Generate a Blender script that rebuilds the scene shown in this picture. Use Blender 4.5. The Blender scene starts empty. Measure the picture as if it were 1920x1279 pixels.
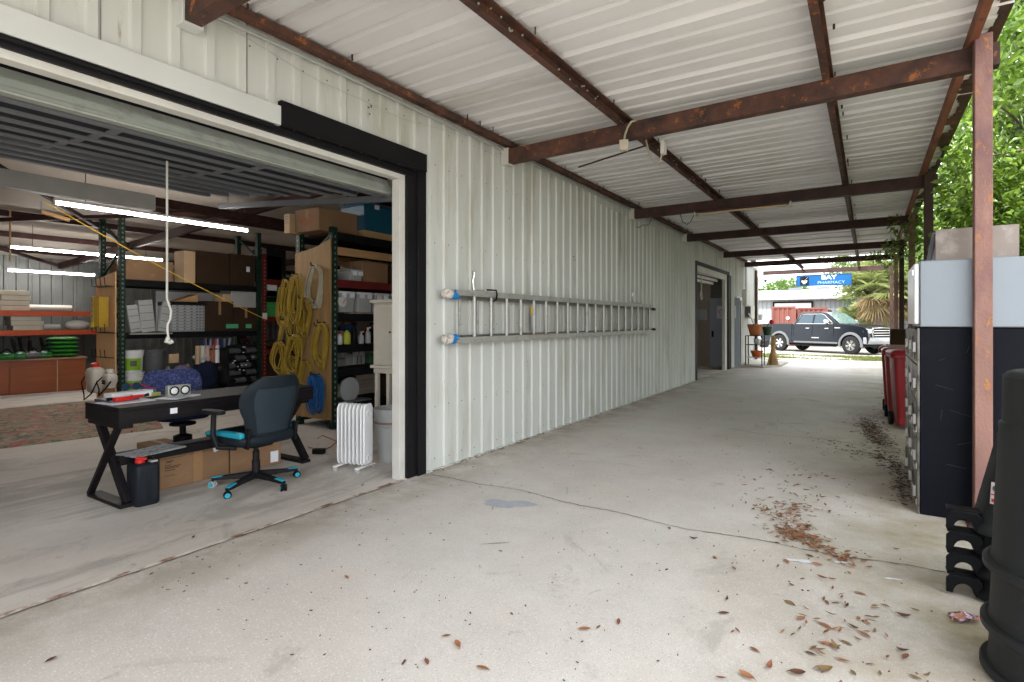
import bpy, math, random
import numpy as np
from mathutils import Vector, Matrix
R = math.radians
rnd = random.Random(11)
sc = bpy.context.scene
COL = sc.collection

# ------------------------------------------------------------------ camera, sky, sun, exposure
FPX, CX, HY, EYE = 1040.0, 960.0, 603.0, 1.45
YAW = math.atan2(668, 1040); SN, CN = math.sin(YAW), math.cos(YAW)
cam = bpy.data.cameras.new("camera"); camo = bpy.data.objects.new("camera", cam); COL.objects.link(camo)
camo.location = (0, 0, EYE); camo.rotation_euler = (R(90), 0, YAW)
cam.sensor_width = 36; cam.lens = FPX / 1920 * 36; cam.shift_y = -(639.5 - HY) / 1920
cam.clip_start = 0.05; cam.clip_end = 2000
sc.camera = camo
SUN_EL, SUN_AZ = 56, 192      # azimuth measured clockwise from +Y
w = bpy.data.worlds.new("World"); sc.world = w; w.use_nodes = True
nt = w.node_tree; nt.nodes.clear()
sky = nt.nodes.new("ShaderNodeTexSky"); sky.sky_type = 'NISHITA'; sky.sun_disc = False
sky.sun_elevation = R(SUN_EL); sky.sun_rotation = R(SUN_AZ); sky.dust_density = 2.5; sky.air_density = 1.0
tc = nt.nodes.new("ShaderNodeTexCoord"); nz = nt.nodes.new("ShaderNodeTexNoise")
nz.inputs['Scale'].default_value = 2.2; nz.inputs['Detail'].default_value = 7; nz.inputs['Roughness'].default_value = .55
mp = nt.nodes.new("ShaderNodeMapping"); mp.inputs['Scale'].default_value = (1, 1, 3.2)
rp = nt.nodes.new("ShaderNodeValToRGB"); rp.color_ramp.elements[0].position = .30; rp.color_ramp.elements[1].position = .52
mx = nt.nodes.new("ShaderNodeMix"); mx.data_type = 'RGBA'; mx.inputs[7].default_value = (13, 13.4, 14, 1)
bg = nt.nodes.new("ShaderNodeBackground"); bg.inputs[1].default_value = 0.11
ow = nt.nodes.new("ShaderNodeOutputWorld"); L = nt.links.new
L(tc.outputs['Generated'], mp.inputs[0]); L(mp.outputs[0], nz.inputs['Vector']); L(nz.outputs[0], rp.inputs[0])
L(rp.outputs[0], mx.inputs[0]); L(sky.outputs[0], mx.inputs[6]); L(mx.outputs[2], bg.inputs[0]); L(bg.outputs[0], ow.inputs[0])
sun = bpy.data.lights.new("sun", 'SUN'); sun.energy = 2.6; sun.angle = R(2.5); sun.color = (1, .965, .91)
suno = bpy.data.objects.new("sun", sun); COL.objects.link(suno)
sd = Vector((math.sin(R(SUN_AZ)) * math.cos(R(SUN_EL)), math.cos(R(SUN_AZ)) * math.cos(R(SUN_EL)), math.sin(R(SUN_EL))))
suno.rotation_euler = sd.to_track_quat('Z', 'Y').to_euler(); suno.location = sd * 60
sc.view_settings.view_transform = 'Standard'; sc.view_settings.look = 'None'
sc.view_settings.exposure = 1.78; sc.view_settings.gamma = 1
sc.cycles.max_bounces = 10; sc.cycles.diffuse_bounces = 6

# ------------------------------------------------------------------ measuring helpers
def ray(u, v):
    r = (u - CX) / FPX
    return (r * CN - SN, r * SN + CN, -(v - HY) / FPX)
def AX(u, v, X):
    d = ray(u, v); t = X / d[0]; return Vector((X, d[1] * t, EYE + d[2] * t))
def AY(u, v, Y):
    d = ray(u, v); t = Y / d[1]; return Vector((d[0] * t, Y, EYE + d[2] * t))
def AG(u, v, z=0):
    d = ray(u, v); t = (z - EYE) / d[2]; return Vector((d[0] * t, d[1] * t, z))

# ------------------------------------------------------------------ materials
MATS = {}
def mat(name, col, rough=.6, metal=0, var=.12, scale=4, bump=0, bscale=None, dirt=None, dth=.6, dscale=3, dsoft=.08, coat=0, spec=.36, stretch=None, dirt2=None, d2th=.62, d2scale=20):
    if name in MATS: return MATS[name]
    if max(col) < .06 and not metal and spec == .36: spec = .16; rough = max(rough, .5); col = tuple(c * .75 for c in col)
    m = bpy.data.materials.new(name); m.use_nodes = True; t = m.node_tree; N = t.nodes; K = t.links.new
    b = N['Principled BSDF']; b.inputs['Roughness'].default_value = rough; b.inputs['Metallic'].default_value = metal
    b.inputs['Specular IOR Level'].default_value = spec
    if coat: b.inputs['Coat Weight'].default_value = coat; b.inputs['Coat Roughness'].default_value = .06
    co = N.new("ShaderNodeTexCoord"); vec = co.outputs['Object']
    if stretch:
        q = N.new("ShaderNodeMapping"); q.inputs['Scale'].default_value = stretch; K(vec, q.inputs[0]); vec = q.outputs[0]
    def noise(s, d=4, r=.55):
        n = N.new("ShaderNodeTexNoise"); n.inputs['Scale'].default_value = s; n.inputs['Detail'].default_value = d
        n.inputs['Roughness'].default_value = r; K(vec, n.inputs['Vector']); return n.outputs[0]
    def mixc(f, a, bcol):
        x = N.new("ShaderNodeMix"); x.data_type = 'RGBA'
        K(f, x.inputs[0])
        for i, c in ((6, a), (7, bcol)):
            if isinstance(c, tuple): x.inputs[i].default_value = (*c[:3], 1)
            else: K(c, x.inputs[i])
        return x.outputs[2]
    def thr(src, th, soft):
        mr = N.new("ShaderNodeMapRange"); mr.inputs[1].default_value = th - soft; mr.inputs[2].default_value = th + soft; K(src, mr.inputs[0]); return mr.outputs[0]
    c1 = tuple(max(0, c * (1 - var)) for c in col); c2 = tuple(min(1, c * (1 + var)) for c in col)
    n1 = noise(scale); cc = mixc(thr(n1, .5, .2), c1, c2)
    if dirt: cc = mixc(thr(noise(dscale, 8, .65), dth, dsoft), cc, dirt)
    if dirt2: cc = mixc(thr(noise(d2scale, 6, .7), d2th, .05), cc, dirt2)
    K(cc, b.inputs['Base Color'])
    rr = N.new("ShaderNodeMapRange"); rr.inputs[3].default_value = max(0, rough - .07); rr.inputs[4].default_value = min(1, rough + .07); K(noise(scale * 3), rr.inputs[0]); K(rr.outputs[0], b.inputs['Roughness'])
    if bump:
        bp = N.new("ShaderNodeBump"); bp.inputs['Strength'].default_value = bump; bp.inputs['Distance'].default_value = .01
        K(noise(bscale or scale * 8, 6), bp.inputs['Height']); K(bp.outputs[0], b.inputs['Normal'])
    MATS[name] = m; return m
def emis(name, col, s):
    if name in MATS: return MATS[name]
    m = bpy.data.materials.new(name); m.use_nodes = True; b = m.node_tree.nodes['Principled BSDF']
    b.inputs['Base Color'].default_value = (*col, 1); b.inputs['Emission Color'].default_value = (*col, 1); b.inputs['Emission Strength'].default_value = s
    MATS[name] = m; return m
def glass(name, col=(.6, .7, .75), rough=.03, tr=.6, alpha=1):
    if name in MATS: return MATS[name]
    m = bpy.data.materials.new(name); m.use_nodes = True; b = m.node_tree.nodes['Principled BSDF']
    b.inputs['Base Color'].default_value = (*col, 1); b.inputs['Roughness'].default_value = rough
    b.inputs['Transmission Weight'].default_value = tr; b.inputs['IOR'].default_value = 1.45
    MATS[name] = m; return m
def leafmat(name, c1, c2, rough=.45, trans=.35, sc_=3):
    if name in MATS: return MATS[name]
    m = bpy.data.materials.new(name); m.use_nodes = True; t = m.node_tree; N = t.nodes; K = t.links.new
    b = N['Principled BSDF']; b.inputs['Roughness'].default_value = rough
    co = N.new("ShaderNodeTexCoord"); n = N.new("ShaderNodeTexNoise"); n.inputs['Scale'].default_value = sc_; n.inputs['Detail'].default_value = 5
    K(co.outputs['Object'], n.inputs['Vector'])
    g = N.new("ShaderNodeNewGeometry"); a = N.new("ShaderNodeMath"); a.operation = 'MULTIPLY_ADD'; a.inputs[1].default_value = .6
    K(g.outputs['Random Per Island'], a.inputs[0])
    s = N.new("ShaderNodeMath"); s.operation = 'SUBTRACT'; s.inputs[1].default_value = .28; K(n.outputs[0], s.inputs[0]); K(s.outputs[0], a.inputs[2])
    x = N.new("ShaderNodeMix"); x.data_type = 'RGBA'; K(a.outputs[0], x.inputs[0]); x.inputs[6].default_value = (*c1, 1); x.inputs[7].default_value = (*c2, 1)
    K(x.outputs[2], b.inputs['Base Color'])
    tr = N.new("ShaderNodeBsdfTranslucent"); K(x.outputs[2], tr.inputs[0])
    ms = N.new("ShaderNodeMixShader"); ms.inputs[0].default_value = trans; o = N['Material Output']
    K(b.outputs[0], ms.inputs[1]); K(tr.outputs[0], ms.inputs[2]); K(ms.outputs[0], o.inputs[0])
    MATS[name] = m; return m

# concrete: large tone drift, fine aggregate specks, scuffs; stains that have a shape of their own
def concrete(name, base, warm, dark, speck=1.0, moss=None, stretch=(1, 1, 1), scuff=.66):
    m = bpy.data.materials.new(name); m.use_nodes = True; t = m.node_tree; N = t.nodes; K = t.links.new
    b = N['Principled BSDF']; co = N.new("ShaderNodeTexCoord"); v0 = co.outputs['Object']
    q = N.new("ShaderNodeMapping"); q.inputs['Scale'].default_value = stretch; K(v0, q.inputs[0]); vs = q.outputs[0]
    def noise(vec, s, d=5, r=.6, dist=0):
        n = N.new("ShaderNodeTexNoise"); n.inputs['Scale'].default_value = s; n.inputs['Detail'].default_value = d; n.inputs['Roughness'].default_value = r
        n.inputs['Distortion'].default_value = dist; K(vec, n.inputs['Vector']); return n.outputs[0]
    def rng(s, a, b_, lo=0, hi=1):
        r = N.new("ShaderNodeMapRange"); r.inputs[1].default_value = a; r.inputs[2].default_value = b_; r.inputs[3].default_value = lo; r.inputs[4].default_value = hi; K(s, r.inputs[0]); return r.outputs[0]
    def mix(f, a, c):
        x = N.new("ShaderNodeMix"); x.data_type = 'RGBA'; K(f, x.inputs[0])
        for i, cc in ((6, a), (7, c)):
            if isinstance(cc, tuple): x.inputs[i].default_value = (*cc, 1)
            else: K(cc, x.inputs[i])
        return x.outputs[2]
    c = mix(rng(noise(v0, .55, 6, .6, .6), .36, .66), base, warm)
    c = mix(rng(noise(v0, 2.4, 8, .7), .42, .72, 0, .42), c, tuple(x * .72 for x in base)); c = mix(rng(noise(v0, .23, 5, .6, .4), .47, .68, 0, .38), c, tuple(x * .68 for x in warm))
    c = mix(rng(noise(vs, 1.5, 9, .68, 1.4), scuff, scuff + .12, 0, .45), c, dark)
    c = mix(rng(noise(v0, 9, 6, .7), .62, .72, 0, .35), c, dark)
    vo = N.new("ShaderNodeTexVoronoi"); vo.inputs['Scale'].default_value = 78; K(v0, vo.inputs['Vector'])
    c = mix(rng(vo.outputs['Distance'], .12, .26, .62 * speck, 0), c, tuple(x * .45 for x in base))
    v2 = N.new("ShaderNodeTexVoronoi"); v2.inputs['Scale'].default_value = 62; K(v0, v2.inputs['Vector'])
    c = mix(rng(v2.outputs['Distance'], .14, .30, .6 * speck, 0), c, tuple(min(.85, x * 1.45) for x in base))
    c = mix(rng(noise(v0, 180, 2, .8), .62, .68, 0, .6 * speck), c, tuple(x * .3 for x in base))
    c = mix(rng(noise(v0, 38, 4, .75), .68, .72, 0, .6), c, dark)
    c = mix(rng(noise(v0, 1.15, 9, .72, .9), .585, .66, 0, .34), c, dark)
    c = mix(rng(noise(v0, 4.7, 7, .7, .5), .64, .70, 0, .42), c, dark)
    if moss:
        sw = N.new("ShaderNodeSeparateXYZ"); K(v0, sw.inputs[0]); fw = rng(sw.outputs[0], -2.83, -3.55); nw = rng(noise(v0, 2.6, 8, .7), .36, .60)
        mw = N.new("ShaderNodeMath"); mw.operation = 'MULTIPLY'; K(fw, mw.inputs[0]); K(nw, mw.inputs[1]); c = mix(mw.outputs[0], c, (.36, .315, .25))
        sx = N.new("ShaderNodeSeparateXYZ"); K(v0, sx.inputs[0])
        f = rng(sx.outputs[0], moss[0], moss[1]); n = rng(noise(v0, 1.7, 9, .7), .34, .66)
        mu = N.new("ShaderNodeMath"); mu.operation = 'MULTIPLY'; K(f, mu.inputs[0]); K(n, mu.inputs[1])
        c = mix(mu.outputs[0], c, moss[2])
    K(c, b.inputs['Base Color']); K(rng(noise(v0, 3), .3, .7, .62, .9), b.inputs['Roughness']); b.inputs['Specular IOR Level'].default_value = .35
    bp = N.new("ShaderNodeBump"); bp.inputs['Strength'].default_value = .5; bp.inputs['Distance'].default_value = .004
    K(noise(v0, 120, 5, .75), bp.inputs['Height']); K(bp.outputs[0], b.inputs['Normal'])
    MATS[name] = m; return m

M_slab = concrete("drive_concrete", (.72, .69, .65), (.66, .595, .535), (.27, .24, .21), 1.0, moss=(-.9, .45, (.34, .285, .17)))
M_floor = concrete("shop_concrete", (.74, .695, .64), (.66, .59, .52), (.20, .18, .15), .35, stretch=(1, .28, 1), scuff=.50)
M_wall = mat("painted_steel_siding", (.565, .575, .54), .42, 0, .07, 1.8, stretch=(1, 1, .16), dirt=(.40, .385, .31), dth=.62, dscale=3.2, dsoft=.10, dirt2=(.24, .19, .13), d2th=.70, d2scale=15)
M_wall2 = mat("siding_lap_trim", (.56, .575, .55), .42, 0, .04, 2, dirt=(.35, .30, .2), dth=.74, dscale=5)
M_soffit = mat("roof_sheet_paint", (.78, .765, .77), .45, 0, .09, .8, dirt=(.48, .43, .38), dth=.68, dscale=1.1, dsoft=.14, dirt2=(.25, .12, .05), d2th=.76, d2scale=9, bump=.1, bscale=3, stretch=(.25, 1, 1))
M_rust = mat("rusty_red_oxide", (.105, .046, .031), .72, 0, .25, 2.5, bump=.5, bscale=60, dirt=(.035, .022, .02), dth=.52, dscale=4, dsoft=.12, dirt2=(.34, .12, .035), d2th=.63, d2scale=11)
M_rustdark = mat("dark_rusty_steel", (.060, .028, .024), .7, 0, .3, 2.5, bump=.5, bscale=60, dirt=(.035, .02, .018), dth=.55, dscale=4, dirt2=(.3, .1, .04), d2th=.7, d2scale=12)
M_postrust = mat("faded_rust_post", (.285, .155, .125), .7, 0, .2, 3, bump=.6, bscale=90, dirt=(.17, .09, .095), dth=.57, dscale=4, dsoft=.1, dirt2=(.46, .20, .06), d2th=.63, d2scale=16, stretch=(1, 1, .5))
M_black = mat("black_trim_paint", (.011, .010, .012), .45, 0, .2, 3, dirt=(.06, .055, .05), dth=.72, dscale=14)
M_frame = mat("weathered_white_frame", (.58, .565, .52), .55, 0, .08, 3, dirt=(.42, .35, .2), dth=.66, dscale=4, dirt2=(.12, .1, .08), d2th=.74, d2scale=26)
M_doorpnl = mat("grey_green_door_panel", (.30, .32, .28), .5, 0, .1, 2, dirt=(.22, .22, .19), dth=.6, dscale=5)
M_galv = mat("galvanised_steel", (.16, .17, .19), .42, .3, .12, 2)
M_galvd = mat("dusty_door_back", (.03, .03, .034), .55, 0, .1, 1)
M_purple = mat("oxide_steel_inside", (.055, .024, .020), .6, 0, .2, 3, dirt=(.07, .03, .03), dth=.6, dscale=5)
M_insul = mat("white_insulation", (.60, .535, .47), .7, 0, .07, 1.5, bump=.5, bscale=4, dirt=(.38, .31, .24), dth=.66, dscale=1.4)
M_backwall = mat("grey_back_siding", (.17, .18, .175), .5, .2, .15, 2)
M_alu = mat("aluminium", (.44, .435, .41), .42, .5, .1, 8, dirt=(.3, .29, .27), dth=.63, dscale=12)
M_alu2 = mat("dull_aluminium", (.30, .295, .28), .5, .5, .12, 8, dirt=(.2, .19, .18), dth=.6, dscale=14)
M_ply = mat("plywood", (.30, .18, .072), .65, 0, .14, 2.4, stretch=(8, 8, .7), dirt=(.42, .26, .11), dth=.6, dscale=1.6, dirt2=(.2, .1, .04), d2th=.76, d2scale=5)
M_wood = mat("lumber", (.46, .27, .12), .65, 0, .15, 3, stretch=(6, .6, 6))
M_card = mat("cardboard", (.25, .145, .075), .8, 0, .07, 3, dirt=(.33, .2, .1), dth=.66, dscale=6)
M_cardd = mat("brown_dark_cardboard", (.055, .032, .018), .8, 0, .12, 3)
M_cardl = mat("light_cardboard", (.50, .35, .21), .8, 0, .08, 3)
M_tape = mat("packing_tape", (.33, .19, .09), .3, 0, .1, 3)
M_green = mat("dark_green_rack", (.014, .040, .026), .5, 0, .2, 6, dirt=(.09, .09, .07), dth=.68, dscale=20)
M_redrack = mat("red_rack_steel", (.13, .012, .010), .45, 0, .2, 6)
M_orange = mat("orange_rack_beam", (.52, .085, .025), .5, 0, .12, 4)
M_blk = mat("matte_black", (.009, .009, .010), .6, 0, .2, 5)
M_blkpl = mat("black_plastic", (.014, .014, .016), .42, 0, .15, 5)
M_desk = mat("charcoal_woodgrain", (.014, .0115, .013), .5, 0, .3, 3, stretch=(8, .8, 8))
M_leath = mat("slate_leatherette", (.014, .022, .029), .38, 0, .12, 5, bump=.15, bscale=120)
M_turq = mat("turquoise_plastic", (.02, .33, .44), .4, 0, .08, 5)
M_white = mat("white_enamel", (.74, .74, .74), .35, 0, .03, 4)
M_paper = mat("paper", (.74, .75, .80), .8, 0, .04, 8)
M_greyp = mat("grey_plastic", (.40, .41, .40), .45, 0, .08, 5)
M_grey_d = mat("dark_grey_bin", (.09, .095, .10), .45, 0, .15, 5)
M_red = mat("red_plastic", (.55, .02, .015), .35, 0, .1, 5)
M_binred = mat("wheelie_bin_red", (.22, .009, .013), .38, 0, .12, 3, dirt=(.2, .05, .05), dth=.7, dscale=8)
M_yel = mat("yellow_hose", (.31, .20, .022), .5, 0, .2, 8)
M_yelb = mat("yellow_plastic", (.72, .45, .04), .5, 0, .1, 8)
M_hosegr = mat("pale_grey_hose", (.36, .33, .24), .5, 0, .15, 8)
M_blue = mat("blue_hose", (.008, .09, .27), .45, 0, .2, 8)
M_teal = mat("blue_tote", (.006, .085, .15), .4, 0, .1, 5)
M_cabw = mat("cream_cabinet_paint", (.58, .54, .45), .5, 0, .04, 4)
M_locker = mat("black_locker_steel", (.0040, .0052, .0095), .6, .0, .25, 2, spec=.12, dirt=(.008, .010, .014), dth=.62, dscale=3, dirt2=(.2, .2, .2), d2th=.78, d2scale=30)
M_lockdoor = mat("locker_door_grey", (.17, .16, .145), .38, .4, .25, 3, dirt=(.06, .05, .045), dth=.56, dscale=7)
M_chrome = mat("chrome", (.72, .72, .7), .18, 1, .05, 6)
M_grcab = mat("blue_grey_cabinet", (.235, .265, .295), .42, .2, .04, 1)
M_brsheet = mat("brown_galvanised_sheet", (.23, .19, .165), .45, .4, .15, 2, dirt=(.33, .3, .27), dth=.62, dscale=9)
M_can = mat("charcoal_can_plastic", (.026, .028, .029), .40, 0, .15, 3, dirt=(.06, .062, .06), dth=.70, dscale=18)
M_canb = mat("black_bin_plastic", (.007, .008, .010), .36, 0, .15, 4)
M_terra = mat("terracotta", (.50, .17, .06), .7, 0, .12, 8)
M_sign = mat("sign_blue", (.004, .095, .28), .5, 0, .05, 3)
M_grass = mat("dry_grass", (.20, .21, .06), .9, 0, .3, 3)

# ------------------------------------------------------------------ mesh builder
def basis(d):
    d = Vector(d).normalized(); a = Vector((0, 0, 1)) if abs(d.z) < .9 else Vector((1, 0, 0))
    x = d.cross(a).normalized(); return x, x.cross(d).normalized()
class B:
    def __init__(s): s.v = []; s.f = []
    def add(s, vs, fs):
        o = len(s.v); s.v += [tuple(p) for p in vs]; s.f += [tuple(i + o for i in f) for f in fs]; return s
    def box(s, x0, x1, y0, y1, z0, z1, M=None):
        p = [Vector(q) for q in ((x0, y0, z0), (x1, y0, z0), (x1, y1, z0), (x0, y1, z0), (x0, y0, z1), (x1, y0, z1), (x1, y1, z1), (x0, y1, z1))]
        if M is not None: p = [M @ q for q in p]
        return s.add(p, [(0, 3, 2, 1), (4, 5, 6, 7), (0, 1, 5, 4), (1, 2, 6, 5), (2, 3, 7, 6), (3, 0, 4, 7)])
    def cb(s, c, sz, rz=0, M=None):
        T = Matrix.Translation(c) @ Matrix.Rotation(rz, 4, 'Z')
        if M is not None: T = T @ M
        return s.box(-sz[0] / 2, sz[0] / 2, -sz[1] / 2, sz[1] / 2, -sz[2] / 2, sz[2] / 2, T)
    def bar(s, a, b, wx, wz, up=(0, 0, 1)):
        a = Vector(a); b = Vector(b); d = (b - a); l = d.length; d.normalize(); u = Vector(up)
        x = d.cross(u)
        if x.length < 1e-4: x = d.cross(Vector((1, 0, 0)))
        x.normalize(); z = x.cross(d)
        M = Matrix((x, d, z)).transposed().to_4x4(); M.translation = a
        return s.box(-wx / 2, wx / 2, 0, l, -wz / 2, wz / 2, M)
    def tube(s, pts, r, n=8, cap=True, closed=False):
        P = [Vector(p) for p in pts]; m = len(P); rr = r if isinstance(r, (list, tuple)) else [r] * m
        vs = []; x = None
        for i in range(m):
            if closed: d = P[(i + 1) % m] - P[i - 1]
            else: d = P[min(i + 1, m - 1)] - P[max(i - 1, 0)]
            if d.length < 1e-9: d = Vector((0, 0, 1))
            d.normalize()
            if x is None: x, y = basis(d)
            x = (x - d * x.dot(d))
            if x.length < 1e-5: x, y = basis(d)
            x.normalize(); y = d.cross(x)
            for k in range(n):
                a = 2 * math.pi * k / n; vs.append(P[i] + (x * math.cos(a) + y * math.sin(a)) * rr[i])
        fs = []
        for i in range(m if closed else m - 1):
            j = (i + 1) % m
            for k in range(n):
                l = (k + 1) % n; fs.append((i * n + k, i * n + l, j * n + l, j * n + k))
        if cap and not closed: fs += [tuple(range(n))[::-1], tuple((m - 1) * n + k for k in range(n))]
        return s.add(vs, fs)
    def lathe(s, prof, c=(0, 0, 0), n=24, M=None, sx=1, sy=1, cap=True):
        vs = []; c = Vector(c)
        for r, z in prof:
            for k in range(n):
                a = 2 * math.pi * k / n; p = Vector((r * math.cos(a) * sx, r * math.sin(a) * sy, z))
                if M is not None: p = M @ p
                vs.append(p + c)
        fs = []; m = len(prof)
        for i in range(m - 1):
            for k in range(n):
                l = (k + 1) % n; fs.append((i * n + k, i * n + l, (i + 1) * n + l, (i + 1) * n + k))
        if cap and prof[0][0] > 1e-4: fs.append(tuple(range(n))[::-1])
        if cap and prof[-1][0] > 1e-4: fs.append(tuple((m - 1) * n + k for k in range(n)))
        return s.add(vs, fs)
    def prism(s, poly, a, b, ax='y', M=None):
        def f(p, t):
            q = {'x': (t, p[0], p[1]), 'y': (p[0], t, p[1]), 'z': (p[0], p[1], t)}[ax]
            q = Vector(q); return M @ q if M is not None else q
        n = len(poly); vs = [f(p, a) for p in poly] + [f(p, b) for p in poly]
        return s.add(vs, [tuple(range(n)), tuple(range(2 * n - 1, n - 1, -1))] + [(i, i + n, (i + 1) % n + n, (i + 1) % n) for i in range(n)])
    def loft(s, rings, cap=True):
        n = len(rings[0]); vs = [p for r in rings for p in r]; fs = []
        for i in range(len(rings) - 1):
            for k in range(n):
                l = (k + 1) % n; fs.append((i * n + k, i * n + l, (i + 1) * n + l, (i + 1) * n + k))
        if cap: fs += [tuple(range(n))[::-1], tuple((len(rings) - 1) * n + k for k in range(n))]
        return s.add(vs, fs)
    def quad(s, a, b, c, d): return s.add([a, b, c, d], [(0, 1, 2, 3)])
    def obj(s, name, m, parent=None, bevel=0, seg=2, ang=35, world=True, fix=True):
        me = bpy.data.meshes.new(name); off = Vector((0, 0, 0)); v = s.v
        if parent is not None and world:
            r = parent
            while r is not None: off += r.location; r = r.parent
        if off.length > 0: v = [(p[0] - off.x, p[1] - off.y, p[2] - off.z) for p in v]
        me.from_pydata([tuple(p) for p in v], [], s.f); me.update()
        if fix:
            import bmesh
            bm = bmesh.new(); bm.from_mesh(me); bmesh.ops.recalc_face_normals(bm, faces=bm.faces); bm.to_mesh(me); bm.free()
        me.polygons.foreach_set('use_smooth', [True] * len(me.polygons)); me.set_sharp_from_angle(angle=R(ang))
        o = bpy.data.objects.new(name, me); COL.objects.link(o); me.materials.append(m)
        if parent is not None: o.parent = parent
        if bevel:
            bv = o.modifiers.new("bevel", 'BEVEL'); bv.width = bevel; bv.segments = seg; bv.limit_method = 'ANGLE'; bv.angle_limit = R(40)
        return o
def thing(name, label, cat, loc=(0, 0, 0), group=None, rz=0):
    o = bpy.data.objects.new(name, None); COL.objects.link(o); o.empty_display_size = .1
    o.location = loc; o.rotation_euler.z = rz; o['label'] = label; o['category'] = cat
    if group: o['group'] = group
    return o
def tag(o, label, cat, group=None):
    o['label'] = label; o['category'] = cat
    if group: o['group'] = group
    return o
def struct(o): o['kind'] = 'structure'; return o
def lab(o, l): o['label'] = l; return o
def dup(root, loc, rz=None, label=None):
    r = root.copy(); COL.objects.link(r); r.location = loc
    if rz is not None: r.rotation_euler.z = rz
    if label: r['label'] = label
    for ch in list(root.children):
        c = ch.copy(); COL.objects.link(c); c.parent = r
        for g in list(ch.children):
            d = g.copy(); COL.objects.link(d); d.parent = c
    return r
def text(name, s, size, m, M, parent=None, ext=.002, sx=1, align='CENTER', bold=0):
    cu = bpy.data.curves.new(name, 'FONT'); cu.body = s; cu.size = size; cu.extrude = ext; cu.align_x = align; cu.align_y = 'CENTER'; cu.offset = bold
    t = bpy.data.objects.new("tmp", cu); COL.objects.link(t); bpy.context.view_layer.update()
    me = bpy.data.meshes.new_from_object(t.evaluated_get(bpy.context.evaluated_depsgraph_get())); bpy.data.objects.remove(t)
    me.transform(Matrix.Diagonal((sx, 1, 1, 1)))
    off = Vector((0, 0, 0)); r = parent
    while r is not None: off += r.location; r = r.parent
    me.transform(Matrix.Translation(-off) @ M)
    me.materials.clear(); me.materials.append(m); me.name = name
    o = bpy.data.objects.new(name, me); COL.objects.link(o)
    if parent: o.parent = parent
    return o
def facing(p, n, up=(0, 0, 1)):   # matrix whose local XY plane faces n, local +Y is up
    n = Vector(n).normalized(); u = Vector(up); x = u.cross(n).normalized(); y = n.cross(x)
    M = Matrix((x, y, n)).transposed().to_4x4(); M.translation = Vector(p); return M

# ================================================================== SETTING
W = -3.58; YS, YE = -2.1, 22.95  # unseen near end cut short so sunlit ground bounces light under the roof
# ground
def sheet(x0, x1, y0, y1, z, nx=1, ny=1):
    b = B(); xs = [x0 + (x1 - x0) * i / nx for i in range(nx + 1)]; ys = [y0 + (y1 - y0) * i / ny for i in range(ny + 1)]
    b.add([(x, y, z) for y in ys for x in xs], [(j * (nx + 1) + i, j * (nx + 1) + i + 1, (j + 1) * (nx + 1) + i + 1, (j + 1) * (nx + 1) + i) for j in range(ny) for i in range(nx)]); return b
M_dirt = mat("pale_gravel", (.36, .335, .285), .9, 0, .15, .6, bump=.6, bscale=30, dirt=(.22, .2, .13), dth=.6, dscale=.8, dirt2=(.2, .18, .14), d2th=.62, d2scale=40)
M_soil = mat("leafy_soil", (.10, .075, .05), .95, 0, .3, 3, bump=.8, bscale=30, dirt=(.2, .15, .08), dth=.58, dscale=14)
struct(sheet(-600, 600, -600, 900, -.12).obj("ground", M_dirt))
struct(B().box(W + .006, 1.25, YS, 22.7, -.3, 0).obj("concrete_driveway", M_slab))
struct(B().box(-16.6, W, YS, YE, -.3, 0.004).obj("floor", M_floor))
struct(sheet(1.25, 30, 4.5, 24, -.06, 1, 1).obj("shaded_soil", M_soil))
# concrete apron / access road where the truck stands
M_road = concrete("worn_road", (.36, .345, .31), (.33, .30, .25), (.2, .18, .15), .8)
struct(B().box(-40, 30, 25.0, 37.5, -.3, -.085).obj("access_road", M_road))

# ---- the warehouse
wh = thing('metal_warehouse', 'long metal-sided warehouse in pale green paint with an open roll-up door', 'warehouse', (W, 8, 0))
PIT = .2155; RW = .036; RH = .020
def ribpts(y0, y1, h=RH, pit=PIT, rw=RW):
    out = []; k0 = math.floor((y0 - 1.31) / pit) - 1
    k = k0
    while 1.31 + k * pit < y1 + pit:
        c = 1.31 + k * pit
        lap = (k % 4 == 0)
        for dy, d in ((-rw, 0), (-rw * .7, h), (rw * .7, h), (rw, 0)): out.append((c + dy, d))
        if lap: out += [(c + rw + .002, .0), (c + rw + .003, -.016), (c + rw + .011, -.016), (c + rw + .012, 0)]
        else: out += [(c + pit * .33, 0), (c + pit * .36, .0025), (c + pit * .42, .0025), (c + pit * .45, 0)] if False else []
        k += 1
    out = [p for p in out if y0 < p[0] < y1]
    return [(y0, out[0][1] if False else 0)] + out + [(y1, 0)]
def siding(b, y0, y1, z0, z1, x=W, h=RH, sgn=1):
    pts = ribpts(y0, y1, h); n = len(pts)
    zs = [z0, z1]
    b.add([(x + d * sgn, y, z) for z in zs for y, d in pts], [(i, i + 1, n + i + 1, n + i) for i in range(n - 1)])
D1 = (-.35, 3.70, 2.80); T1 = 4.01     # door one: y range, head height, outer edge of black trim
D2 = (14.05, 17.45, 2.80); D3 = (18.85, 19.75, 2.2)
b = B(); siding(b, YS, -.8, 0, 3.62); siding(b, -.8, T1 - .04, 2.86, 3.62)
siding(b, T1 - .04, 9.06, 0.0, 3.62); siding(b, 9.06, 13.92, 0, 3.62); siding(b, 13.92, 17.95, 2.95, 3.62)
siding(b, 17.95, 18.74, 0, 3.62); siding(b, 18.74, 19.84, 2.24, 3.62); siding(b, 19.84, YE, 0, 3.62)
b.obj('wall', M_wall, wh, fix=False, ang=25)
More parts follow.
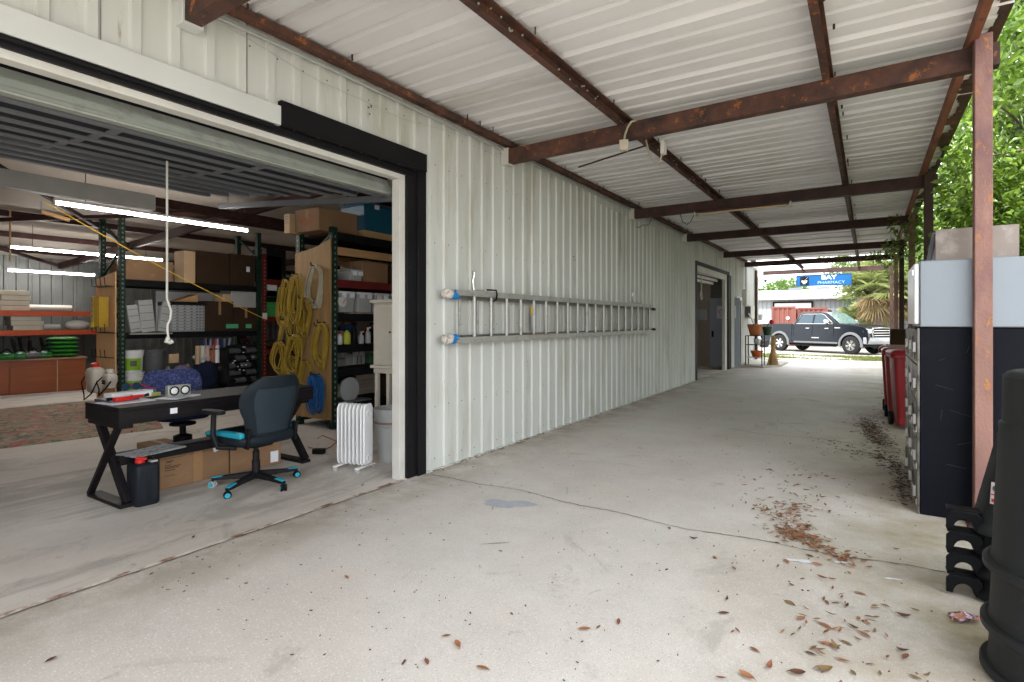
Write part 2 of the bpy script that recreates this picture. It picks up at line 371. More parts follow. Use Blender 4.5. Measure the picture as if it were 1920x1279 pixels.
# corner trim, seam trim at 9.06, base
b = B(); b.box(W - .01, W + .035, 22.86, 23.0, 0, 3.6); b.box(W - .2, W + .01, 22.95, 23.0, 0, 3.6)
b.box(W + .022, W + .030, 9.02, 9.11, 0, 3.4)
b.obj('corner_trim', M_wall2, wh)
b = B(); b.box(W - .02, W + .034, T1, 13.88, 0.0, .010); b.obj('base_sill', M_wall2, wh)
# header flashing (light), black trim right part
b = B(); b.box(W - .02, W + .042, -.8, 2.45, 2.855, 2.995); b.obj('header_flashing', M_wall2, wh, .003)
b = B(); b.box(W - .01, W + .044, 2.452, T1, 2.87, 3.04); b.box(W - .01, W + .034, T1 - .115, T1, 0, 2.87)
b.box(W - .07, W + .012, T1 - .235, T1 - .115, 0, 2.80); b.box(W - .07, W + .012, -.8, T1 - .115, 2.80, 2.872)
b.obj('door_trim', M_black, wh, .004)
b = B(); b.tube([(W + .02, y, 2.84) for y in (-.8, 2.40)], .018, 8)      # cable / pipe run under flashing
b.tube([(W + .05, 2.46, 2.86), (W + .05, 3.88, 2.86)], .012, 8); b.obj('conduit', M_blk, wh)
b = B(); b.box(W - .11, W - .02, D1[0], D1[1] + .09, 2.755, 2.802); b.box(W - .11, W - .02, D1[1], D1[1] + .085, 0, 2.755)
b.obj('door_frame', M_frame, wh, .003)
b = B(); b.box(W - .14, W - .02, D1[1] + .087, D1[1] + .30, 0, 3.4); b.obj('jamb_post', M_rustdark, wh)
# cladding cap along wall top
b = B()
b.tube([(W + .03, y, 3.44 + .005 * math.sin(y * 3)) for y in np.linspace(YS, YE - .3, 40)], .014, 8)
b.tube([(W + .05, y, 3.415 + .006 * math.sin(y * 2.3 + 1)) for y in np.linspace(YS, YE - .4, 40)], .010, 8)
b.obj('electrical_conduit', M_greyp, wh)
b = B(); b.box(W - .01, W + .016, 8.0, 12.0, 3.30, 3.40); b.obj('patch_flashing', M_wall2, wh)
# door two trims
b = B(); b.box(W - .01, W + .03, 13.88, 14.0, 0, 2.95); b.box(W - .01, W + .03, 14.0, 17.8, 2.86, 2.95); b.box(W - .01, W + .03, 17.62, 18.05, 0, 2.86)
b.box(W - .2, W - .01, 13.9, 13.98, 0, 2.9); b.obj('door_trim', M_black, wh, .003)
b = B(); b.box(W - .1, W - .012, 17.35, 17.62, 0, 2.86); b.box(W - .1, W - .012, 14.0, 17.35, 2.70, 2.86); b.box(W - .02, W + .02, 14.0, 14.03, 0, 2.7); b.obj('door_frame', M_frame, wh, .003)
b = B(); b.box(W - .01, W + .02, 18.79, 18.86, 0, 2.24); b.box(W - .01, W + .02, 19.70, 19.79, 0, 2.24); b.obj('door_frame', M_frame, wh, .003)
b = B(); b.box(W - .01, W + .045, 18.86, 19.70, 2.15, 2.26); b.obj('lintel_cap', M_white, wh)
sd_ = B().box(W - .09, W - .05, 18.86, 19.70, 0, 2.16).obj('side_door', mat('dull_black_door', (.006, .006, .007), .95, spec=.02), wh); B().tube([(W - .05, 19.6, 1.0), (W + .0, 19.6, 1.0)], .02).obj('handle', M_chrome, sd_)
# interior shell
b = B(); pts = ribpts(-9, YE, .03); b.add([(-16.3 + d, y, z) for z in (0, 2.95) for y, d in pts], [(i, i + 1, len(pts) + i + 1, len(pts) + i) for i in range(len(pts) - 1)])
b.obj('back_wall', M_backwall, wh, fix=False, ang=25)
mat("partition_board", (.30, .27, .23), .8, 0, .1, 2)
for ya_, yb_ in ((YS - .05, YS + .05), (13.2, 13.3), (22.86, 22.90)): B().box(-16.4, W - .03, ya_, yb_, 0, 3.9).obj('partition_wall', MATS["partition_board"], wh)
b = B(); b.box(-9.6, -9.5, 13.3, 22.9, 0, 3.6); b.obj('inner_partition', mat("beige_board", (.33, .28, .22), .8, 0, .1, 2), wh)
def rz_(x): return 3.74 + (x - W) * .062
b = B(); b.add([(W - .02, -9, rz_(W)), (W - .02, YE, rz_(W)), (-16.4, YE, rz_(-16.4)), (-16.4, -9, rz_(-16.4))], [(0, 1, 2, 3)])
b.add([(W - .02, -9, rz_(W) + .05), (W - .02, YE, rz_(W) + .05), (-16.4, YE, rz_(-16.4) + .05), (-16.4, -9, rz_(-16.4) + .05)], [(0, 1, 2, 3)])
b.obj('roof', M_insul, wh, fix=False)
for x in (-5.4, -6.9, -9.8, -11.6, -13.4, -15.1): B().box(x - .03, x + .03, YS + .1, 13.1, rz_(x) - .11, rz_(x) - .012).obj('purlin', M_purple, wh)
B().box(-8.26, -8.14, 3.72, 13.1, 3.02, 3.14).obj('purlin', M_purple, wh)
lab(B().box(-8.27, -8.13, YS + .1, 3.716, 2.96, 3.16).obj('purlin', M_greyp, wh), 'light grey stretch of roof girder')
for y in (1.2, 5.3, 9.0): B().bar((W - .1, y, rz_(W) - .19), (-16.2, y, rz_(-16.2) - .19), .08, .14).obj('rafter', M_purple, wh)
for a, c in (((-8.2, 2.0), (-12.5, 5.2)), ((-12.5, 2.2), (-8.4, 5.4)), ((-12.5, 2.2), (-16, 5.2)), ((-4.5, 5.2), (-8.2, 8.6))):
    B().bar((a[0], a[1], rz_(a[0]) - .2), (c[0], c[1], rz_(c[0]) - .2), .05, .06).obj('brace', M_purple, wh)

# ---- sectional overhead door in door one
dr = B()
y0, y1 = -.6, 3.82
X0, Z0, X1, Z1 = -3.80, 2.655, -6.25, 2.87
dn = Vector((X1 - X0, 0, Z1 - Z0)).normalized(); up = Vector((-dn.z, 0, dn.x)) * -1; up = Vector((dn.z * -1, 0, dn.x)); up = up if up.z > 0 else -up
def dp(s, h, y): p = Vector((X0, y, Z0)) + dn * s + up * h; return p
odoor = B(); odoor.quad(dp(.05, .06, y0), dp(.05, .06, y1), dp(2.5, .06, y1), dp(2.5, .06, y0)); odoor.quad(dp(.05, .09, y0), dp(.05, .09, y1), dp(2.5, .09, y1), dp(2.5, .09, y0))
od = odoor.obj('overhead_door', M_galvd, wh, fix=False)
b = B(); b.quad((X0 + .02, y0, Z0 + .0), (X0 + .02, y1, Z0), (X0 - .07, y1, Z0 + .145), (X0 - .07, y0, Z0 + .145))
b.box(X0 - .05, X0 + .016, y0, y1, Z0 - .012, Z0 + .0)
yy = y0 + .1
while yy < y1 - .5:
    for q in range(1): 
        z = .03 + q * .085
        b.add([(X0 + .024 - z * .6, yy, Z0 + z), (X0 + .024 - z * .6, yy + .62, Z0 + z), (X0 + .03 - (z + .05) * .6, yy + .6, Z0 + z + .05), (X0 + .03 - (z + .05) * .6, yy + .05, Z0 + z + .05)], [(0, 1, 2, 3)])
    yy += .72
b.obj('bottom_section', M_doorpnl, od, fix=False)
B().box(X0 - .10, X0 - .07, y0, y1, Z0 + .14, Z0 + .24).obj('shadow_strip', M_blk, od)  # added black strip standing in for the shadow gap above the door lip
M_webs = mat("dark_channel_steel", (.040, .043, .050), .5, .2, .15, 2); M_lip = mat("bright_channel_lip", (.20, .215, .24), .4, .3, .08, 3)
for i_, s_ in enumerate((.10, .38, .66, .94, 1.22, 1.50, 1.78, 2.06, 2.34)):
    pa, pb = dp(s_, .0, y0 + .06), dp(s_, .0, y1 - .06 - .05 * i_)
    B().box(pa.x - .005, pa.x + .005, pa.y, pb.y, pa.z - .01, pa.z + .06).obj('stiffener', M_webs if i_ < 5 else M_galv, od)
    B().box(pa.x - .045, pa.x + .012, pa.y, pb.y, pa.z - .024, pa.z - .0105).obj('stiffener_lip', M_lip, od)
for yv in (.55, 1.62, 2.62):
    for s_ in (.24, .52, .80, 1.08, 1.36):
        p = dp(s_, -.005, yv); B().bar(p - Vector((.10, 0, 0)), p + Vector((.10, 0, .0)), .055, .01).obj('hinge', M_lip, od)
b = B(); b.bar(dp(-.05, -.03, y1 + .03), dp(3.0, -.03, y1 + .03), .05, .06); b.bar(dp(2.0, .1, y1 + .03), dp(2.0, .8, y1 + .03), .04, .04); b.obj('track', M_galv, wh)
b = B(); b.tube([(-5.9, 3.1, 3.05), (-5.3, 4.1, 3.05)], .05, 12); b.obj('torsion_tube', M_galv, wh)
# pull rope
pr = thing('pull_rope', 'long white pull rope with a knotted end hanging from the raised door', 'rope', (-4.6, 2.18, 1.28))
tp = [Vector((-4.6, 2.185, z)) for z in np.linspace(2.70, 1.78, 8)] + [AX(313, 560, -4.6), AX(321, 583, -4.6), AX(319, 600, -4.6), AX(314, 608, -4.6), AX(314, 622, -4.6), AX(316, 633, -4.6)]
B().tube(tp, .0085, 8).obj('cord', M_frame, pr)
B().tube([AX(316, 633, -4.6), AX(312, 641, -4.6), AX(318, 642, -4.6), AX(323, 640, -4.6)], .017, 8).obj('knot', M_frame, pr)
pr2 = thing('door_pull', 'white looped pull cord hanging inside the far doorway', 'cord', (-3.75, 14.4, 1.9))
p = AX(1315, 518, -3.75); B().tube([p, AX(1315, 548, -3.75), AX(1317, 560, -3.75), AX(1315, 562, -3.75), AX(1313, 555, -3.75), AX(1315, 545, -3.75)], .018, 6).obj('cord', M_frame, pr2)
b = B(); [b.bar((-3.7 - .12 * k, 14.0, 2.72 - .08 * k), (-3.7 - .12 * k, 17.3, 2.72 - .08 * k + .03), .05, .07) for k in range(3)]; b.obj('roller_slats', M_frame, wh)
# inner room door with a notice
idr = thing('interior_door', 'pale blue-grey metal door with a red-lettered notice inside the far doorway', 'door', (-4.9, 17.3, 0))
pA, pB_ = AG(1330, 693), AG(1372, 693)
B().box(-9.49, -9.43, 17.0, 17.1, 0, .1)
Xd = -6.2
a1, a2 = AY(1331, 560, 18.6), AY(1362, 560, 18.6)
B().box(a1.x, a2.x + .4, 18.6, 18.66, .02, 2.2).obj('leaf', mat("pale_blue_door", (.33, .37, .42), .5, 0, .06, 2), idr, .004)
B().box(a1.x + .06, a1.x + .12, 18.56, 18.6, .95, 1.15).obj('lock', M_blk, idr)
B().box(a1.x + .22, a1.x + .80, 18.585, 18.598, 1.55, 1.95).obj('notice', M_paper, idr)
M_redtxt = mat("red_lettering", (.6, .02, .02), .6); M_blktxt = mat("black_lettering", (.02, .02, .02), .6)
b = B(); [b.box(a1.x + .30, a1.x + .72 - .05 * q, 18.582, 18.584, 1.62 + .035 * q, 1.63 + .035 * q) for q in range(2)]; b.obj('notice_lines', M_blktxt, idr)
text('notice_heading', 'CLEAN', .15, M_redtxt, facing((a1.x + .5, 18.583, 1.76), (0, -1, 0)), idr, .001, bold=.004)
B().box(a1.x - 1.8, a1.x, 18.68, 18.72, 0, 3).obj('door_surround', MATS['beige_board'], idr)
B().box(a1.x - .45, a1.x - .1, 18.6, 18.66, 1.5, 1.85).obj('panel_box', M_greyp, idr)

# ================================================================== CANOPY
cp = thing('carport_canopy', 'rusty steel lean-to canopy with ribbed white roof running along the warehouse', 'canopy', (-1.4, 8, 0))
ZR = 3.52
def roof_sheet():
    pts = ribpts(YS, 20.4, .040, PIT, .030); n = len(pts); b = B()
    xs = np.linspace(W - .02, .80, 12); 
    vs = []
    for x in xs:
        for y, d in pts: vs.append((x, y, ZR + d + .03 + .010 * math.sin(y * .9 + x * .6)))
    b.add(vs, [(j * n + i, j * n + i + 1, (j + 1) * n + i + 1, (j + 1) * n + i) for j in range(len(xs) - 1) for i in range(n - 1)])
    return b
roof_sheet().obj('roof_sheet', M_soffit, cp, fix=False, ang=25)
# ragged rusted-through eave strip
b = B(); yv = YS
while yv < 20.3:
    st = rnd.uniform(.05, .12); d = .03 + .09 * abs(math.sin(yv * 2.1) + .6 * math.sin(yv * 5.3)) * rnd.uniform(.6, 1.2)
    b.box(.802 - d, .806, yv, yv + st, ZR + .018, ZR + .024); yv += st
b.obj('rusted_eave', M_rust, cp)
b = B(); [b.box(.975, 1.05, y, y + .0, ZR, ZR) for y in ()]
B().box(.60, .655, YS, 20.3, ZR - .085, ZR + .004).obj('eave_purlin', mat('eave_rust', (.24, .085, .045), .7, 0, .25, 2.5, bump=.5, bscale=60, dirt=(.08, .035, .025), dth=.6, dscale=5, dirt2=(.4, .16, .06), d2th=.62, d2scale=9), cp, .004)
for i, (x, m) in enumerate(((-2.07, M_rust), (-.28, M_rust))):
    b = B(); b.box(x - .035, x + .035, YS, 24.0, ZR - .008, ZR + .004); b.box(x - .035, x - .029, YS, 24.0, ZR - .10, ZR - .008); b.box(x - .035, x + .02, YS, 24.0, ZR - .106, ZR - .1)
    b.obj('purlin', m, cp)
B().box(W + .035, W + .11, YS, 20.3, ZR - .05, ZR + .01).obj('wall_ledger', M_rust, cp, .003)
BE = [(-1.9, -1.9), (1.80, 1.75), (5.38, 5.20), (9.44, 9.38), (12.8, 12.75), (16.6, 16.5), (19.8, 19.7), (23.7, 23.5)]
for i, (ya, yb) in enumerate(BE):
    zb, zt = 3.27, 3.43
    m = M_rust if i < 3 else M_rustdark
    b = B(); A = Vector((W + .03, ya, 0)); C = Vector((.785, yb, 0))
    # channel section: web with two flanges opening away from the camera
    for z0_, z1_, off0, off1 in ((zb, zt, -.05, -.038), (zb, zb + .012, -.038, .05), (zt - .012, zt, -.038, .05), (zb + .012, zt - .012, .038, .05)):
        d = (C - A).normalized(); nrm = Vector((-d.y, d.x, 0))
        p = [A + nrm * off0, C + nrm * off0, C + nrm * off1, A + nrm * off1]
        b.prism([(q.x, q.y) for q in p], z0_, z1_, 'z')
    o = b.obj('beam', m, cp)
    b = B(); b.cb((W + .06, ya, (zb + zt) / 2), (.10, .13, .19)); b.obj('beam_bracket', M_frame if i != 1 else M_wall2, cp, .004)
for i, (ya, yb) in enumerate(BE):
    x = .68; b = B(); s_ = .05
    yp = yb - .10
    m = M_postrust if i in (2, 4, 6) else M_rustdark
    b.box(x - s_, x + s_, yp - .05, yp + .05, 0, 3.47 if i == 2 else 3.42); b.obj('post', m, cp, .006)
    B().box(x - .09, x + .09, yp - .09, yp + .09, 0, .012).obj('base_plate', M_rustdark, cp)
B().tube([(W + .5, 6.35, 3.40), (-1.95, 5.98, 3.42)], .010, 6).obj('tie_rod', M_rustdark, cp)
# roof overlap welds / screws on beams
b = B()
for i in range(70):
    x = -2.05 + rnd.uniform(-.045, -.03); y = rnd.uniform(-1, 9); b.cb((x, y, ZR - .1 + rnd.uniform(-.01, .1)), (.012, .016, .008), rnd.random())
b.obj('paint_chips', M_frame, cp)

# rope and wood block on beam
rb = thing('rope_hook', 'wooden block on a curved strap looped over the second rusty beam', 'strap', (-2.05, 5.2, 3.1))
pts = [AY(u, v, 5.16) for u, v in ((1192, 226), (1184, 228), (1177, 238), (1172, 252), (1170, 264))]
B().tube(pts, .011, 8).obj('strap', M_hosegr, rb)
c0 = AY(1170, 273, 5.16); B().cb(c0, (.085, .07, .10), .3).obj('block', mat("weathered_block", (.45, .40, .32), .8, 0, .15, 9), rb, .004)
c1 = AY(1239, 275, 5.6); r2 = thing('rope_loop', 'thin rope loop with a small pale box hanging behind the second beam', 'rope', c1)
pts = [AY(u, v, 5.6) for u, v in ((1211, 262), (1214, 275), (1219, 292), (1227, 304), (1234, 306), (1239, 298), (1241, 285))]
B().tube(pts, .009, 8).obj('loop', M_hosegr, r2); B().cb(AY(1244, 277, 5.6), (.04, .09, .13)).obj('small_box', M_frame, r2, .003)
# hook hanging at top of frame
hk = thing('hanging_hook', 'small dark metal hook hanging from the roof at the top of the view', 'hook', AY(870, 0, 3.3)); pts = [AY(873, -30, 3.3), AY(872, 8, 3.3), AY(868, 25, 3.3), AY(866, 36, 3.3), AY(869, 39, 3.3)]
B().tube(pts, [.018, .015, .009, .006, .004], 8).obj('shank', M_rustdark, hk)
# fluorescent fixture below third beam
a1 = AY(1305, 395, 9.36); a2 = AY(1482, 380, 9.36)
fx = thing('shop_light', 'old unlit fluorescent fixture slung under the third canopy beam', 'light fixture', ((a1.x + a2.x) / 2, 9.36, 3.26))
b = B(); b.box(a1.x, a2.x, 9.26, 9.42, 3.235, 3.262); b.obj('housing', M_rustdark, fx)
B().tube([(a1.x + .03, 9.31, 3.215), (a2.x - .03, 9.31, 3.215)], .016, 8).obj('tube', mat("aged_tube", (.5, .36, .22), .4, 0, .2, 4), fx)
for x in (a1.x, a2.x): B().box(x - .01, x + .02, 9.27, 9.41, 3.19, 3.262).obj('end_cap', M_frame, fx)
def loop_wire(name, label, pts, Y, r=.006):
    q = [AY(u, v, Y) for u, v in pts]; o = thing(name, label, 'wire', q[0]); B().tube(q, r, 6).obj('strand', M_blk, o)
loop_wire('wire_loop', 'dark wire loop dangling from the third beam left of the unlit fixture', ((1275, 392), (1276, 405), (1280, 416), (1288, 421), (1295, 416), (1301, 404), (1302, 393)), 9.5)
loop_wire('wire_loop', 'sagging wire along the wall top just past the third beam bracket', ((1180, 402), (1182, 414), (1190, 424), (1197, 427), (1206, 422), (1216, 422), (1222, 410)), 9.7)

# BAY sign
s1, s2 = AY(1493, 518, 23.4), AY(1597, 512, 23.4)
sg = thing('hanging_sign', 'blue shop sign reading BAY with a mortar and pestle logo, hanging at the canopy end', 'sign', ((s1.x + s2.x) / 2, 23.4, 3.0))
B().box(s1.x, s2.x, 23.38, 23.42, 2.77, 3.19).obj('panel', M_sign, sg, .004)
b = B(); b.box(s1.x, s2.x, 23.37, 23.379, 3.165, 3.19); b.box(s1.x, s2.x, 23.37, 23.379, 2.77, 2.785); b.box(s1.x, s1.x + .02, 23.37, 23.379, 2.785, 3.165); b.box(s2.x - .02, s2.x, 23.37, 23.379, 2.785, 3.165); b.obj('border', mat("sign_navy", (.01, .05, .16), .5), sg)
M_signw = mat("sign_white", (.85, .87, .9), .5, 0, .02); M_signp = mat("sign_pale_blue", (.35, .55, .85), .5, 0, .02)
text('sign_text', 'BAY', .21, M_signw, facing((s1.x + 1.07, 23.372, 3.07), (0, -1, 0)), sg, .004, 1.25, bold=.006)
text('sign_subtitle', 'PHARMACY', .15, M_signp, facing((s1.x + 1.14, 23.372, 2.88), (0, -1, 0)), sg, .004, 1.1)
B().box(s1.x + .13, s1.x + .42, 23.366, 23.379, 2.82, 3.12).obj('logo_ground', M_blktxt, sg)
b = B(); b.prism([(s1.x + .18, 2.98), (s1.x + .37, 2.98), (s1.x + .35, 2.90), (s1.x + .30, 2.87), (s1.x + .32, 2.85), (s1.x + .23, 2.85), (s1.x + .25, 2.87), (s1.x + .20, 2.90)], 23.358, 23.365, 'y')
b.bar((s1.x + .28, 23.362, 2.98), (s1.x + .38, 23.362, 3.09), .006, .035, (0, 1, 0)); b.obj('mortar_logo', M_signw, sg)
for x in (s1.x + .3, s2.x - .3): B().tube([(x, 23.4, 3.19), (x, 23.42, 3.30)], .006, 6).obj('hanger', M_blk, sg)

# ---- floor joints, cracks, patches
M_crack = mat("crack_dirt", (.11, .075, .05), .95, 0, .3, 20); M_seal = mat("joint_filler", (.66, .60, .52), .85, 0, .15, 20, dirt=(.25, .12, .06), dth=.55, dscale=6)
def strip(pts, wf, z, m, name):
    b = B(); L_, R_ = [], []
    for i, p in enumerate(pts):
        q = pts[min(i + 1, len(pts) - 1)]; o = pts[max(i - 1, 0)]; d = Vector((q[0] - o[0], q[1] - o[1], 0)).normalized(); n = Vector((-d.y, d.x, 0)); w_ = wf(i)
        L_.append((p[0] + n.x * w_, p[1] + n.y * w_, z)); R_.append((p[0] - n.x * w_, p[1] - n.y * w_, z))
    n = len(pts); b.add(L_ + R_, [(i, i + 1, n + i + 1, n + i) for i in range(n - 1)]); return struct(b.obj(name, m, fix=False))
pts = []; x = -3.45
for i in range(150):
    t = i / 149; x = -3.48 + t * 4.5; pts.append((x, 3.98 + .045 * math.sin(t * 9) + .022 * math.sin(t * 31 + 1) + rnd.uniform(-.008, .008)))
strip(pts, lambda i: .0018 + .0036 * rnd.random(), .0045, M_crack, 'floor_crack')
pts = [(-3.0 + i * .035, 7.9 - .002 * i + .06 * math.sin(i * .2) + rnd.uniform(-.012, .012)) for i in range(110)]
strip(pts[40:], lambda i: .003 + .003 * rnd.random(), .0045, M_crack, 'floor_crack')
ys = np.linspace(-8.9, 3.72, 260)
strip([(W + .004 + rnd.uniform(-.005, .005), y) for y in ys], lambda i: .017 + .005 * rnd.random(), .0085, M_seal, 'expansion_joint')
strip([(W + .022 + rnd.uniform(-.007, .007), y) for y in ys], lambda i: .003 + .004 * rnd.random() * (i % 7 > 2), .0062, M_crack, 'expansion_joint')
for yj in (12.2, 16.4): strip([(x_, yj + rnd.uniform(-.004, .004)) for x_ in np.linspace(W + .05, 1.2, 60)], lambda i: .005, .0045, M_crack, 'floor_joint')
def blob(cx, cy, rx, ry, rot, seed, z=.0045, n=40):
    r_ = random.Random(seed); ph = [r_.uniform(0, 6.28) for _ in range(4)]; vs = [(cx, cy, z)]
    for k in range(n):
        a = 2 * math.pi * k / n; rr = 1 + .22 * math.sin(2 * a + ph[0]) + .16 * math.sin(3 * a + ph[1]) + .1 * math.sin(5 * a + ph[2]) + .05 * math.sin(9 * a + ph[3])
        x_, y_ = rx * rr * math.cos(a), ry * rr * math.sin(a); vs.append((cx + x_ * math.cos(rot) - y_ * math.sin(rot), cy + x_ * math.sin(rot) + y_ * math.cos(rot), z))
    return B().add(vs, [(0, k + 1, (k + 1) % n + 1) for k in range(n)])
c0 = AG(952, 945); struct(blob(c0.x, c0.y, .17, .10, R(25), 4).obj('paint_stain', mat("grey_blue_spill", (.47, .49, .545), .8, 0, .08, 12), fix=False))
for i, (u, v, rx, ry, a) in enumerate(((930, 1020, .10, .008, 40),)):
    c = AG(u, v); struct(blob(c.x, c.y, rx, ry, R(a), 20 + i, .0105 if c.x < W else .0047).obj('oil_stain', mat("old_scuff", (.27, .255, .23), .85, 0, .2, 9, dirt=(.38, .36, .32), dth=.5, dscale=14), fix=False))

# ================================================================== LIGHT TUBES (lit in the photograph)
M_led = emis("led_tube", (1.0, .965, .91), 21)
def led(a, c, label):
    o = thing('tube_light', label, 'light fixture', (a.x, (a.y + c.y) / 2, a.z), 'lit tube lights hanging in the workshop')
    B().tube([(a.x, a.y, a.z), (a.x, c.y, a.z)], .019, 8).obj('tube', M_led, o)
    B().box(a.x - .03, a.x + .03, a.y - .02, c.y + .02, a.z + .022, a.z + .05).obj('housing', M_white, o)
    for y in (a.y - .02, c.y + .02): B().box(a.x - .02, a.x + .02, y - .015, y + .015, a.z - .02, a.z + .022).obj('end_cap', M_greyp, o)
    for y in (a.y + .3, c.y - .3): B().tube([(a.x, y, a.z + .05), (a.x, y, rz_(a.x) - .02)], .004, 5).obj('hanger', M_blk, o)
led(Vector((-8.17, 2.63, 2.87)), Vector((-8.17, 5.05, 2.87)), 'nearest and brightest long tube light, right behind the pull rope')
led(Vector((-12.5, 3.39, 2.74)), Vector((-12.5, 5.83, 2.74)), 'middle tube light seen across the tall green rack posts')
led(Vector((-15.2, 4.08, 2.53)), Vector((-15.2, 5.62, 2.53)), 'farthest and lowest tube light, in front of the grey back wall')

# ================================================================== RACKS
def upright(b, x, y, z1, s_=.04):
    # open perforated post: two flanges and a face with slots
    b.box(x - s_, x - s_ + .006, y - s_, y + s_, 0, z1); b.box(x + s_ - .006, x + s_, y - s_, y + s_, 0, z1); b.box(x - s_ + .006, x + s_ - .006, y - s_, y - s_ + .006, 0, z1)
def slots(x, y, z0, z1, side, m, par):
    b = B(); z = z0
    while z < z1:
        b.box(x + .0405, x + .0425, y - .012, y + .012, z, z + .03); b.box(x - .012, x + .012, y - .0425, y - .0405, z, z + .03); z += .075
    o = b.obj('slot_holes', m, par); o['kind'] = 'stuff'
M_hole = mat("slot_dark", (.16, .17, .15), .7)
def rack(name, label, x0, x1, y0, y1, z1, levels, mpost, mbeams, group):
    o = thing(name, label, 'storage rack', ((x0 + x1) / 2, (y0 + y1) / 2, 0), group)
    for (x, y) in ((x0, y0), (x1, y0), (x0, y1), (x1, y1)):
        b = B(); upright(b, x, y, z1); b.obj('upright', mpost, o)
        if y == y0: slots(x, y, .1, z1 - .1, 1, M_hole, o)
    for y in (y0, y1):
        z = .2; k = 0
        while z < z1 - .5:
            a, c = ((x0, x1) if k % 2 else (x1, x0)); B().bar((a, y, z), (c, y, z + .45), .03, .03).obj('brace', mpost, o); z += .5; k += 1
    for z, m in levels:
        for x in (x0, x1): B().box(x - .025, x + .025, y0 + .04, y1 - .04, z - .105, z).obj('beam', m, o)
        B().box(min(x0, x1) + .026, max(x0, x1) - .026, y0 + .04, y1 - .04, z - .03, z - .008).obj('shelf_deck', M_cardd, o)
    return o
XA = -6.06; YA0, YA1 = 4.98, 7.5
rA = rack('pallet_rack', 'dark green pallet rack with a plywood end panel covered in yellow hoses', XA, XA - .70, YA0, YA1, 2.72,
          [(2.66, M_blk), (2.46, M_wood), (2.02, M_redrack), (1.56, M_blk), (1.13, M_blk), (.80, M_blk), (.16, M_green)], M_green, None, 'pallet racks in the workshop')
XB = -10.2; YB0, YB1 = 4.15, 6.55
rB = rack('pallet_rack', 'tall green-post pallet rack with a plywood strip on its end, stacked with boxes and buckets', XB, XB - .70, YB0, YB1, 3.21,
          [(2.14, M_blk), (1.27, M_blk), (.22, M_blk)], M_green, None, 'pallet racks in the workshop')
rC = rack('pallet_rack', 'red-post rack half hidden behind the hose board', XB + .02, XB - .68, YB1 + .10, YB1 + 2.4, 2.80,
          [(2.3, M_redrack), (1.95, M_blk), (1.55, M_redrack), (.9, M_redrack), (.2, M_blk)], M_redrack, None, 'pallet racks in the workshop')
XD = -15.45
rD = rack('shelf_rack', 'orange-beam rack holding white cartons along the grey back wall', XD + .3, XD - .4, 2.6, 5.95, 2.35,
          [(1.68, M_orange), (1.26, M_orange)], M_orange, None, 'pallet racks in the workshop')
# plywood end boards
b = B(); b.add([(XA + .03, YA0 - .05, .13), (XA - .72, YA0 - .05, .13), (XA - .72, YA0 - .05, 2.40), (XA - .25, YA0 - .05, 2.47), (XA + .03, YA0 - .05, 2.56),
               (XA + .03, YA0 - .068, .13), (XA - .72, YA0 - .068, .13), (XA - .72, YA0 - .068, 2.40), (XA - .25, YA0 - .068, 2.47), (XA + .03, YA0 - .068, 2.56)],
              [(0, 1, 2, 3, 4), (9, 8, 7, 6, 5), (0, 5, 6, 1), (1, 6, 7, 2), (2, 7, 8, 3), (3, 8, 9, 4), (4, 9, 5, 0)])
b.obj('plywood_panel', M_ply, rA)
M_ply2 = mat("pale_plywood", (.72, .44, .22), .65, 0, .1, 2.4, stretch=(8, 8, .7), dirt=(.42, .24, .12), dth=.66, dscale=3)
for z0, z1, dz in ((1.262, 2.26, .05), (.10, 1.255, 0)):
    b = B(); b.prism([(XB - .05, z0), (XB - .74, z0), (XB - .74, z1 - dz * 2), (XB - .05, z1)], YB0 - .07, YB0 - .052, 'y'); b.obj('plywood_panel', M_ply2, rB)
# hooks rails on pale board
for z in (2.02, 1.27, .86):
    b = B(); b.tube([(XB - .05, YB0 - .085, z), (XB - .62, YB0 - .085, z)], .007, 6)
    for x in (-.08, -.24, -.40, -.56): b.tube([(XB + x, YB0 - .085, z), (XB + x, YB0 - .20, z + .01), (XB + x, YB0 - .21, z + .14)], .006, 6)
    b.obj('hook_rail', M_blk, rB)

# ---- hose and cord coils
def coil(name, label, cx, cz, w_, h_, n, r, m, y=YA0 - .10, seed=0, group='yellow hose coils on the plywood panel', messy=.06, sub=None):
    rr = random.Random(seed); o = thing(name, label, 'hose', (cx, y, cz), group)
    pts = []
    n = max(4, int(n * .8))
    for k in range(n * 18):
        t = k / 18; a = 2 * math.pi * t; j = int(t)
        random.seed(seed * 100 + j); w1 = w_ * random.uniform(.62, 1.08); h1 = h_ * random.uniform(.7, 1.06); ox = random.uniform(-1, 1) * messy; oz = random.uniform(-1, .4) * messy; tw = random.uniform(-.35, .35)
        random.seed(seed * 100 + j + 1); w2 = w_ * random.uniform(.62, 1.08); h2 = h_ * random.uniform(.7, 1.06); ox2 = random.uniform(-1, 1) * messy; oz2 = random.uniform(-1, .4) * messy; tw2 = random.uniform(-.35, .35)
        f = t - j; wq = w1 + (w2 - w1) * f; hq = h1 + (h2 - h1) * f; q = tw + (tw2 - tw) * f
        x_ = wq / 2 * (math.sin(a) + .22 * math.sin(2.7 * a + j * 1.9)); z_ = hq / 2 * (math.cos(a) - 1) + .0
        x_ += .5 * wq * .25 * math.sin(2 * a) * q
        pts.append((cx + x_ + ox + (ox2 - ox) * f + q * z_ * .15, y - .012 - r * .8 * ((j * 7) % 5) - .01 * math.sin(a * 3), cz + z_ * 1.0 + (oz + (oz2 - oz) * f) * .6))
    b = B(); b.tube(pts, r, 6); b.obj('loops', m, o)
    B().tube([(cx, y + .05, cz + .01), (cx, y - .09, cz + .005), (cx, y - .10, cz + .05)], .008, 6).obj('hook', M_blk, o)
    return o
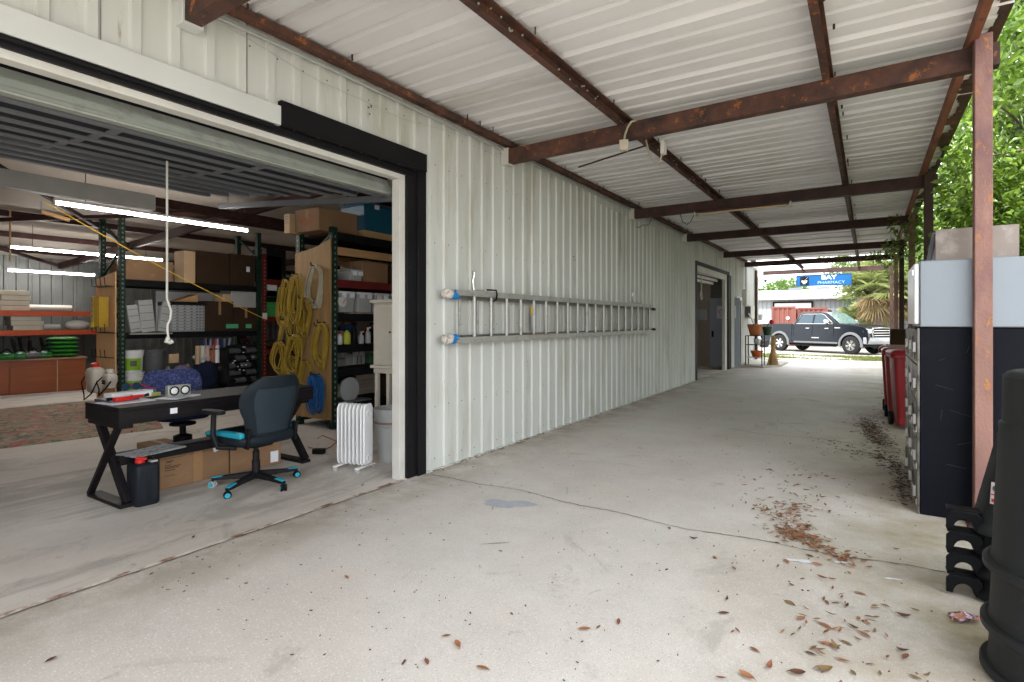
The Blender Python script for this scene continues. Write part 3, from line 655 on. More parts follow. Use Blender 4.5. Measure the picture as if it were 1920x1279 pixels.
def ax(u, v): p = AY(u, v, YA0 - .1); return p.x, p.z
spec = [(533, 538, .24, .60, 10, 'yellow hose coil bulging past the top left corner of the panel'), (575, 560, .30, .55, 9, 'yellow hose coil knotted in the centre of the panel'), (536, 640, .30, .46, 8, 'loose yellow hose coil sagging off the left edge near the middle'), (572, 676, .26, .44, 8, 'yellow hose coil ending in a brass coupling above the blue bundle'),
        (546, 524, .24, .68, 11, 'yellow hose coil hung at the top left of the plywood panel'),
        (568, 516, .26, .72, 11, 'yellow hose coil hung top centre, left of the pale grey one'),
        (560, 580, .26, .62, 10, 'yellow hose coil in the second row hanging left of centre'),
        (541, 600, .24, .60, 8, 'yellow hose coil drooping past the left edge of the panel'),
        (562, 630, .34, .62, 10, 'tangled yellow hose coil in the middle of the left column'),
        (545, 668, .30, .50, 8, 'lowest tangled yellow hose coil, above the black office chair')]
for i, (u, v, w_, h_, n, l_) in enumerate(spec):
    x_, z_ = ax(u, v); coil('hose_coil', l_, x_, z_, w_, h_, n, .0095, M_yel, seed=i + 3, y=YA0 - .085 - .05 * (i % 3), messy=.085)
x_, z_ = ax(606, 606); coil('hose_coil', 'neat round yellow hose coil on the right side of the panel', x_, z_, .27, .62, 12, .0095, M_yel, seed=20, messy=.025)
x_, z_ = ax(598, 612); coil('hose_coil', 'wide loose yellow hose coil behind the neat one on the right of the panel', x_, z_, .40, .66, 5, .0095, M_yel, seed=33, y=YA0 - .075, messy=.03)
x_, z_ = ax(594, 500); coil('hose_coil', 'pale grey hose coil at the top right of the plywood panel', x_, z_, .34, .58, 11, .011, M_hosegr, seed=21, group=None, messy=.03)
x_, z_ = ax(596, 703); coil('hose_coil', 'bright blue hose bundle hanging low on the panel beside the chair', x_, z_, .24, .50, 14, .010, M_blue, seed=22, group=None, messy=.09, y=YA0 - .12)
# extension cord on floor
p = AG(600, 812, .012); co_ = thing('floor_cord', 'thin orange extension cord lying on the floor left of the radiator heater', 'cord', (p.x, p.y, 0))
pts = [AG(u, v, .012) for u, v in ((578, 838), (590, 842), (604, 845), (620, 838), (632, 828), (618, 822), (604, 816), (596, 822))]
B().tube(pts, .006, 6).obj('cable', mat("orange_cord", (.45, .14, .04), .6), co_); B().cb(AG(598, 846, .03), (.12, .08, .05), .5).obj('plug', M_blk, co_)

# ---- generic goods
def carton(label, x0, x1, y0, y1, z0, z1, m=None, group=None, tape=True, rz=0, name='carton', cat='box'):
    m = m or M_card; c = ((x0 + x1) / 2, (y0 + y1) / 2, z0); o = thing(name, label, cat, c, group, rz)
    hx, hy, h = abs(x1 - x0) / 2, abs(y1 - y0) / 2, z1 - z0
    B().box(-hx, hx, -hy, hy, 0, h).obj('body', m, o, min(.006, h * .1), world=False)
    if tape:
        b = B()
        if hy > hx: b.box(-.025, .025, -hy - .0015, hy + .0015, h * .55, h + .0015)
        else: b.box(-hx - .0015, hx + .0015, -.025, .025, h * .55, h + .0015)
        b.obj('tape', M_tape, o, world=False)
    return o
def onx(label, u0, v0, u1, v1, X, dep, m=None, zf=None, **k):
    a = AX(u0, v1, X); c = AX(u1, v0, X); z0 = zf if zf is not None else a.z
    z1 = c.z if zf is None else z0 + (EYE + (c.z - EYE)) - z0
    return carton(label, X - dep, X, a.y, c.y, z0, max(z1, z0 + .04), m, **k)
# on top of the hose rack
T = 2.665
o = carton('brown carton with a red arrow-like mark on top of the hose rack', -6.62, -6.12, 4.80, 5.45, T, 2.97, M_card)
b = B(); b.tube([(-6.52, 4.797, 2.80), (-6.37, 4.797, 2.86), (-6.22, 4.797, 2.80)], .006, 5); b.tube([(-6.50, 4.797, 2.785), (-6.37, 4.797, 2.76), (-6.24, 4.797, 2.785)], .006, 5); b.obj('printed_mark', M_orange, o)
o = carton('small upright carton with handwriting at the left end of the hose rack top', -6.78, -6.66, 4.74, 4.93, T, 2.93, M_cardl, tape=False)
b = B(); [b.box(-6.765, -6.68 - .02 * (q % 2), 4.7375, 4.7385, 2.80 + q * .022, 2.806 + q * .022) for q in range(5)]; b.obj('pen_marks', M_grey_d, o)
def tote(label, x0, x1, y0, y1, z0, z1, m, ml=None, group=None):
    o = thing('storage_tote', label, 'tote', ((x0 + x1) / 2, (y0 + y1) / 2, z0), group); c = .92
    cx, cy = (x0 + x1) / 2, (y0 + y1) / 2; hx, hy = (x1 - x0) / 2, (y1 - y0) / 2
    def ring(s_, z): return [Vector((cx + a * hx * s_, cy + d * hy * s_, z)) for a, d in ((-1, -1), (1, -1), (1, 1), (-1, 1))]
    B().loft([ring(.86, z0), ring(.97, z1 - .05), ring(1.0, z1 - .045), ring(1.0, z1 - .02)]).obj('tub', m, o, .01)
    B().loft([ring(1.02, z1 - .018), ring(1.02, z1 - .002), ring(.94, z1 + .012)]).obj('lid', ml or m, o, .006)
    for y in (cy - hy * .5, cy + hy * .5): B().cb((x1 + .012, y, z1 - .05), (.02, .08, .06)).obj('latch', M_paper, o, .004)
    return o
b = thing('timber_plank', 'short pale timber plank under the blue tote on the hose rack', 'plank', (-6.3, 6.1, T)); B().box(-6.62, -6.08, 5.55, 6.75, T, T + .10).obj('board', mat("pale_pine", (.50, .32, .14), .65, 0, .12, 3, stretch=(8, .7, 8)), b, .004)
tote('blue plastic tote with a grey latch on top of the hose rack', -6.62, -6.10, 5.55, 6.55, T + .102, 3.18, M_teal)
p = thing('metal_duct', 'short shiny metal duct lying above the boxes near the raised door track', 'duct', (-5.9, 5.1, 3.2)); B().tube([AX(640, 378, -5.9), AX(672, 352, -5.9)], .055, 20).obj('pipe', M_chrome, p); B().tube([AX(637, 381, -5.9), AX(641, 377, -5.9)], .062, 20).obj('collar', M_galv, p)
carton('dark carton at the right end of the hose rack top', -6.7, -6.15, 6.75, 7.35, T, 3.05, M_cardd)
# shelves of the hose rack
carton('brown carton on the second shelf behind the red beam', -6.6, -6.12, 5.55, 6.05, 2.022, 2.33, M_card, group='cartons on the hose rack')
carton('dark brown carton on the second shelf at the right', -6.6, -6.12, 6.12, 6.55, 2.022, 2.30, M_cardd, group='cartons on the hose rack')
carton('dusty brown carton at the far right of the second shelf', -6.6, -6.12, 6.65, 7.1, 2.022, 2.34, M_cardd, group='cartons on the hose rack')
tote('small pale tub on the second shelf beside the rack post', -6.4, -6.10, 5.32, 5.54, 2.022, 2.18, M_greyp)
for k in range(5):
    tote(['clear drawer tub beside the rack post', 'second clear drawer tub on the third shelf', 'middle clear drawer tub on the third shelf', 'clear drawer tub above the cream cabinet', 'last clear drawer tub by the door jamb'][k] , -6.4, -6.10, 5.12 + k * .33, 5.40 + k * .33, 1.58, 1.86, M_greyp, M_white, group='clear drawer tubs on the third shelf')
cl = thing('round_gauge', 'round white dial among the tubs on the hose rack', 'gauge', AX(641, 566, -6.05)); c0 = AX(641, 566, -6.05)
Mx = Matrix.Rotation(R(90), 4, 'Y'); B().lathe([(.001, .02), (.07, .02), (.075, .012), (.075, 0), (.001, 0)], c0, 24, Mx).obj('dial', M_frame, cl); B().tube([c0 + Vector((.024, 0, -.02)), c0 + Vector((.024, .03, .03))], .004, 5).obj('needle', M_red, cl)
def bottle(label, x, y, z, h, r, m, mc, group, spray=True):
    o = thing('spray_bottle', label, 'bottle', (x, y, z), group)
    B().lathe([(r * .9, 0), (r, .01), (r, h * .6), (r * .75, h * .72), (r * .35, h * .8), (r * .35, h * .86)], (x, y, z), 14).obj('bottle', m, o)
    b = B(); b.lathe([(r * .45, h * .86), (r * .42, h * .95)], (x, y, z), 12)
    if spray: b.box(x - r * .35, x + r * 1.1, y - r * .3, y + r * .3, z + h * .95, z + h * 1.04)
    b.obj('cap', mc, o)
M_cl = mat("milky_plastic", (.40, .42, .42), .4, 0, .1, 6)
bl = ['white spray bottle with a red label on the fourth shelf', 'squat green-yellow bottle on the fourth shelf', 'black-topped dark bottle on the fourth shelf', 'tall clear spray bottle on the fourth shelf', 'pale bottle beside the cream cabinet', 'rear black bottle on the fourth shelf']
for k in range(6):
    bottle(bl[k], -6.15 - .08 * (k == 5), 5.16 + k * .13, 1.132, .17 + .06 * (k % 3), .042 + .012 * (k == 1), [M_white, mat("lime_label", (.42, .45, .04), .5), M_blk, M_cl, M_cl, M_blk][k], [M_red, M_blk, M_blk, M_cl, M_white, M_blk][k], 'bottles on the hose rack shelf', k != 1)
for k, (a, h, m, l_) in enumerate(((5.08, .26, M_frame, 'white frame panel standing on the fifth shelf'), (5.36, .22, M_greyp, 'grey panel standing on the fifth shelf'), (5.7, .27, M_frame, 'slatted white panel on the fifth shelf by the cabinet'))):
    o = thing('slatted_panel', l_, 'slatted panel', (-6.2, a, .80)); b = B(); b.box(-6.5, -6.48, a, a + .22, .802, .802 + h); o2 = b.obj('board', m, o)
    b = B(); [b.box(-6.48, -6.46, a + .02 + q * .07, a + .05 + q * .07, .81, .80 + h * .95) for q in range(3)]; b.obj('slats', M_greyp, o)
o = thing('circular_saw', 'grey circular saw on the bottom shelf of the hose rack', 'power tool', (-6.2, 5.3, .17)); c0 = Vector((-6.15, 5.32, .50))
B().lathe([(.001, .03), (.17, .03), (.17, 0), (.001, 0)], c0, 28, Mx).obj('blade_guard', M_greyp, o); B().box(-6.5, -6.0, 5.1, 5.62, .33, .35).obj('base_plate', M_galv, o); B().tube([(-6.2, 5.2, .6), (-6.3, 5.35, .68), (-6.3, 5.5, .6)], .02, 8).obj('handle', M_blk, o)
B().box(-6.6, -6.1, 5.06, 6.2, .162, .33); carton('dark crate on the bottom level of the hose rack', -6.6, -6.1, 5.06, 6.2, .162, .328, M_blk, tape=False)
carton('wide brown carton low on the hose rack behind the heater', -6.6, -6.1, 6.3, 7.2, .162, .62, M_cardd)
carton('stack of flattened brown cardboard on the fourth shelf', -6.6, -6.1, 5.3, 6.0, 1.562, 1.575, M_cardl, tape=False)

# rack B goods, top level (deck 2.14)
z = 2.142
onx('wide light-brown carton on the left of the tall rack', 236, 492, 325, 530, XB + .02, .6, M_card, z)
o = thing('plywood_offcut', 'upright plywood offcut on the tall rack, left of the dark cartons', 'board', AX(356, 525, XB)); a = AX(345, 520, XB + .03); c = AX(366, 475, XB + .03); B().box(XB - .3, XB + .03, a.y, c.y, z, c.z + .03).obj('board', M_cardl, o)
onx('dark brown carton with a pale stripe on the tall rack', 368, 476, 430, 530, XB, .6, M_cardd, z)
o = onx('dark brown carton with a small white label near the red post', 432, 480, 478, 530, XB, .6, M_cardd, z, tape=False); a = AX(462, 488, XB + .003); B().box(XB + .001, XB + .004, a.y, a.y + .07, 2.42, 2.52).obj('label_sticker', M_paper, o)
a = AX(396, 500, XB); B().box(XB + .001, XB + .004, a.y, a.y + .10, 2.2, 2.62)
onx('crate of dark goods behind the red rack post on the top level', 500, 470, 536, 505, XB, .5, M_blkpl, 2.302, tape=False)
# level 2 (deck 1.27)
z = 1.272
def panel_lean(label, u0, u1, vt, m, lean, X=XB - .05, t=.05, seed=0):
    a = AX(u0, 625, X); c = AX(u1, vt, X); o = thing('tile_panel', label, 'panel', (X, (a.y + c.y) / 2, z), 'grey panels leaning on the tall rack')
    Mr = Matrix.Translation((X, (a.y + c.y) / 2, z)) @ Matrix.Rotation(lean, 4, 'X'); w_ = c.y - a.y; h = c.z - z
    b = B().box(-t, 0, -w_ / 2, w_ / 2, .005, h, Mr); b.obj('sheet', m, o)
    b = B()
    for k in range(4): b.box(.001, .003, -w_ / 2 + .01, w_ / 2 - .01, h * (k + .5) / 4.2, h * (k + .5) / 4.2 + .008, Mr)
    b.obj('grooves', M_grey_d, o); return o
panel_lean('narrow grey panel leaning at the left end of the tall rack', 246, 266, 572, M_greyp, R(9)); panel_lean('large ribbed grey panel leaning in the middle of the tall rack', 266, 292, 563, M_greyp, R(6), t=.12)
panel_lean('tilted grey panel leaning right, beside the rope', 296, 312, 566, M_greyp, R(-10)); 
o = onx('stack of pale grey cartons with printed text on the tall rack', 323, 573, 384, 625, XB, .5, mat("grey_print_carton", (.34, .35, .36), .7, 0, .05, 4), z, tape=False)
b = B(); a = AX(323, 600, XB); c = AX(384, 600, XB); n = 9
for k in range(n):
    zz = z + .02 + k * .052; b.box(XB + .001, XB + .003, a.y + .01, c.y - .01, zz, zz + .006)
    for q in (.12, .34, .55, .72, .82, .92): b.box(XB + .001, XB + .003, a.y + (c.y - a.y) * q, a.y + (c.y - a.y) * q + .035, zz + .016, zz + .036)
b.obj('printed_lines', M_grey_d, o)
onx('black lid lying on the grey carton stack', 322, 567, 390, 573, XB, .5, M_blk, AX(350, 573, XB).z, tape=False)
M_sticker = mat("green_sticker", (.08, .42, .20), .6)
o = onx('large brown carton with a double green sticker, right of the grey stack', 385, 566, 438, 625, XB, .55, M_cardd, z); a = AX(424, 612, XB + .004)
B().box(XB + .0015, XB + .004, a.y, a.y + .24, z + .05, z + .13).obj('sticker', M_sticker, o)
o = onx('brown carton with a single green sticker beside the red post', 440, 577, 482, 625, XB, .55, M_cardd, z); a = AX(461, 612, XB + .004)
B().box(XB + .0015, XB + .004, a.y, a.y + .12, z + .05, z + .13).obj('sticker', M_sticker, o)
zt = AX(460, 577, XB).z
o = onx('small grey-white drawer unit on top of the brown carton near the red post', 434, 546, 480, 577, XB - .02, .4, M_greyp, zt + .003, tape=False)
o = onx('small light carton beside the drawer unit', 418, 552, 434, 566, XB - .02, .3, M_cardl, AX(425, 566, XB).z + .003, tape=False)
o = thing('white_board', 'white sheet standing behind the cartons on the tall rack', 'board', (XB - .62, 5.3, z)); B().box(XB - .62, XB - .60, 4.95, 6.2, z, 2.0).obj('sheet', M_white, o)
o = thing('wood_offcut', 'orange-brown wooden wedge on top of the grey carton stack', 'board', (XB - .2, 5.2, 1.75)); a = AX(330, 567, XB - .1); c = AX(371, 554, XB - .1); B().prism([(a.y, a.z + .02), (c.y, a.z + .02), (c.y, c.z + .02)], XB - .4, XB - .1, 'x').obj('wedge', M_wood, o)
o = thing('metal_strip', 'pale metal strip lying on the front edge of the tall rack', 'strip', (XB + .06, 4.6, 1.25)); a = AX(243, 628, XB + .06); c = AX(322, 628, XB + .06); B().box(XB + .03, XB + .09, a.y, c.y, 1.235, 1.262).obj('bar', M_alu, o)
# buckets on floor in front/below
def bucket(label, x, y, z, r, h, m, lid=True, labelm=None, group='buckets under the tall rack'):
    o = thing('bucket', label, 'bucket', (x, y, z), group)
    B().lathe([(r * .86, 0), (r * .9, .01), (r * .97, h * .74), (r * 1.04, h * .745), (r * 1.04, h * .77), (r * .98, h * .775), (r * .99, h * .84), (r * 1.06, h * .845), (r * 1.06, h * .87), (r, h * .875), (r, h * .93)], (x, y, z), 28).obj('pail', m, o)
    B().lathe([(r * 1.05, h * .93), (r * 1.07, h * .94), (r * 1.07, h), (r * .96, h + .002), (r * .94, h - .012), (.001, h - .012)], (x, y, z), 28).obj('lid', m, o)
    if labelm:
        b = B(); a0, a1 = -1.35, .55; n = 12; vs = []
        for k in range(n + 1):
            a = a0 + (a1 - a0) * k / n
            for zz, f in ((h * .12, .905), (h * .66, .965)): vs.append((x + r * (f + .008) * math.cos(a), y + r * (f + .008) * math.sin(a), z + zz))
        b.add(vs, [(2 * k, 2 * k + 2, 2 * k + 3, 2 * k + 1) for k in range(n)]); b.obj('label_wrap', labelm, o, fix=False)
        b = B(); vs = []
        for k in range(6):
            a = -.55 + .12 * k
            for zz, f in ((h * .3, .925), (h * .55, .955)): vs.append((x + r * (f + .016) * math.cos(a), y + r * (f + .016) * math.sin(a), z + zz))
        b.add(vs, [(2 * k, 2 * k + 2, 2 * k + 3, 2 * k + 1) for k in range(5)]); b.obj('printed_patch', M_grey_d, o, fix=False)
    return o
M_glabel = mat("green_label", (.22, .42, .02), .5)
Xb = XB + .05
pb = AX(259, 700, Xb); hb = .37
zt0 = .225
# two-high stack ends at image row 643
for k, zz in enumerate((.225, .225 + hb + .002)):
    bucket(['white bucket with green label, lower of the stacked pair', 'white bucket with green label, upper of the stacked pair'][k], Xb - .22, pb.y, zz, .165, hb, M_white, labelm=M_glabel)
b2 = AX(299, 700, Xb)
for k, zz in enumerate((.225, .225 + hb + .002)):
    bucket(['dark grey bucket, lower of the pair beside the white buckets', 'dark grey bucket, upper of the pair beside the white buckets'][k], Xb - .24, b2.y + .02, zz, .18, hb + .005, M_grey_d)
bucket('plain grey bucket tucked behind the white pair', Xb - .55, pb.y - .02, .225, .16, hb, M_greyp)
# clutter at middle: bags, tools, rolls
def sack(name, label, cx, cy, z0, rx, ry, h, m, cat='bag', seed=1, group=None):
    r_ = random.Random(seed); o = thing(name, label, cat, (cx, cy, z0), group); rings = []; n = 18
    ph = [r_.uniform(0, 6) for _ in range(4)]
    for i in range(9):
        t = i / 8; s_ = (math.sin(math.pi * min(1, .12 + t * .80)) ** .45) if t < 1 else .35
        rings.append([Vector((cx + rx * s_ * (1 + .10 * math.sin(3 * a + ph[0] + t * 3) + .06 * math.sin(7 * a + ph[1])) * math.cos(a), cy + ry * s_ * (1 + .10 * math.sin(2 * a + ph[2] + t * 4) + .05 * math.sin(6 * a + ph[3])) * math.sin(a), z0 + h * t)) for a in [2 * math.pi * k / n for k in range(n)]])
    B().loft(rings).obj('cloth', m, o, ang=70); return o
M_navy = mat("navy_cloth", (.012, .02, .05), .85, 0, .3, 6, bump=.4, bscale=30); M_dblue = mat("dark_blue_cloth", (.02, .04, .10), .8, 0, .3, 6)
sack('cloth_bundle', 'navy cloth bundle piled behind the blue patterned chair', XB - .1, 5.55, .225, .25, .24, .52, M_navy, seed=2)
sack('cloth_bundle', 'black bundle to the right of the navy cloth pile', XB - .12, 6.0, .225, .22, .22, .42, M_blkpl, seed=5)
sack('cloth_bundle', 'purple-grey bag beside the cardboard flap', XB - .12, 5.15, .50, .10, .13, .17, mat("purple_grey_cloth", (.16, .13, .22), .8, 0, .3, 20), seed=7)
sack('plastic_bag', 'crumpled clear plastic bag on top of the cloth pile', XB - .1, 5.5, .73, .13, .17, .12, M_cl, seed=9)
o = thing('cardboard_flap', 'light cardboard flap sticking up beside the dark buckets', 'cardboard', AX(325, 670, XB + .3)); B().cb(AX(326, 672, XB + .3), (.02, .17, .15), .2).obj('sheet', M_cardl, o)
for k in range(5):
    a = AX(372 + k * 9, 655, XB + .0); o = thing('paper_roll', ['light brown paper roll standing at the left of the row', 'second pale roll in the row under the shelf', 'pale pink roll in the row under the shelf', 'red-brown roll in the row under the shelf', 'thin white roll at the right end of the row'][k], 'roll', (XB, a.y, .62), 'paper rolls under the tall rack')
    B().lathe([(.001, 0), (.042, 0), (.042, .33), (.028, .33), (.028, .32), (.001, .32)], (XB - .02, a.y, .68), 16).obj('tube', [M_cardl, M_frame, mat("pink_roll", (.5, .36, .32), .7), mat("rust_roll", (.35, .12, .06), .7), M_white][k], o)
bkcols = [(.03, .05, .12), (.2, .22, .25), (.02, .03, .06), (.35, .36, .4), (.04, .05, .07), (.5, .05, .1), (.4, .42, .4), (.03, .04, .1)]
for k in range(13):
    a = AX(383 + k * 4.4, 640, XB + .01); c_ = bkcols[k % 8]
    o = B().cb((XB - .08, a.y, 1.045), (.16, .022, .17), 0, Matrix.Rotation(R(rnd.uniform(-16, 4)), 4, 'X')).obj('binder', mat("binder_%d" % (k % 8), c_, .5), None, .003)
    tag(o, '%s slim binder from the left in the row hung under the tall rack shelf' % 'first second third fourth fifth sixth seventh eighth ninth tenth eleventh twelfth thirteenth'.split()[k], 'binder', 'row of binders under the shelf')
B().box(XB - .2, XB + .02, 5.55, 6.5, .93, .95).obj('binder_ledge', M_blk, rB)
o = thing('parts_organizer', 'dark parts cabinet with rows of small bins and white knobs beside the red post', 'cabinet', (XB - .1, 6.25, .2))
a = AX(428, 660, XB + .1); c = AX(483, 660, XB + .1); B().box(XB - .3, XB + .06, a.y, c.y, .225, 1.0).obj('case', M_blkpl, o, .005)
for i in range(5):
    for j in range(5):
        yy = a.y + .04 + j * (c.y - a.y - .06) / 5; zz = .28 + i * .14; B().prism([(XB + .061, zz), (XB + .12, zz + .03), (XB + .12, zz + .06), (XB + .061, zz + .10)], yy, yy + (c.y - a.y) / 6.2, 'y').obj('bin', M_grey_d if (i + j) % 3 else M_blk, o)
b = B(); [b.cb((XB + .125, a.y + rnd.uniform(.05, c.y - a.y - .05), rnd.uniform(.5, .98)), (.012, .03, .02)) for _ in range(12)]; b.obj('knobs', M_white, o)

# items inside rack C
onx('light brown carton with small print beyond the hose board', 500, 675, 524, 700, XB, .5, M_cardl, .902, tape=False)
for l_, u0, v0, u1, v1, m, zf in (('green crate on the red rack', 497, 545, 522, 572, mat("green_crate", (.05, .32, .08), .5), 1.552), ('white pail-shaped box on the red rack', 500, 527, 520, 540, M_white, 1.952), ('red cooler on the red rack top', 502, 482, 528, 497, M_red, 2.302), ('long dark carton on the red rack floor level', 500, 640, 535, 672, M_cardd, .205)):
    onx(l_, u0, v0, u1, v1, XB, .45, m, zf, tape=False)
# yellow tool box hung on hooks, writing
a = AY(172, 600, YB0 - .2)
o = thing('yellow_case', 'tall yellow slotted case hanging on the hooks of the pale plywood', 'case', (XB - .72, YB0 - .25, 1.35))
ya, yb_ = YB0 - .26, YB0 - .12; xa = AY(185, 600, ya).x; xb_ = AY(171, 600, ya).x
za, zb_ = AY(180, 614, ya).z, AY(180, 556, ya).z
M_yeldark = mat("yellow_slats", (.40, .25, .02), .5, 0, .15, 8)
B().box(xb_, xa, ya, yb_, za, zb_).obj('case', M_yeldark, o, .004)
B().box(xb_ - .004, xb_ + (xa - xb_) * .4, ya - .006, ya - .001, za, zb_).obj('front_strip', mat("pale_yellow_strip", (.75, .55, .2), .6), o)
b = B(); [b.box(xb_ + (xa - xb_) * (.5 + q * .12), xb_ + (xa - xb_) * (.55 + q * .12), ya - .004, ya - .001, za + .02, zb_ - .02) for q in range(4)]; b.obj('ribs', M_yelb, o)
for k in range(6): text('letters', 'KGCBEK'[k], .055, M_blktxt, facing((xb_ + (xa - xb_) * .2, ya - .008, zb_ - .06 - k * .085), (0, -1, 0)), o, .0005)
B().box(xb_, xb_ + .12, ya - .012, ya - .007, za, za + .09).obj('yellow_patch', mat("bright_yellow", (.85, .72, .02), .5), o)
# garden sprayers
def sprayer(label, u, v0, v1, X_, Y_, w_, m, cap, txt=None):
    c = AY(u, v1, Y_); top = AY(u, v0, Y_).z; o = thing('garden_sprayer', label, 'sprayer', (c.x, Y_, c.z), 'garden sprayers hanging on the pale plywood'); h = top - c.z
    def ring(s_, t, z_): return [Vector((c.x + math.copysign(abs(math.cos(a)) ** .55, math.cos(a)) * w_ * .5 * s_, Y_ + math.copysign(abs(math.sin(a)) ** .55, math.sin(a)) * w_ * .36 * t, c.z + h * z_)) for a in [2 * math.pi * k / 20 for k in range(20)]]
    B().loft([ring(.55, .6, 0), ring(.8, .8, .05), ring(.82, .85, .3), ring(1, 1, .45), ring(1, 1, .80), ring(.85, .85, .93), ring(.4, .4, 1.0)]).obj('tank', m, o, ang=60)
    B().lathe([(.06, 0), (.06, .05), (.03, .07)], (c.x, Y_, c.z + h), 16).obj('cap', cap, o)
    B().tube([(c.x - w_ * .45, Y_ - .05, c.z + h * .8), (c.x - w_ * .62, Y_ - .12, c.z + h * .4), (c.x - w_ * .5, Y_ - .1, c.z - .02), (c.x - w_ * .1, Y_ - .14, c.z - .10), (c.x + w_ * .4, Y_ - .1, c.z + .0), (c.x + w_ * .7, Y_ - .05, c.z + h * .5)], .010, 6).obj('hose', M_blk, o)
    if txt: text('writing', txt, .085, M_blktxt, facing((c.x, Y_ - w_ * .36 - .004, c.z + h * .42), (0, -1, 0)), o, .001, bold=.003)
    return o
M_milky = mat("milky_tank", (.60, .56, .48), .5, 0, .08, 5, dirt=(.35, .3, .22), dth=.66, dscale=6)
sprayer('larger milky backpack sprayer with a red cap', 179, 688, 736, 0, YB0 - .34, .30, M_milky, M_red)
sprayer('smaller milky sprayer tank with painted numbers', 206, 700, 728, 0, YB0 - .30, .23, M_milky, M_frame, '283')
# ---- back wall goods
def backstack(label, u0, u1, v0, v1, n, X, zf, m, group):
    a = AX(u0, v1, X); c = AX(u1, v0, X); h = (c.z - zf) / n; 
    for k in range(n):
        l2 = label if n == 1 else '%s, %s' % (label, ['bottom one', 'second from the bottom', 'third from the bottom', 'fourth from the bottom', 'fifth from the bottom', 'top one'][k if k < n - 1 else 5])
        carton(l2, X - .4, X, a.y + rnd.uniform(-.02, .02), c.y + rnd.uniform(-.05, .02), zf + k * h + .001, zf + (k + 1) * h - .004, m, group, False, name='flat_box')
M_pale = mat("pale_carton", (.52, .48, .40), .8, 0, .08, 5)
Xf = XD + .25
backstack('long pale flat box on the upper orange beam', 0, 56, 545, 576, 4, Xf, 1.682, M_pale, 'pale flat boxes on the back rack')
backstack('pale flat box on the lower orange beam', 22, 82, 593, 616, 3, Xf, 1.262, M_pale, 'pale flat boxes on the back rack')
for l_, u0, u1, v, zf, m in (('rolled sheet of packing film on the upper beam', 60, 140, 572, 1.682, M_frame), ('short rolled mat on the lower beam', 86, 118, 612, 1.262, M_frame)):
    a = AX(u0, v, Xf); c = AX(u1, v, Xf); o = thing('roll', l_, 'roll', (Xf, a.y, zf)); r_ = .07
    B().tube([(Xf - .2, a.y, zf + r_), (Xf - .2, c.y, zf + r_)], r_, 16).obj('sheet', m, o); B().tube([(Xf - .2, c.y - .01, zf + r_), (Xf - .2, c.y + .01, zf + r_)], r_ * .5, 12).obj('core', M_blk, o)
sack('plastic_bag', 'white plastic bag at the right end of the lower orange beam', Xf - .15, 5.35, 1.262, .16, .22, .22, M_frame, seed=31)
sack('plastic_bag', 'dark bag at the left end of the lower orange beam', Xf - .15, 3.72, 1.262, .16, .2, .25, M_blk, seed=33)
# credenza (angled)
cA, cB = AG(-30, 745), AG(162, 731); dv = (cB - cA); rzc = math.atan2(dv.y, dv.x)
cr = thing('credenza', 'reddish-brown wooden office credenza near the back wall', 'cabinet', cA, rz=rzc); Lc = dv.length; Hc = .70
M_mahog = mat("mahogany_laminate", (.26, .068, .020), .45, 0, .12, 1.5, stretch=(1, 6, 6))
B().box(-.02, Lc + .02, -.02, .62, Hc - .03, Hc).obj('top', mat("credenza_top", (.34, .19, .12), .5), cr, .004, world=False)
B().box(0, Lc, .03, .6, .0, Hc - .031).obj('carcass', M_mahog, cr, .003, world=False)
B().box(.02, .35, .0, .028, .02, Hc - .04).obj('drawer_front', M_mahog, cr, .004, world=False); B().box(Lc * .70, Lc - .01, 0, .028, .02, Hc - .04).obj('door_panel', M_mahog, cr, .004, world=False)
B().box(.37, Lc * .69, .008, .029, .02, Hc - .17).obj('modesty_panel', M_mahog, cr, .004, world=False); B().box(Lc * .69, Lc * .70, -.004, .03, 0, Hc - .03).obj('divider', M_cardl, cr, world=False)
M_bgreen = mat("green_plastic_bag", (.04, .24, .02), .3, 0, .25, 5, dirt=(.01, .08, .06), dth=.52, dscale=5, dsoft=.02, stretch=(1, 1, 5))
for k in range(5):
    a = AX(118, 650, -14.4); o = thing('green_bag', ['green plastic soil bag, bottom of the stack of five', 'green plastic soil bag, second from the bottom', 'green plastic soil bag, third from the bottom', 'green plastic soil bag, fourth from the bottom', 'green plastic soil bag on top of the stack'][k], 'bag', (-14.4, a.y, Hc + k * .085), 'green bags stacked on the credenza')
    rings = []
    for i in range(9):
        t = i / 8; s_ = (1 - abs(2 * t - 1) ** 4) ** .5; yy = a.y - .28 + .56 * t
        rings.append([Vector((-14.4 + .2 * math.cos(q) * (.3 + .7 * s_), yy, Hc + .045 + k * .085 + .045 * math.sin(q) * (.15 + .9 * s_))) for q in [2 * math.pi * j / 14 for j in range(14)]])
    B().loft(rings).obj('sack', M_bgreen, o, ang=60)
for k, (u, m, l_) in enumerate(((10, M_bgreen, 'bright green leaf blower body at the left edge of the credenza'), (36, M_bgreen, 'bright green trimmer head left of the grey tank'), (82, M_bgreen, 'small green battery tool beside the bag stack'), (60, M_grey_d, 'dark grey rounded tank between the green tools'))):
    a = AX(u, 668, -14.2); o = thing('garden_tool', l_, 'power tool', (-14.2, a.y, Hc)); 
    B().lathe([(.001, 0), (.10, .005), (.14, .05), (.12, .11), (.05, .15), (.001, .15)], (-14.2, a.y, Hc + .002), 18, sy=1.1 if m is M_bgreen else 1.6).obj('housing', m, o)
    B().tube([(-14.15, a.y - .1, Hc + .12), (-14.1, a.y, Hc + .22), (-14.15, a.y + .1, Hc + .12)], .015, 8).obj('grip', M_blk, o)
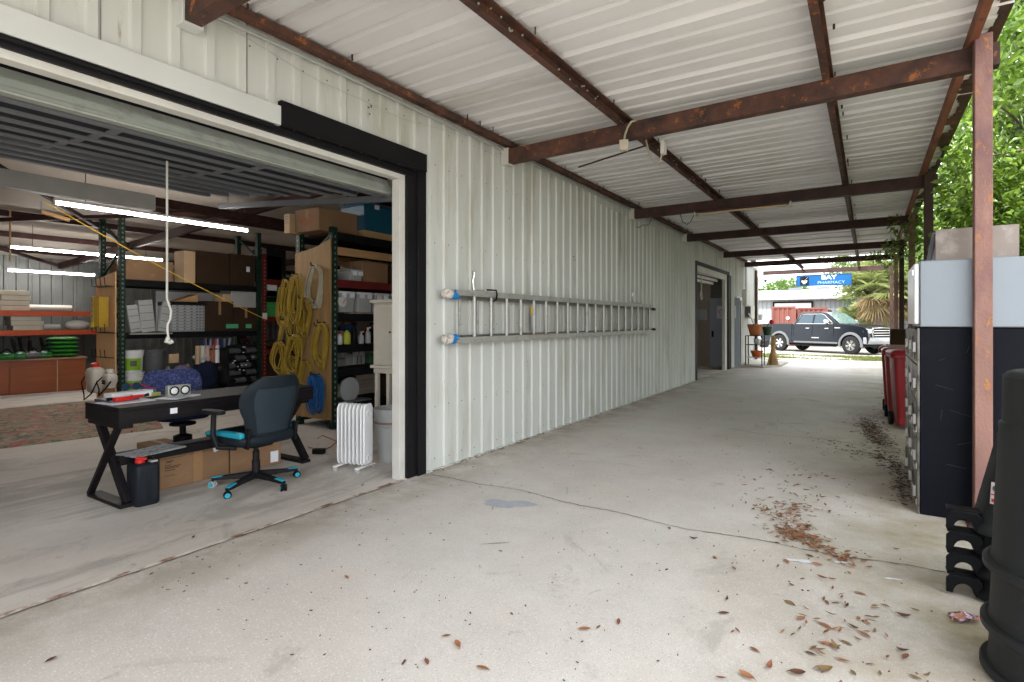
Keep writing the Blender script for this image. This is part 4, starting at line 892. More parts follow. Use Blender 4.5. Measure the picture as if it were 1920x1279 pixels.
o = thing('chainsaw', 'black power tool heap standing behind the green tools', 'power tool', (-14.5, 4.4, Hc)); a = AX(68, 650, -14.5)
b = B(); 
for k in range(7): b.bar((-14.5, a.y - .3 + .09 * k, Hc + .02), (-14.5 + rnd.uniform(-.1, .1), a.y - .35 + .1 * k + rnd.uniform(-.1, .1), Hc + rnd.uniform(.25, .5)), .04, .05)
b.obj('handles', M_blk, o)

# ---- rug
rg0, rg1, rg2, rg3 = Vector((-8.38, 1.6, 0)), Vector((-8.0, 3.75, 0)), Vector((-11.8, 5.2, 0)), Vector((-12.0, 2.4, 0))
def rugmat():
    m = bpy.data.materials.new("floral_rug"); m.use_nodes = True; t = m.node_tree; N = t.nodes; K = t.links.new; b = N['Principled BSDF']; b.inputs['Roughness'].default_value = .95
    co = N.new("ShaderNodeTexCoord"); prev = None
    def thrn(s, th, seed, soft=.015):
        mp_ = N.new("ShaderNodeMapping"); mp_.inputs['Location'].default_value = (seed * 3.7, seed * 1.3, 0); K(co.outputs['Object'], mp_.inputs[0])
        n = N.new("ShaderNodeTexNoise"); n.inputs['Scale'].default_value = s; n.inputs['Detail'].default_value = 3; n.inputs['Distortion'].default_value = 1.6; K(mp_.outputs[0], n.inputs['Vector'])
        r = N.new("ShaderNodeMapRange"); r.inputs[1].default_value = th - soft; r.inputs[2].default_value = th + soft; K(n.outputs[0], r.inputs[0]); return r.outputs[0]
    cur = (.30, .245, .17, 1)
    for s, th, seed, c in ((3, .55, 1, (.40, .33, .24)), (4.5, .57, 2, (.40, .12, .11)), (7, .62, 3, (.50, .17, .15)), (4, .60, 4, (.11, .17, .12)), (6, .62, 5, (.19, .22, .16)), (9, .66, 6, (.36, .30, .22)), (10, .66, 7, (.08, .04, .03))):
        x = N.new("ShaderNodeMix"); x.data_type = 'RGBA'; K(thrn(s, th, seed), x.inputs[0])
        if isinstance(cur, tuple): x.inputs[6].default_value = cur
        else: K(cur, x.inputs[6])
        x.inputs[7].default_value = (*c, 1); cur = x.outputs[2]
    K(cur, b.inputs['Base Color']); return m
ru = B(); ru.add([p + Vector((0, 0, .006)) for p in (rg0, rg1, rg2, rg3)] + [p + Vector((0, 0, .022)) for p in (rg0, rg1, rg2, rg3)], [(4, 5, 6, 7), (0, 1, 5, 4), (1, 2, 6, 5), (2, 3, 7, 6), (3, 0, 4, 7)])
tag(ru.obj('rug', rugmat()), 'large red and green floral rug on the workshop floor left of the desk', 'rug')

# ================================================================== DESK AND CHAIRS
dk = thing('office_desk', 'long charcoal wood-grain desk with crossed legs just inside the open door', 'desk', (-5.14, 2.8, 0))
dx0, dx1, dy0, dy1 = -5.45, -4.83, 1.95, 3.72
B().box(dx0, dx1, dy0, dy1, .755, .785).obj('desktop', M_desk, dk, .003)
B().box(dx1 - .022, dx1 - .002, dy0 + .002, dy1 - .002, .648, .754).obj('front_apron', M_desk, dk, .002); B().box(dx0 + .002, dx0 + .022, dy0 + .002, dy1 - .002, .648, .754).obj('rear_apron', M_desk, dk)
B().box(dx0 + .024, dx1 - .024, dy0 + .002, dy0 + .022, .648, .754).obj('end_apron', M_desk, dk, .002); B().box(dx0 + .024, dx1 - .024, dy1 - .022, dy1 - .002, .648, .754).obj('end_apron', M_desk, dk)
for y in (dy0 + .04, dy1 - .1):
    b = B(); b.bar((dx0 + .06, y + .035, .645), (dx1 - .04, y + .035, .03), .07, .05, (0, 1, 0)); b.obj('leg', M_desk, dk, .003)
    b = B(); b.bar((dx1 - .06, y - .016, .645), (dx0 + .04, y - .016, .03), .03, .05, (0, 1, 0)); b.obj('leg', M_desk, dk, .003)
    B().box(dx0 + .01, dx1 - .01, y - .03, y + .07, .003, .032).obj('foot_bar', M_desk, dk, .003)
    B().box(dx0 + .03, dx1 - .03, y - .03, y + .07, .615, .646).obj('leg_head', M_desk, dk, .003)
B().box(-5.25, -5.03, dy0 + .08, dy1 - .06, .345, .365).obj('lower_shelf', M_desk, dk, .002); B().box(-5.03, -5.01, dy0 + .08, dy1 - .06, .30, .375).obj('shelf_rail', M_desk, dk)
for y in (2.32, 3.25): B().box(dx1 - .0015, dx1 + .0008, y, y + .055, .69, .735).obj('paper_sticker', M_paper, dk)
# desk-top objects
def onxy(u, v, z): return AG(u, v, z)
def papers(label, u, v, z, w_, l_, rz, n, name='papers', m=M_paper, cat='papers'):
    c = AG(u, v, z); o = thing(name, label, cat, (c.x, c.y, z)); b = B()
    for k in range(n): b.cb((c.x + rnd.uniform(-.01, .01), c.y + rnd.uniform(-.01, .01), z + .002 + .0022 * k), (w_, l_, .0016), rz + rnd.uniform(-.08, .08))
    b.obj('sheets', m, o); return o
ZD = .786
papers('sheaf of white papers under the red clamp at the near end of the desk', 236, 754, ZD, .24, .34, .1, 3)
papers('white papers under the small twin-lamp box', 334, 745, ZD, .22, .30, .5, 3)
pd = thing('desk_mat', 'dark grey folder on the far corner of the desk', 'folder', (-5.3, 2.13, ZD)); B().cb((-5.29, 2.12, ZD + .012), (.26, .22, .022), .05).obj('cover', M_grey_d, pd, .003)
bx = thing('paper_box', 'flat white box with a blue end behind the red clamp', 'box', (-5.13, 2.3, ZD)); c = AG(242, 747, ZD); B().cb((c.x, c.y, ZD + .035), (.12, .34, .05), .12).obj('body', M_white, bx, .004); B().cb((c.x - .02, c.y + .185, ZD + .035), (.10, .035, .046), .12).obj('end_label', mat("teal_label", (.03, .15, .18), .5), bx)
cl = thing('spring_clamp', 'bright red tool with a black nose lying on the papers', 'tool', AG(232, 753, ZD)); c = AG(228, 754, ZD)
B().cb((c.x + .03, c.y, ZD + .03), (.055, .14, .035), .15).obj('body', M_red, cl, .008); B().cb((c.x + .035, c.y + .10, ZD + .04), (.04, .10, .028), .25).obj('grip', M_red, cl, .008); B().tube([(c.x + .03, c.y + .15, ZD + .04), (c.x + .03, c.y + .19, ZD + .045)], .014, 10).obj('nose', M_blk, cl); B().tube([(c.x + .0, c.y - .1, ZD + .03), (c.x - .01, c.y - .06, ZD + .03)], .016, 10).obj('knob', M_blk, cl)
tu = thing('caulk_tube', 'short white tube lying beside the red tool', 'tube', AG(262, 750, ZD)); c = AG(264, 751, ZD); B().tube([(c.x, c.y - .07, ZD + .045), (c.x - .02, c.y + .08, ZD + .045)], .022, 14).obj('tube', M_paper, tu)
sg_ = thing('sunglasses', 'dark sunglasses with red arms on the desk behind the white box', 'glasses', AG(248, 740, ZD)); c = AG(236, 741, ZD)
for k in (0, 1): B().lathe([(.001, 0), (.033, .0), (.033, .006), (.001, .006)], (c.x, c.y + k * .085, ZD + .075), 16, Mx, 1, 1.1).obj('lens', mat("dark_lens", (.02, .05, .09), .12), sg_)
B().tube([(c.x - .0, c.y - .03, ZD + .09), (c.x, c.y + .12, ZD + .09), (c.x - .02, c.y + .20, ZD + .05), (c.x - .02, c.y + .26, ZD + .03)], .006, 6).obj('arm', M_red, sg_)
yl = thing('yellow_notebook', 'thin yellow-green notebook behind the white box', 'notebook', AG(275, 744, ZD)); c = AG(276, 744.5, ZD); B().cb((c.x, c.y, ZD + .02), (.10, .18, .03), .2).obj('cover', mat("lime_cover", (.5, .5, .12), .6), yl, .002)
# twin lamp box
c = AG(334, 745, ZD); tl = thing('twin_lamp_box', 'small silver box with two round white lamps standing on papers on the desk', 'lamp box', (c.x, c.y, ZD + .012))
B().cb((c.x, c.y, ZD + .062), (.05, .19, .092)).obj('case', mat("champagne_metal", (.42, .43, .38), .4, .5, .06, 6), tl, .004)
for s_ in (-1, 1):
    o = B().lathe([(.038, 0), (.041, .006), (.034, .008), (.030, .004)], (c.x + .0255, c.y + s_ * .045, ZD + .062), 24, Mx).obj('ring', M_blk, tl)
    B().lathe([(.030, .003), (.020, .010), (.001, .012)], (c.x + .0255, c.y + s_ * .045, ZD + .062), 20, Mx).obj('lens', M_white, tl)
papers('printed newspaper sheets lying on the desk lower shelf', 285, 846, .367, .26, .42, .2, 4, m=mat("newsprint", (.46, .47, .47), .85, 0, .05, 6, dirt=(.14, .14, .15), dth=.58, dscale=26, dsoft=.02))
# cartons under desk
o = carton('long brown carton with printed text under the near half of the desk', -5.40, -5.09, 2.36, 2.97, .005, .315, M_card)
b = B()
for q, (yq, zq, lq) in enumerate(((2.41, .238, .055), (2.41, .228, .04), (2.40, .205, .05), (2.40, .190, .13), (2.40, .178, .11), (2.40, .160, .07))):
    yy = yq
    while yy < yq + lq: w_ = rnd.uniform(.004, .016); b.box(-5.0895, -5.0885, yy, yy + w_, zq, zq + .006); yy += w_ + .003
b.obj('small_print', M_blktxt, o)
b = B(); b.box(-5.0895, -5.0885, 2.37, 2.56, .262, .265); b.box(-5.0895, -5.0885, 2.60, 2.96, .268, .271); b.bar((-5.089, 2.56, .263), (-5.089, 2.58, .28), .001, .003, (1, 0, 0)); b.box(-5.0895, -5.0885, 2.40, 2.47, .12, .122); b.box(-5.0895, -5.0885, 2.40, 2.50, .11, .112); b.obj('printed_line', M_blktxt, o)
B().box(-5.0895, -5.088, 2.64, 2.72, .01, .30).obj('tape', M_tape, o); B().cb((-5.088, 2.84, .27), (.001, .045, .05), 0, Matrix.Rotation(.3, 4, 'X')).obj('label_sticker', M_paper, o)
o = carton('slanted open brown carton under the far half of the desk behind the chair', -5.36, -5.06, 3.0, 3.50, .005, .33, M_card, rz=-.12)
B().box(.151, .153, .14, .22, .03, .14).obj('label_sticker', M_paper, o, world=False); b = B(); b.prism([(-.1, .325), (.05, .325), (.0, .40)], -.2, .1, 'y'); b.obj('loose_paper', M_paper, o, world=False)
carton('small brown carton behind the desk, left of the chair column', -6.35, -6.05, 2.72, 3.0, .005, .2, M_card)
o = carton('small brown carton behind the desk with a white label', -6.2, -5.95, 3.35, 3.75, .005, .22, M_card); B().box(-5.9495, -5.948, 3.6, 3.7, .06, .12).obj('label_sticker', M_paper, o)
# jerry can / black case with red cap
jc = thing('oil_container', 'black plastic oil container with a red cap standing by the desk leg', 'container', (-4.86, 2.13, 0), rz=-.05)
def rr_(hx, hy, z, e=.35, n=28, cx=0, cy=0):
    return [Vector((cx + math.copysign(abs(math.cos(a)) ** e, math.cos(a)) * hx, cy + math.copysign(abs(math.sin(a)) ** e, math.sin(a)) * hy, z)) for a in [2 * math.pi * (k + .5) / n for k in range(n)]]
B().loft([rr_(.095, .08, .004), rr_(.105, .09, .02), rr_(.105, .09, .30), rr_(.10, .085, .325), rr_(.085, .07, .335)]).obj('body', mat("slate_black_can", (.016, .020, .027), .38, 0, .1, 5), jc, ang=50, world=False)
for y in (-.04, .04): B().box(.103, .108, y - .02, y + .02, .05, .28).obj('rib', MATS["slate_black_can"], jc, .003, world=False)
B().lathe([(.034, .335), (.034, .362), (.026, .368), (.001, .368)], (.02, -.03, 0), 20).obj('cap', M_red, jc, world=False); B().bar((-.0, -.05, .375), (.045, .01, .362), .03, .016).obj('cap_tab', M_red, jc, .003, world=False)
B().tube([(-.03, .055, .33), (-.03, .05, .365), (.05, .05, .365), (.06, .05, .33)], .010, 8).obj('handle', M_blk, jc, world=False); B().box(.03, .09, .02, .07, .336, .350).obj('silver_tab', M_alu, jc, world=False)

# office chair (forward = local +x)
gc = thing('gaming_chair', 'slate-black gaming chair with turquoise trim, its back to the driveway', 'office chair', (-4.55, 2.90, 0), rz=R(184)); gc.scale = (1.04, 1.10, 1.03)
for k in range(5):
    a = R(-67 + 72 * k) - R(184); d = Vector((math.cos(a), math.sin(a), 0))
    b = B(); s0 = d * .03; s1 = d * .34; n_ = Vector((-d.y, d.x, 0))
    def sec(p, w_, z0, z1): return [p + n_ * w_ + Vector((0, 0, z0)), p - n_ * w_ + Vector((0, 0, z0)), p - n_ * w_ * .8 + Vector((0, 0, z1)), p + n_ * w_ * .8 + Vector((0, 0, z1))]
    b.loft([sec(s0, .03, .075, .125), sec(d * .2, .025, .07, .105), sec(s1, .02, .062, .09)])
    lg = b.obj('leg', M_blkpl, gc, .004, world=False)
    b = B(); b.loft([sec(d * .255, .0225, .096, .104), sec(d * .342, .0205, .086, .0935)]); b.obj('foot_cap', M_turq, lg, .002, world=False)
    # castor: twin wheels
    cpos = d * .335; ca = a + rnd.uniform(-.5, .5) + 1.2; ax_ = Vector((math.cos(ca), math.sin(ca), 0))
    Mr = Matrix((ax_.cross(Vector((0, 0, 1))), Vector((0, 0, 1)), ax_)).transposed().to_4x4()
    cs = B().tube([cpos + Vector((0, 0, .065)), cpos + Vector((0, 0, .035))], .009, 8).obj('castor', M_blk, gc, world=False)
    for s_ in (-1, 1):
        b = B(); b.lathe([(.001, -.009), (.027, -.009), (.029, -.005), (.029, .005), (.027, .009), (.001, .009)], (0, 0, 0), 22, Mr); b.v = [tuple(Vector(p) + cpos + ax_ * .014 * s_ + Vector((0, 0, .0295))) for p in b.v]; b.obj('wheel', M_greyp if k == 4 else M_blk, cs, world=False)
        b = B(); b.lathe([(.020, 0), (.019, .0015), (.001, .0015)], (0, 0, 0), 20, Mr @ Matrix.Scale(s_, 4, (0, 0, 1))); b.v = [tuple(Vector(p) + cpos + ax_ * (.0235 * s_) + Vector((0, 0, .0295))) for p in b.v]; b.obj('hub_cap', M_turq, cs, world=False)
B().lathe([(.045, .07), (.045, .11), (.032, .125), (.032, .22), (.026, .225), (.026, .30), (.018, .305), (.018, .36)], (0, 0, 0), 20).obj('gas_column', M_blkpl, gc, world=False)
B().box(-.10, .12, -.09, .09, .345, .385).obj('tilt_mechanism', M_blk, gc, .008, world=False); B().tube([(-.02, -.09, .365), (-.04, -.24, .355), (-.06, -.28, .36)], [.007, .007, .014], 8).obj('tilt_lever', M_chrome, gc, world=False)
st_ = B(); st_.loft([rr_(.24, .24, .388, .5, 32, .03), rr_(.265, .265, .41, .5, 32, .03), rr_(.27, .27, .455, .5, 32, .03), rr_(.24, .24, .485, .5, 32, .03), rr_(.16, .16, .478, .5, 32, .03)]); so = st_.obj('seat', M_leath, gc, ang=60, world=False)
for s_ in (-1, 1):
    b = B(); b.loft([[Vector((x_, s_ * (.205 + dy_), z_)) for dy_, z_ in ((0, .47), (.055, .462), (.06, .50 - .02 * (x_ > .2)), (.02, .512 - .02 * (x_ > .2)))] for x_ in (-.18, -.05, .1, .24, .28)]); b.obj('side_bolster', M_turq, so, .008, world=False)
def back_ring(t, off=0, grow=1, thick=1):
    z_ = .44 + t * .52; xr = -.20 - .05 * t - .06 * t * t + off
    ws = [.185, .20, .215, .225, .25, .268, .272, .262, .225, .15]; i_ = t * 9; i0 = min(8, int(i_)); w_ = (ws[i0] + (ws[i0 + 1] - ws[i0]) * (i_ - i0)) * grow
    n = 24; out = []
    for k in range(n):
        a = 2 * math.pi * k / n; cy_ = math.copysign(abs(math.cos(a)) ** .7, math.cos(a)) * w_; th = math.sin(a) * .036 * thick * (1 - .35 * (t > .9))
        out.append(Vector((xr + th + .10 * (abs(cy_) / .27) ** 2 * .75, cy_, z_)))
    return out
B().loft([back_ring(t) for t in [0, .05, .12, .22, .33, .45, .56, .67, .78, .87, .94, 1.0]]).obj('backrest', M_leath, gc, ang=60, world=False)
b = B(); b.loft([back_ring(t, -.012, .78, .85) for t in [.10, .14, .24, .35, .47, .58, .68, .76, .81]]); b.obj('rear_panel', mat("slate_rear_panel", (.028, .043, .056), .36, 0, .08, 4, bump=.1, bscale=160), gc, .003, ang=60, world=False)
b = B(); b.loft([[Vector((p.x * .88 - .027, p.y, p.z * 1.0)) for p in back_ring(t, .012, .62, .5)] for t in [.16, .25, .4, .55, .68]]); b.obj('lumbar_panel', M_turq, gc, world=False)
for s_ in (-1, 1):
    b = B(); b.tube([(-.10, s_ * .24, .385), (.02, s_ * .31, .39), (.06, s_ * .325, .50), (.05, s_ * .325, .66)], .020, 10); am = b.obj('armrest', M_blkpl, gc, world=False)
    B().loft([rr_(.12, .04, .662, .6, 24, .06, s_ * .325), rr_(.128, .046, .675, .6, 24, .06, s_ * .325), rr_(.12, .04, .692, .6, 24, .06, s_ * .325)]).obj('arm_pad', M_blkpl, am, ang=60, world=False)
    B().cb((-.20, s_ * .215, .46), (.06, .02, .16), 0, Matrix.Rotation(-.15, 4, 'Y')).obj('side_bracket', M_blk, gc, .006, world=False)
# blue patterned chair behind desk
bc = thing('task_chair', 'task chair with a dark blue patterned back behind the desk', 'office chair', (-6.05, 2.95, 0), rz=R(-8))
M_bluefab = mat("blue_patterned_fabric", (.030, .040, .13), .9, 0, .15, 4, dirt=(.10, .12, .26), dth=.54, dscale=46, dsoft=.06, dirt2=(.012, .015, .06), d2th=.60, d2scale=34)
rings = []
for t in [0, .06, .15, .3, .5, .7, .85, .95, 1.0]:
    w_ = .29 * (1 - .25 * (2 * t - 1) ** 6) * (.86 + .14 * math.sin(math.pi * t)); th = .045 * math.sin(math.pi * min(.97, max(.06, t))) ** .4
    rings.append([Vector((-.03 - .02 * t + math.sin(a) * th - .35 * (math.cos(a) * w_) ** 2, math.copysign(abs(math.cos(a)) ** .6, math.cos(a)) * w_, .60 + .35 * t)) for a in [2 * math.pi * k / 28 for k in range(28)]])
B().loft(rings).obj('backrest', M_bluefab, bc, ang=60, world=False)
B().loft([rr_(.20, .22, .47, .6, 28, .18), rr_(.22, .24, .49, .6, 28, .18), rr_(.21, .23, .53, .6, 28, .18)]).obj('seat', M_navy, bc, ang=60, world=False)
B().bar((.05, 0, .42), (-.07, 0, .66), .07, .02).obj('back_bar', M_blk, bc, world=False)
B().lathe([(.06, .10), (.06, .18), (.085, .20), (.085, .30), (.03, .32), (.03, .40), (.12, .41), (.12, .43)], (.22, 0, 0), 18).obj('gas_column', M_blk, bc, world=False)
for k in range(5):
    a = R(20 + 72 * k); B().bar((.22, 0, .09), (.22 + .30 * math.cos(a), .30 * math.sin(a), .07), .045, .035).obj('leg', M_blk, bc, world=False)
    B().lathe([(.001, -.02), (.028, -.02), (.028, .02), (.001, .02)], (.22 + .30 * math.cos(a), .30 * math.sin(a), .03), 14, Matrix.Rotation(R(90), 4, 'X')).obj('castor', M_blk, bc, world=False)

# ================================================================== HEATER, BIN, CABINET
ht = thing('radiator_heater', 'white oil-filled radiator heater with seven fins by the door jamb', 'heater', (-4.24, 3.74, 0), rz=math.atan2(.177, .979))
for k in range(7):
    x_ = .13 - k * .046
    prof = [(-.075, .09), (-.075, .60), (-.05, .645), (.05, .645), (.075, .60), (.075, .09), (.05, .06), (-.05, .06)]
    b = B(); b.prism(prof, x_ - .007, x_ + .007, 'x'); 
    b.obj('fin', M_white, ht, .006, 2, world=False)
for z_ in (.14, .56): B().tube([(-.15, 0, z_), (.13, 0, z_)], .028, 14).obj('oil_pipe', M_white, ht, world=False)
B().prism([(-.07, .09), (-.07, .61), (-.045, .655), (.045, .655), (.07, .61), (.07, .09), (.045, .07), (-.045, .07)], .150, .172, 'x').obj('end_panel', M_white, ht, .008, world=False)
for z_ in (.56, .13): B().lathe([(.034, 0), (.034, .004), (.028, .007), (.022, .003), (.001, .003)], (.172, .0, z_), 24, Mx).obj('round_boss', M_white, ht, world=False)
for x_ in (-.13, .13): 
    f_ = B().box(x_ - .02, x_ + .02, -.14, .14, .040, .056).obj('foot_bar', M_white, ht, .004, world=False)
    for s_ in (-1, 1): B().lathe([(.001, -.012), (.019, -.012), (.019, .012), (.001, .012)], (x_, s_ * .12, .020), 16, Mx).obj('castor', M_greyp, f_, world=False)
tb = thing('trash_can', 'light grey trash can with a grey liner behind the radiator heater', 'trash can', (-4.21, 4.22, 0))
M_liner = mat("grey_liner", (.40, .41, .40), .35, 0, .1, 12, bump=.6, bscale=20)
B().lathe([(.001, .004), (.135, .004), (.14, .02), (.178, .50)], (-4.21, 4.22, 0), 32).obj('can', M_greyp, tb)
B().lathe([(.172, .36), (.182, .37), (.188, .50), (.192, .545), (.180, .55), (.165, .50), (.14, .44)], (-4.21, 4.22, 0), 32).obj('liner', M_liner, tb, ang=60)
B().lathe([(.184, .395), (.188, .40), (.188, .415), (.184, .42)], (-4.21, 4.22, 0), 32).obj('band', mat("brown_band", (.22, .16, .13), .5), tb)
cb_ = thing('cream_cabinet', 'cream-painted two-door cabinet on slim legs partly hidden by the door jamb', 'cabinet', (-4.48, 4.7, 0))
x0_, x1_, y0_, y1_ = -4.80, -4.16, 4.52, 4.86
B().box(x0_, x1_, y0_, y1_, .95, 1.66).obj('carcass', M_cabw, cb_, .003)
B().box(x0_ - .035, x1_ + .035, y0_ - .035, y1_, 1.661, 1.70).obj('cornice', M_cabw, cb_, .008); B().box(x0_ - .03, x1_ + .03, y0_ - .03, y1_, .915, .949).obj('base_molding', M_cabw, cb_, .006)
for k in (0, 1):
    xa_ = x0_ + .02 + k * .305; d_ = B().box(xa_, xa_ + .295, y0_ - .020, y0_ - .001, .97, 1.64); dd = d_.obj('door', M_cabw, cb_, .003)
    b = B(); [b.box(xa_ + .035 + q * .032, xa_ + .063 + q * .032, y0_ - .024, y0_ - .0205, 1.01, 1.60) for q in range(7)]; b.obj('beadboard', M_cabw, dd, .0015)
    B().lathe([(.004, 0), (.004, .012), (.011, .018), (.008, .026), (.001, .027)], (xa_ + (.275 if k == 0 else .02), y0_ - .02, 1.33), 14, Matrix.Rotation(R(90), 4, 'X')).obj('knob', M_blk, dd)
for x_ in (x0_ + .03, x0_ + .215, x1_ - .03):
    for y in (y0_ + .03, y1_ - .03): B().box(x_ - .022, x_ + .022, y - .022, y + .022, 0, .914).obj('leg', M_cabw, cb_, .003)
B().box(x0_, x1_, y0_, y1_, .86, .912).obj('leg_frame', M_cabw, cb_, .003); B().box(x0_ + .05, x1_ - .05, y0_ + .02, y1_ - .02, .35, .37).obj('lower_shelf', M_cabw, cb_)

# ================================================================== LADDER ON THE WALL
ld = thing('extension_ladder', 'long aluminium extension ladder hung sideways on the metal wall, ends wrapped in blue tape', 'ladder', (W + .1, 7.6, 1.5))
La, Lb = 4.32, 10.36
for sec_, (xo, z0_, z1_, a_, b_) in enumerate(((.135, 1.262, 1.74, La, Lb - .1), (.075, 1.285, 1.70, La + .10, Lb + .12))):
    for z_, zz in ((z0_, 1), (z1_, -1)):
        b = B(); x_ = W + xo; b.box(x_ - .022, x_ - .018, a_, b_, z_ - .029, z_ + .029); b.box(x_ - .018, x_ + .022, a_, b_, z_ + .024, z_ + .029); b.box(x_ - .018, x_ + .022, a_, b_, z_ - .029, z_ - .024)
        b.box(x_ + .018, x_ + .022, a_, b_, z_ - .024, z_ + .024) if sec_ == 0 else None
        b.obj('rail', M_alu if sec_ == 0 else M_alu2, ld)
    y = a_ + (.32 if sec_ == 0 else .05)
    while y < b_ - .1:
        B().tube([(W + xo, y, z0_ + .03), (W + xo, y, z1_ - .03)], .016, 10).obj('rung', M_alu if sec_ == 0 else M_alu2, ld); y += .3048
M_tape = mat("blue_masking_tape", (.01, .20, .55), .45, 0, .12, 14, dirt=(.55, .58, .6), dth=.70, dscale=20)
M_rag = mat("dirty_rag", (.60, .56, .50), .9, 0, .15, 14, bump=.7, bscale=50, dirt=(.2, .15, .11), dth=.6, dscale=30)
for z_ in (1.275, 1.72):
    yc = La; pts_ = [(yc - .14, .045), (yc - .10, .062), (yc - .03, .058)]
    B().tube([(W + .11, p[0], z_ + .004) for p in [(yc - .15, 0), (yc - .135, 0), (yc - .10, 0), (yc - .05, 0), (yc - .03, 0)]], [.028, .044, .054, .050, .048], 12).obj('rag_pad', M_rag, ld)
    B().tube([(W + .11, y_, z_) for y_ in (yc - .055, yc - .02, yc + .05, yc + .075)], [.050, .051, .047, .042], 12).obj('tape_wrap', M_tape, ld)
for z_ in (1.30, 1.69): B().tube([(W + .09, Lb + .08, z_), (W + .09, Lb + .20, z_ - .005)], .026, 10).obj('rubber_foot', M_blk, ld)
for y in (4.75, 9.5):
    o = thing('ladder_hook', 'metal hook near the taped end of the ladder' if y < 6 else 'metal hook near the far end of the ladder', 'hook', (W + .03, y, 1.85))
    B().tube([(W + .03, y, 1.99), (W + .045, y + .01, 1.96), (W + .03, y, 1.88), (W + .05, y, 1.78), (W + .19, y, 1.775), (W + .20, y, 1.80)], .010, 8).obj('hook', M_chrome, o)
B().tube([(W + .04, 5.0, 1.80), (W + .165, 5.0, 1.79), (W + .175, 5.0, 1.74), (W + .165, 5.0, 1.69), (W + .11, 4.99, 1.66)], .009, 8).obj('clip', M_blk, ld)
o = thing('caulk_gun', 'small yellow and clear plastic tool stuck behind the ladder rungs', 'tool', (W + .05, 6.4, 1.5)); c = AX(997, 590, W + .05)
B().tube([(W + .05, c.y, 1.64), (W + .05, c.y + .01, 1.55)], [.012, .030], 10).obj('nozzle', M_yelb, o); B().tube([(W + .05, c.y + .01, 1.54), (W + .05, c.y + .02, 1.34)], .028, 12).obj('tube', mat("clear_grey_tube", (.42, .42, .46), .3), o)
B().box(W + .03, W + .20, c.y - .3, c.y + .35, 1.30, 1.303).obj('tray', mat("pinkish_board", (.45, .3, .22), .7), o)

# ================================================================== RIGHT SIDE: LOCKERS, CABINETS, CANS
lk = thing('locker_bank', 'black steel locker bank with scratched side and small grey doors', 'lockers', (.72, 5.9, 0))
LX0, LX1, LY0, LY1 = .315, 1.18, 5.17, 6.70
B().box(LX0 + .012, LX1, LY0, LY1, .0, 1.405).obj('body', M_locker, lk, .006)
for j in range(3):
    ya = LY0 + .012 + j * .51
    B().box(LX0 - .004, LX0 + .011, ya - .011, ya, 0, 1.40).obj('frame_post', M_lockdoor, lk, .002)
    for i in range(5):
        za = .03 + i * .274; dn_ = B(); dn_.box(LX0 - .006, LX0 + .009, ya + .006, ya + .492, za, za + .262); d_ = dn_.obj('door', M_lockdoor, lk, .004)
        B().box(LX0 - .030, LX0 - .007, ya + .030, ya + .055, za + .09, za + .17).obj('latch', M_alu, d_, .004)
        B().bar((LX0 - .010, ya + .12, za + .04), (LX0 - .010, ya + .42, za + .20), .006, .010).obj('crease', M_chrome if (i + j) % 2 else M_lockdoor, d_)
        B().tube([(LX0 - .006, ya + .018, za + .03), (LX0 - .006, ya + .018, za + .075)], .007, 8).obj('hinge', M_chrome, d_)
scr = B()
for (x_, z_, dx_, dz_) in ((.42, .98, .10, -.03), (.50, .80, .16, -.05), (.44, 1.16, .04, .02), (.55, .55, .09, .03), (.60, 1.22, .02, .06), (.48, .40, .12, -.02), (.45, .72, .01, .08)):
    scr.bar((x_, LY0 - .0005, z_), (x_ + dx_, LY0 - .0005, z_ + dz_), .001, .0022, (0, 1, 0))
scr.obj('scratch', mat("scratch_grey", (.085, .09, .10), .6), lk)
gcb = thing('grey_cabinet', 'pale blue-grey metal cabinet lying on top of the black lockers', 'cabinet', (.8, 5.5, 1.41))
B().box(.325, 1.45, 5.15, 5.95, 1.409, 1.905).obj('body', M_grcab, gcb, .008)
B().box(.290, .3235, 5.165, 5.93, 1.43, 1.885).obj('door', M_white, gcb, .008); B().box(.284, .2895, 5.2, 5.25, 1.80, 1.84).obj('latch', M_chrome, gcb)
bs = thing('sheet_metal_box', 'brown weathered sheet-metal box standing on the pale grey cabinet', 'sheet metal', (.68, 5.6, 1.907))
B().box(.44, .93, 5.42, 5.44, 1.907, 2.165).obj('front_sheet', M_brsheet, bs, .002); B().box(.44, .46, 5.442, 5.80, 1.907, 2.14).obj('side_sheet', M_brsheet, bs, .002)
B().bar((.40, 5.46, 1.91), (.445, 5.56, 2.16), .03, .012).obj('slotted_angle', M_galv, bs)
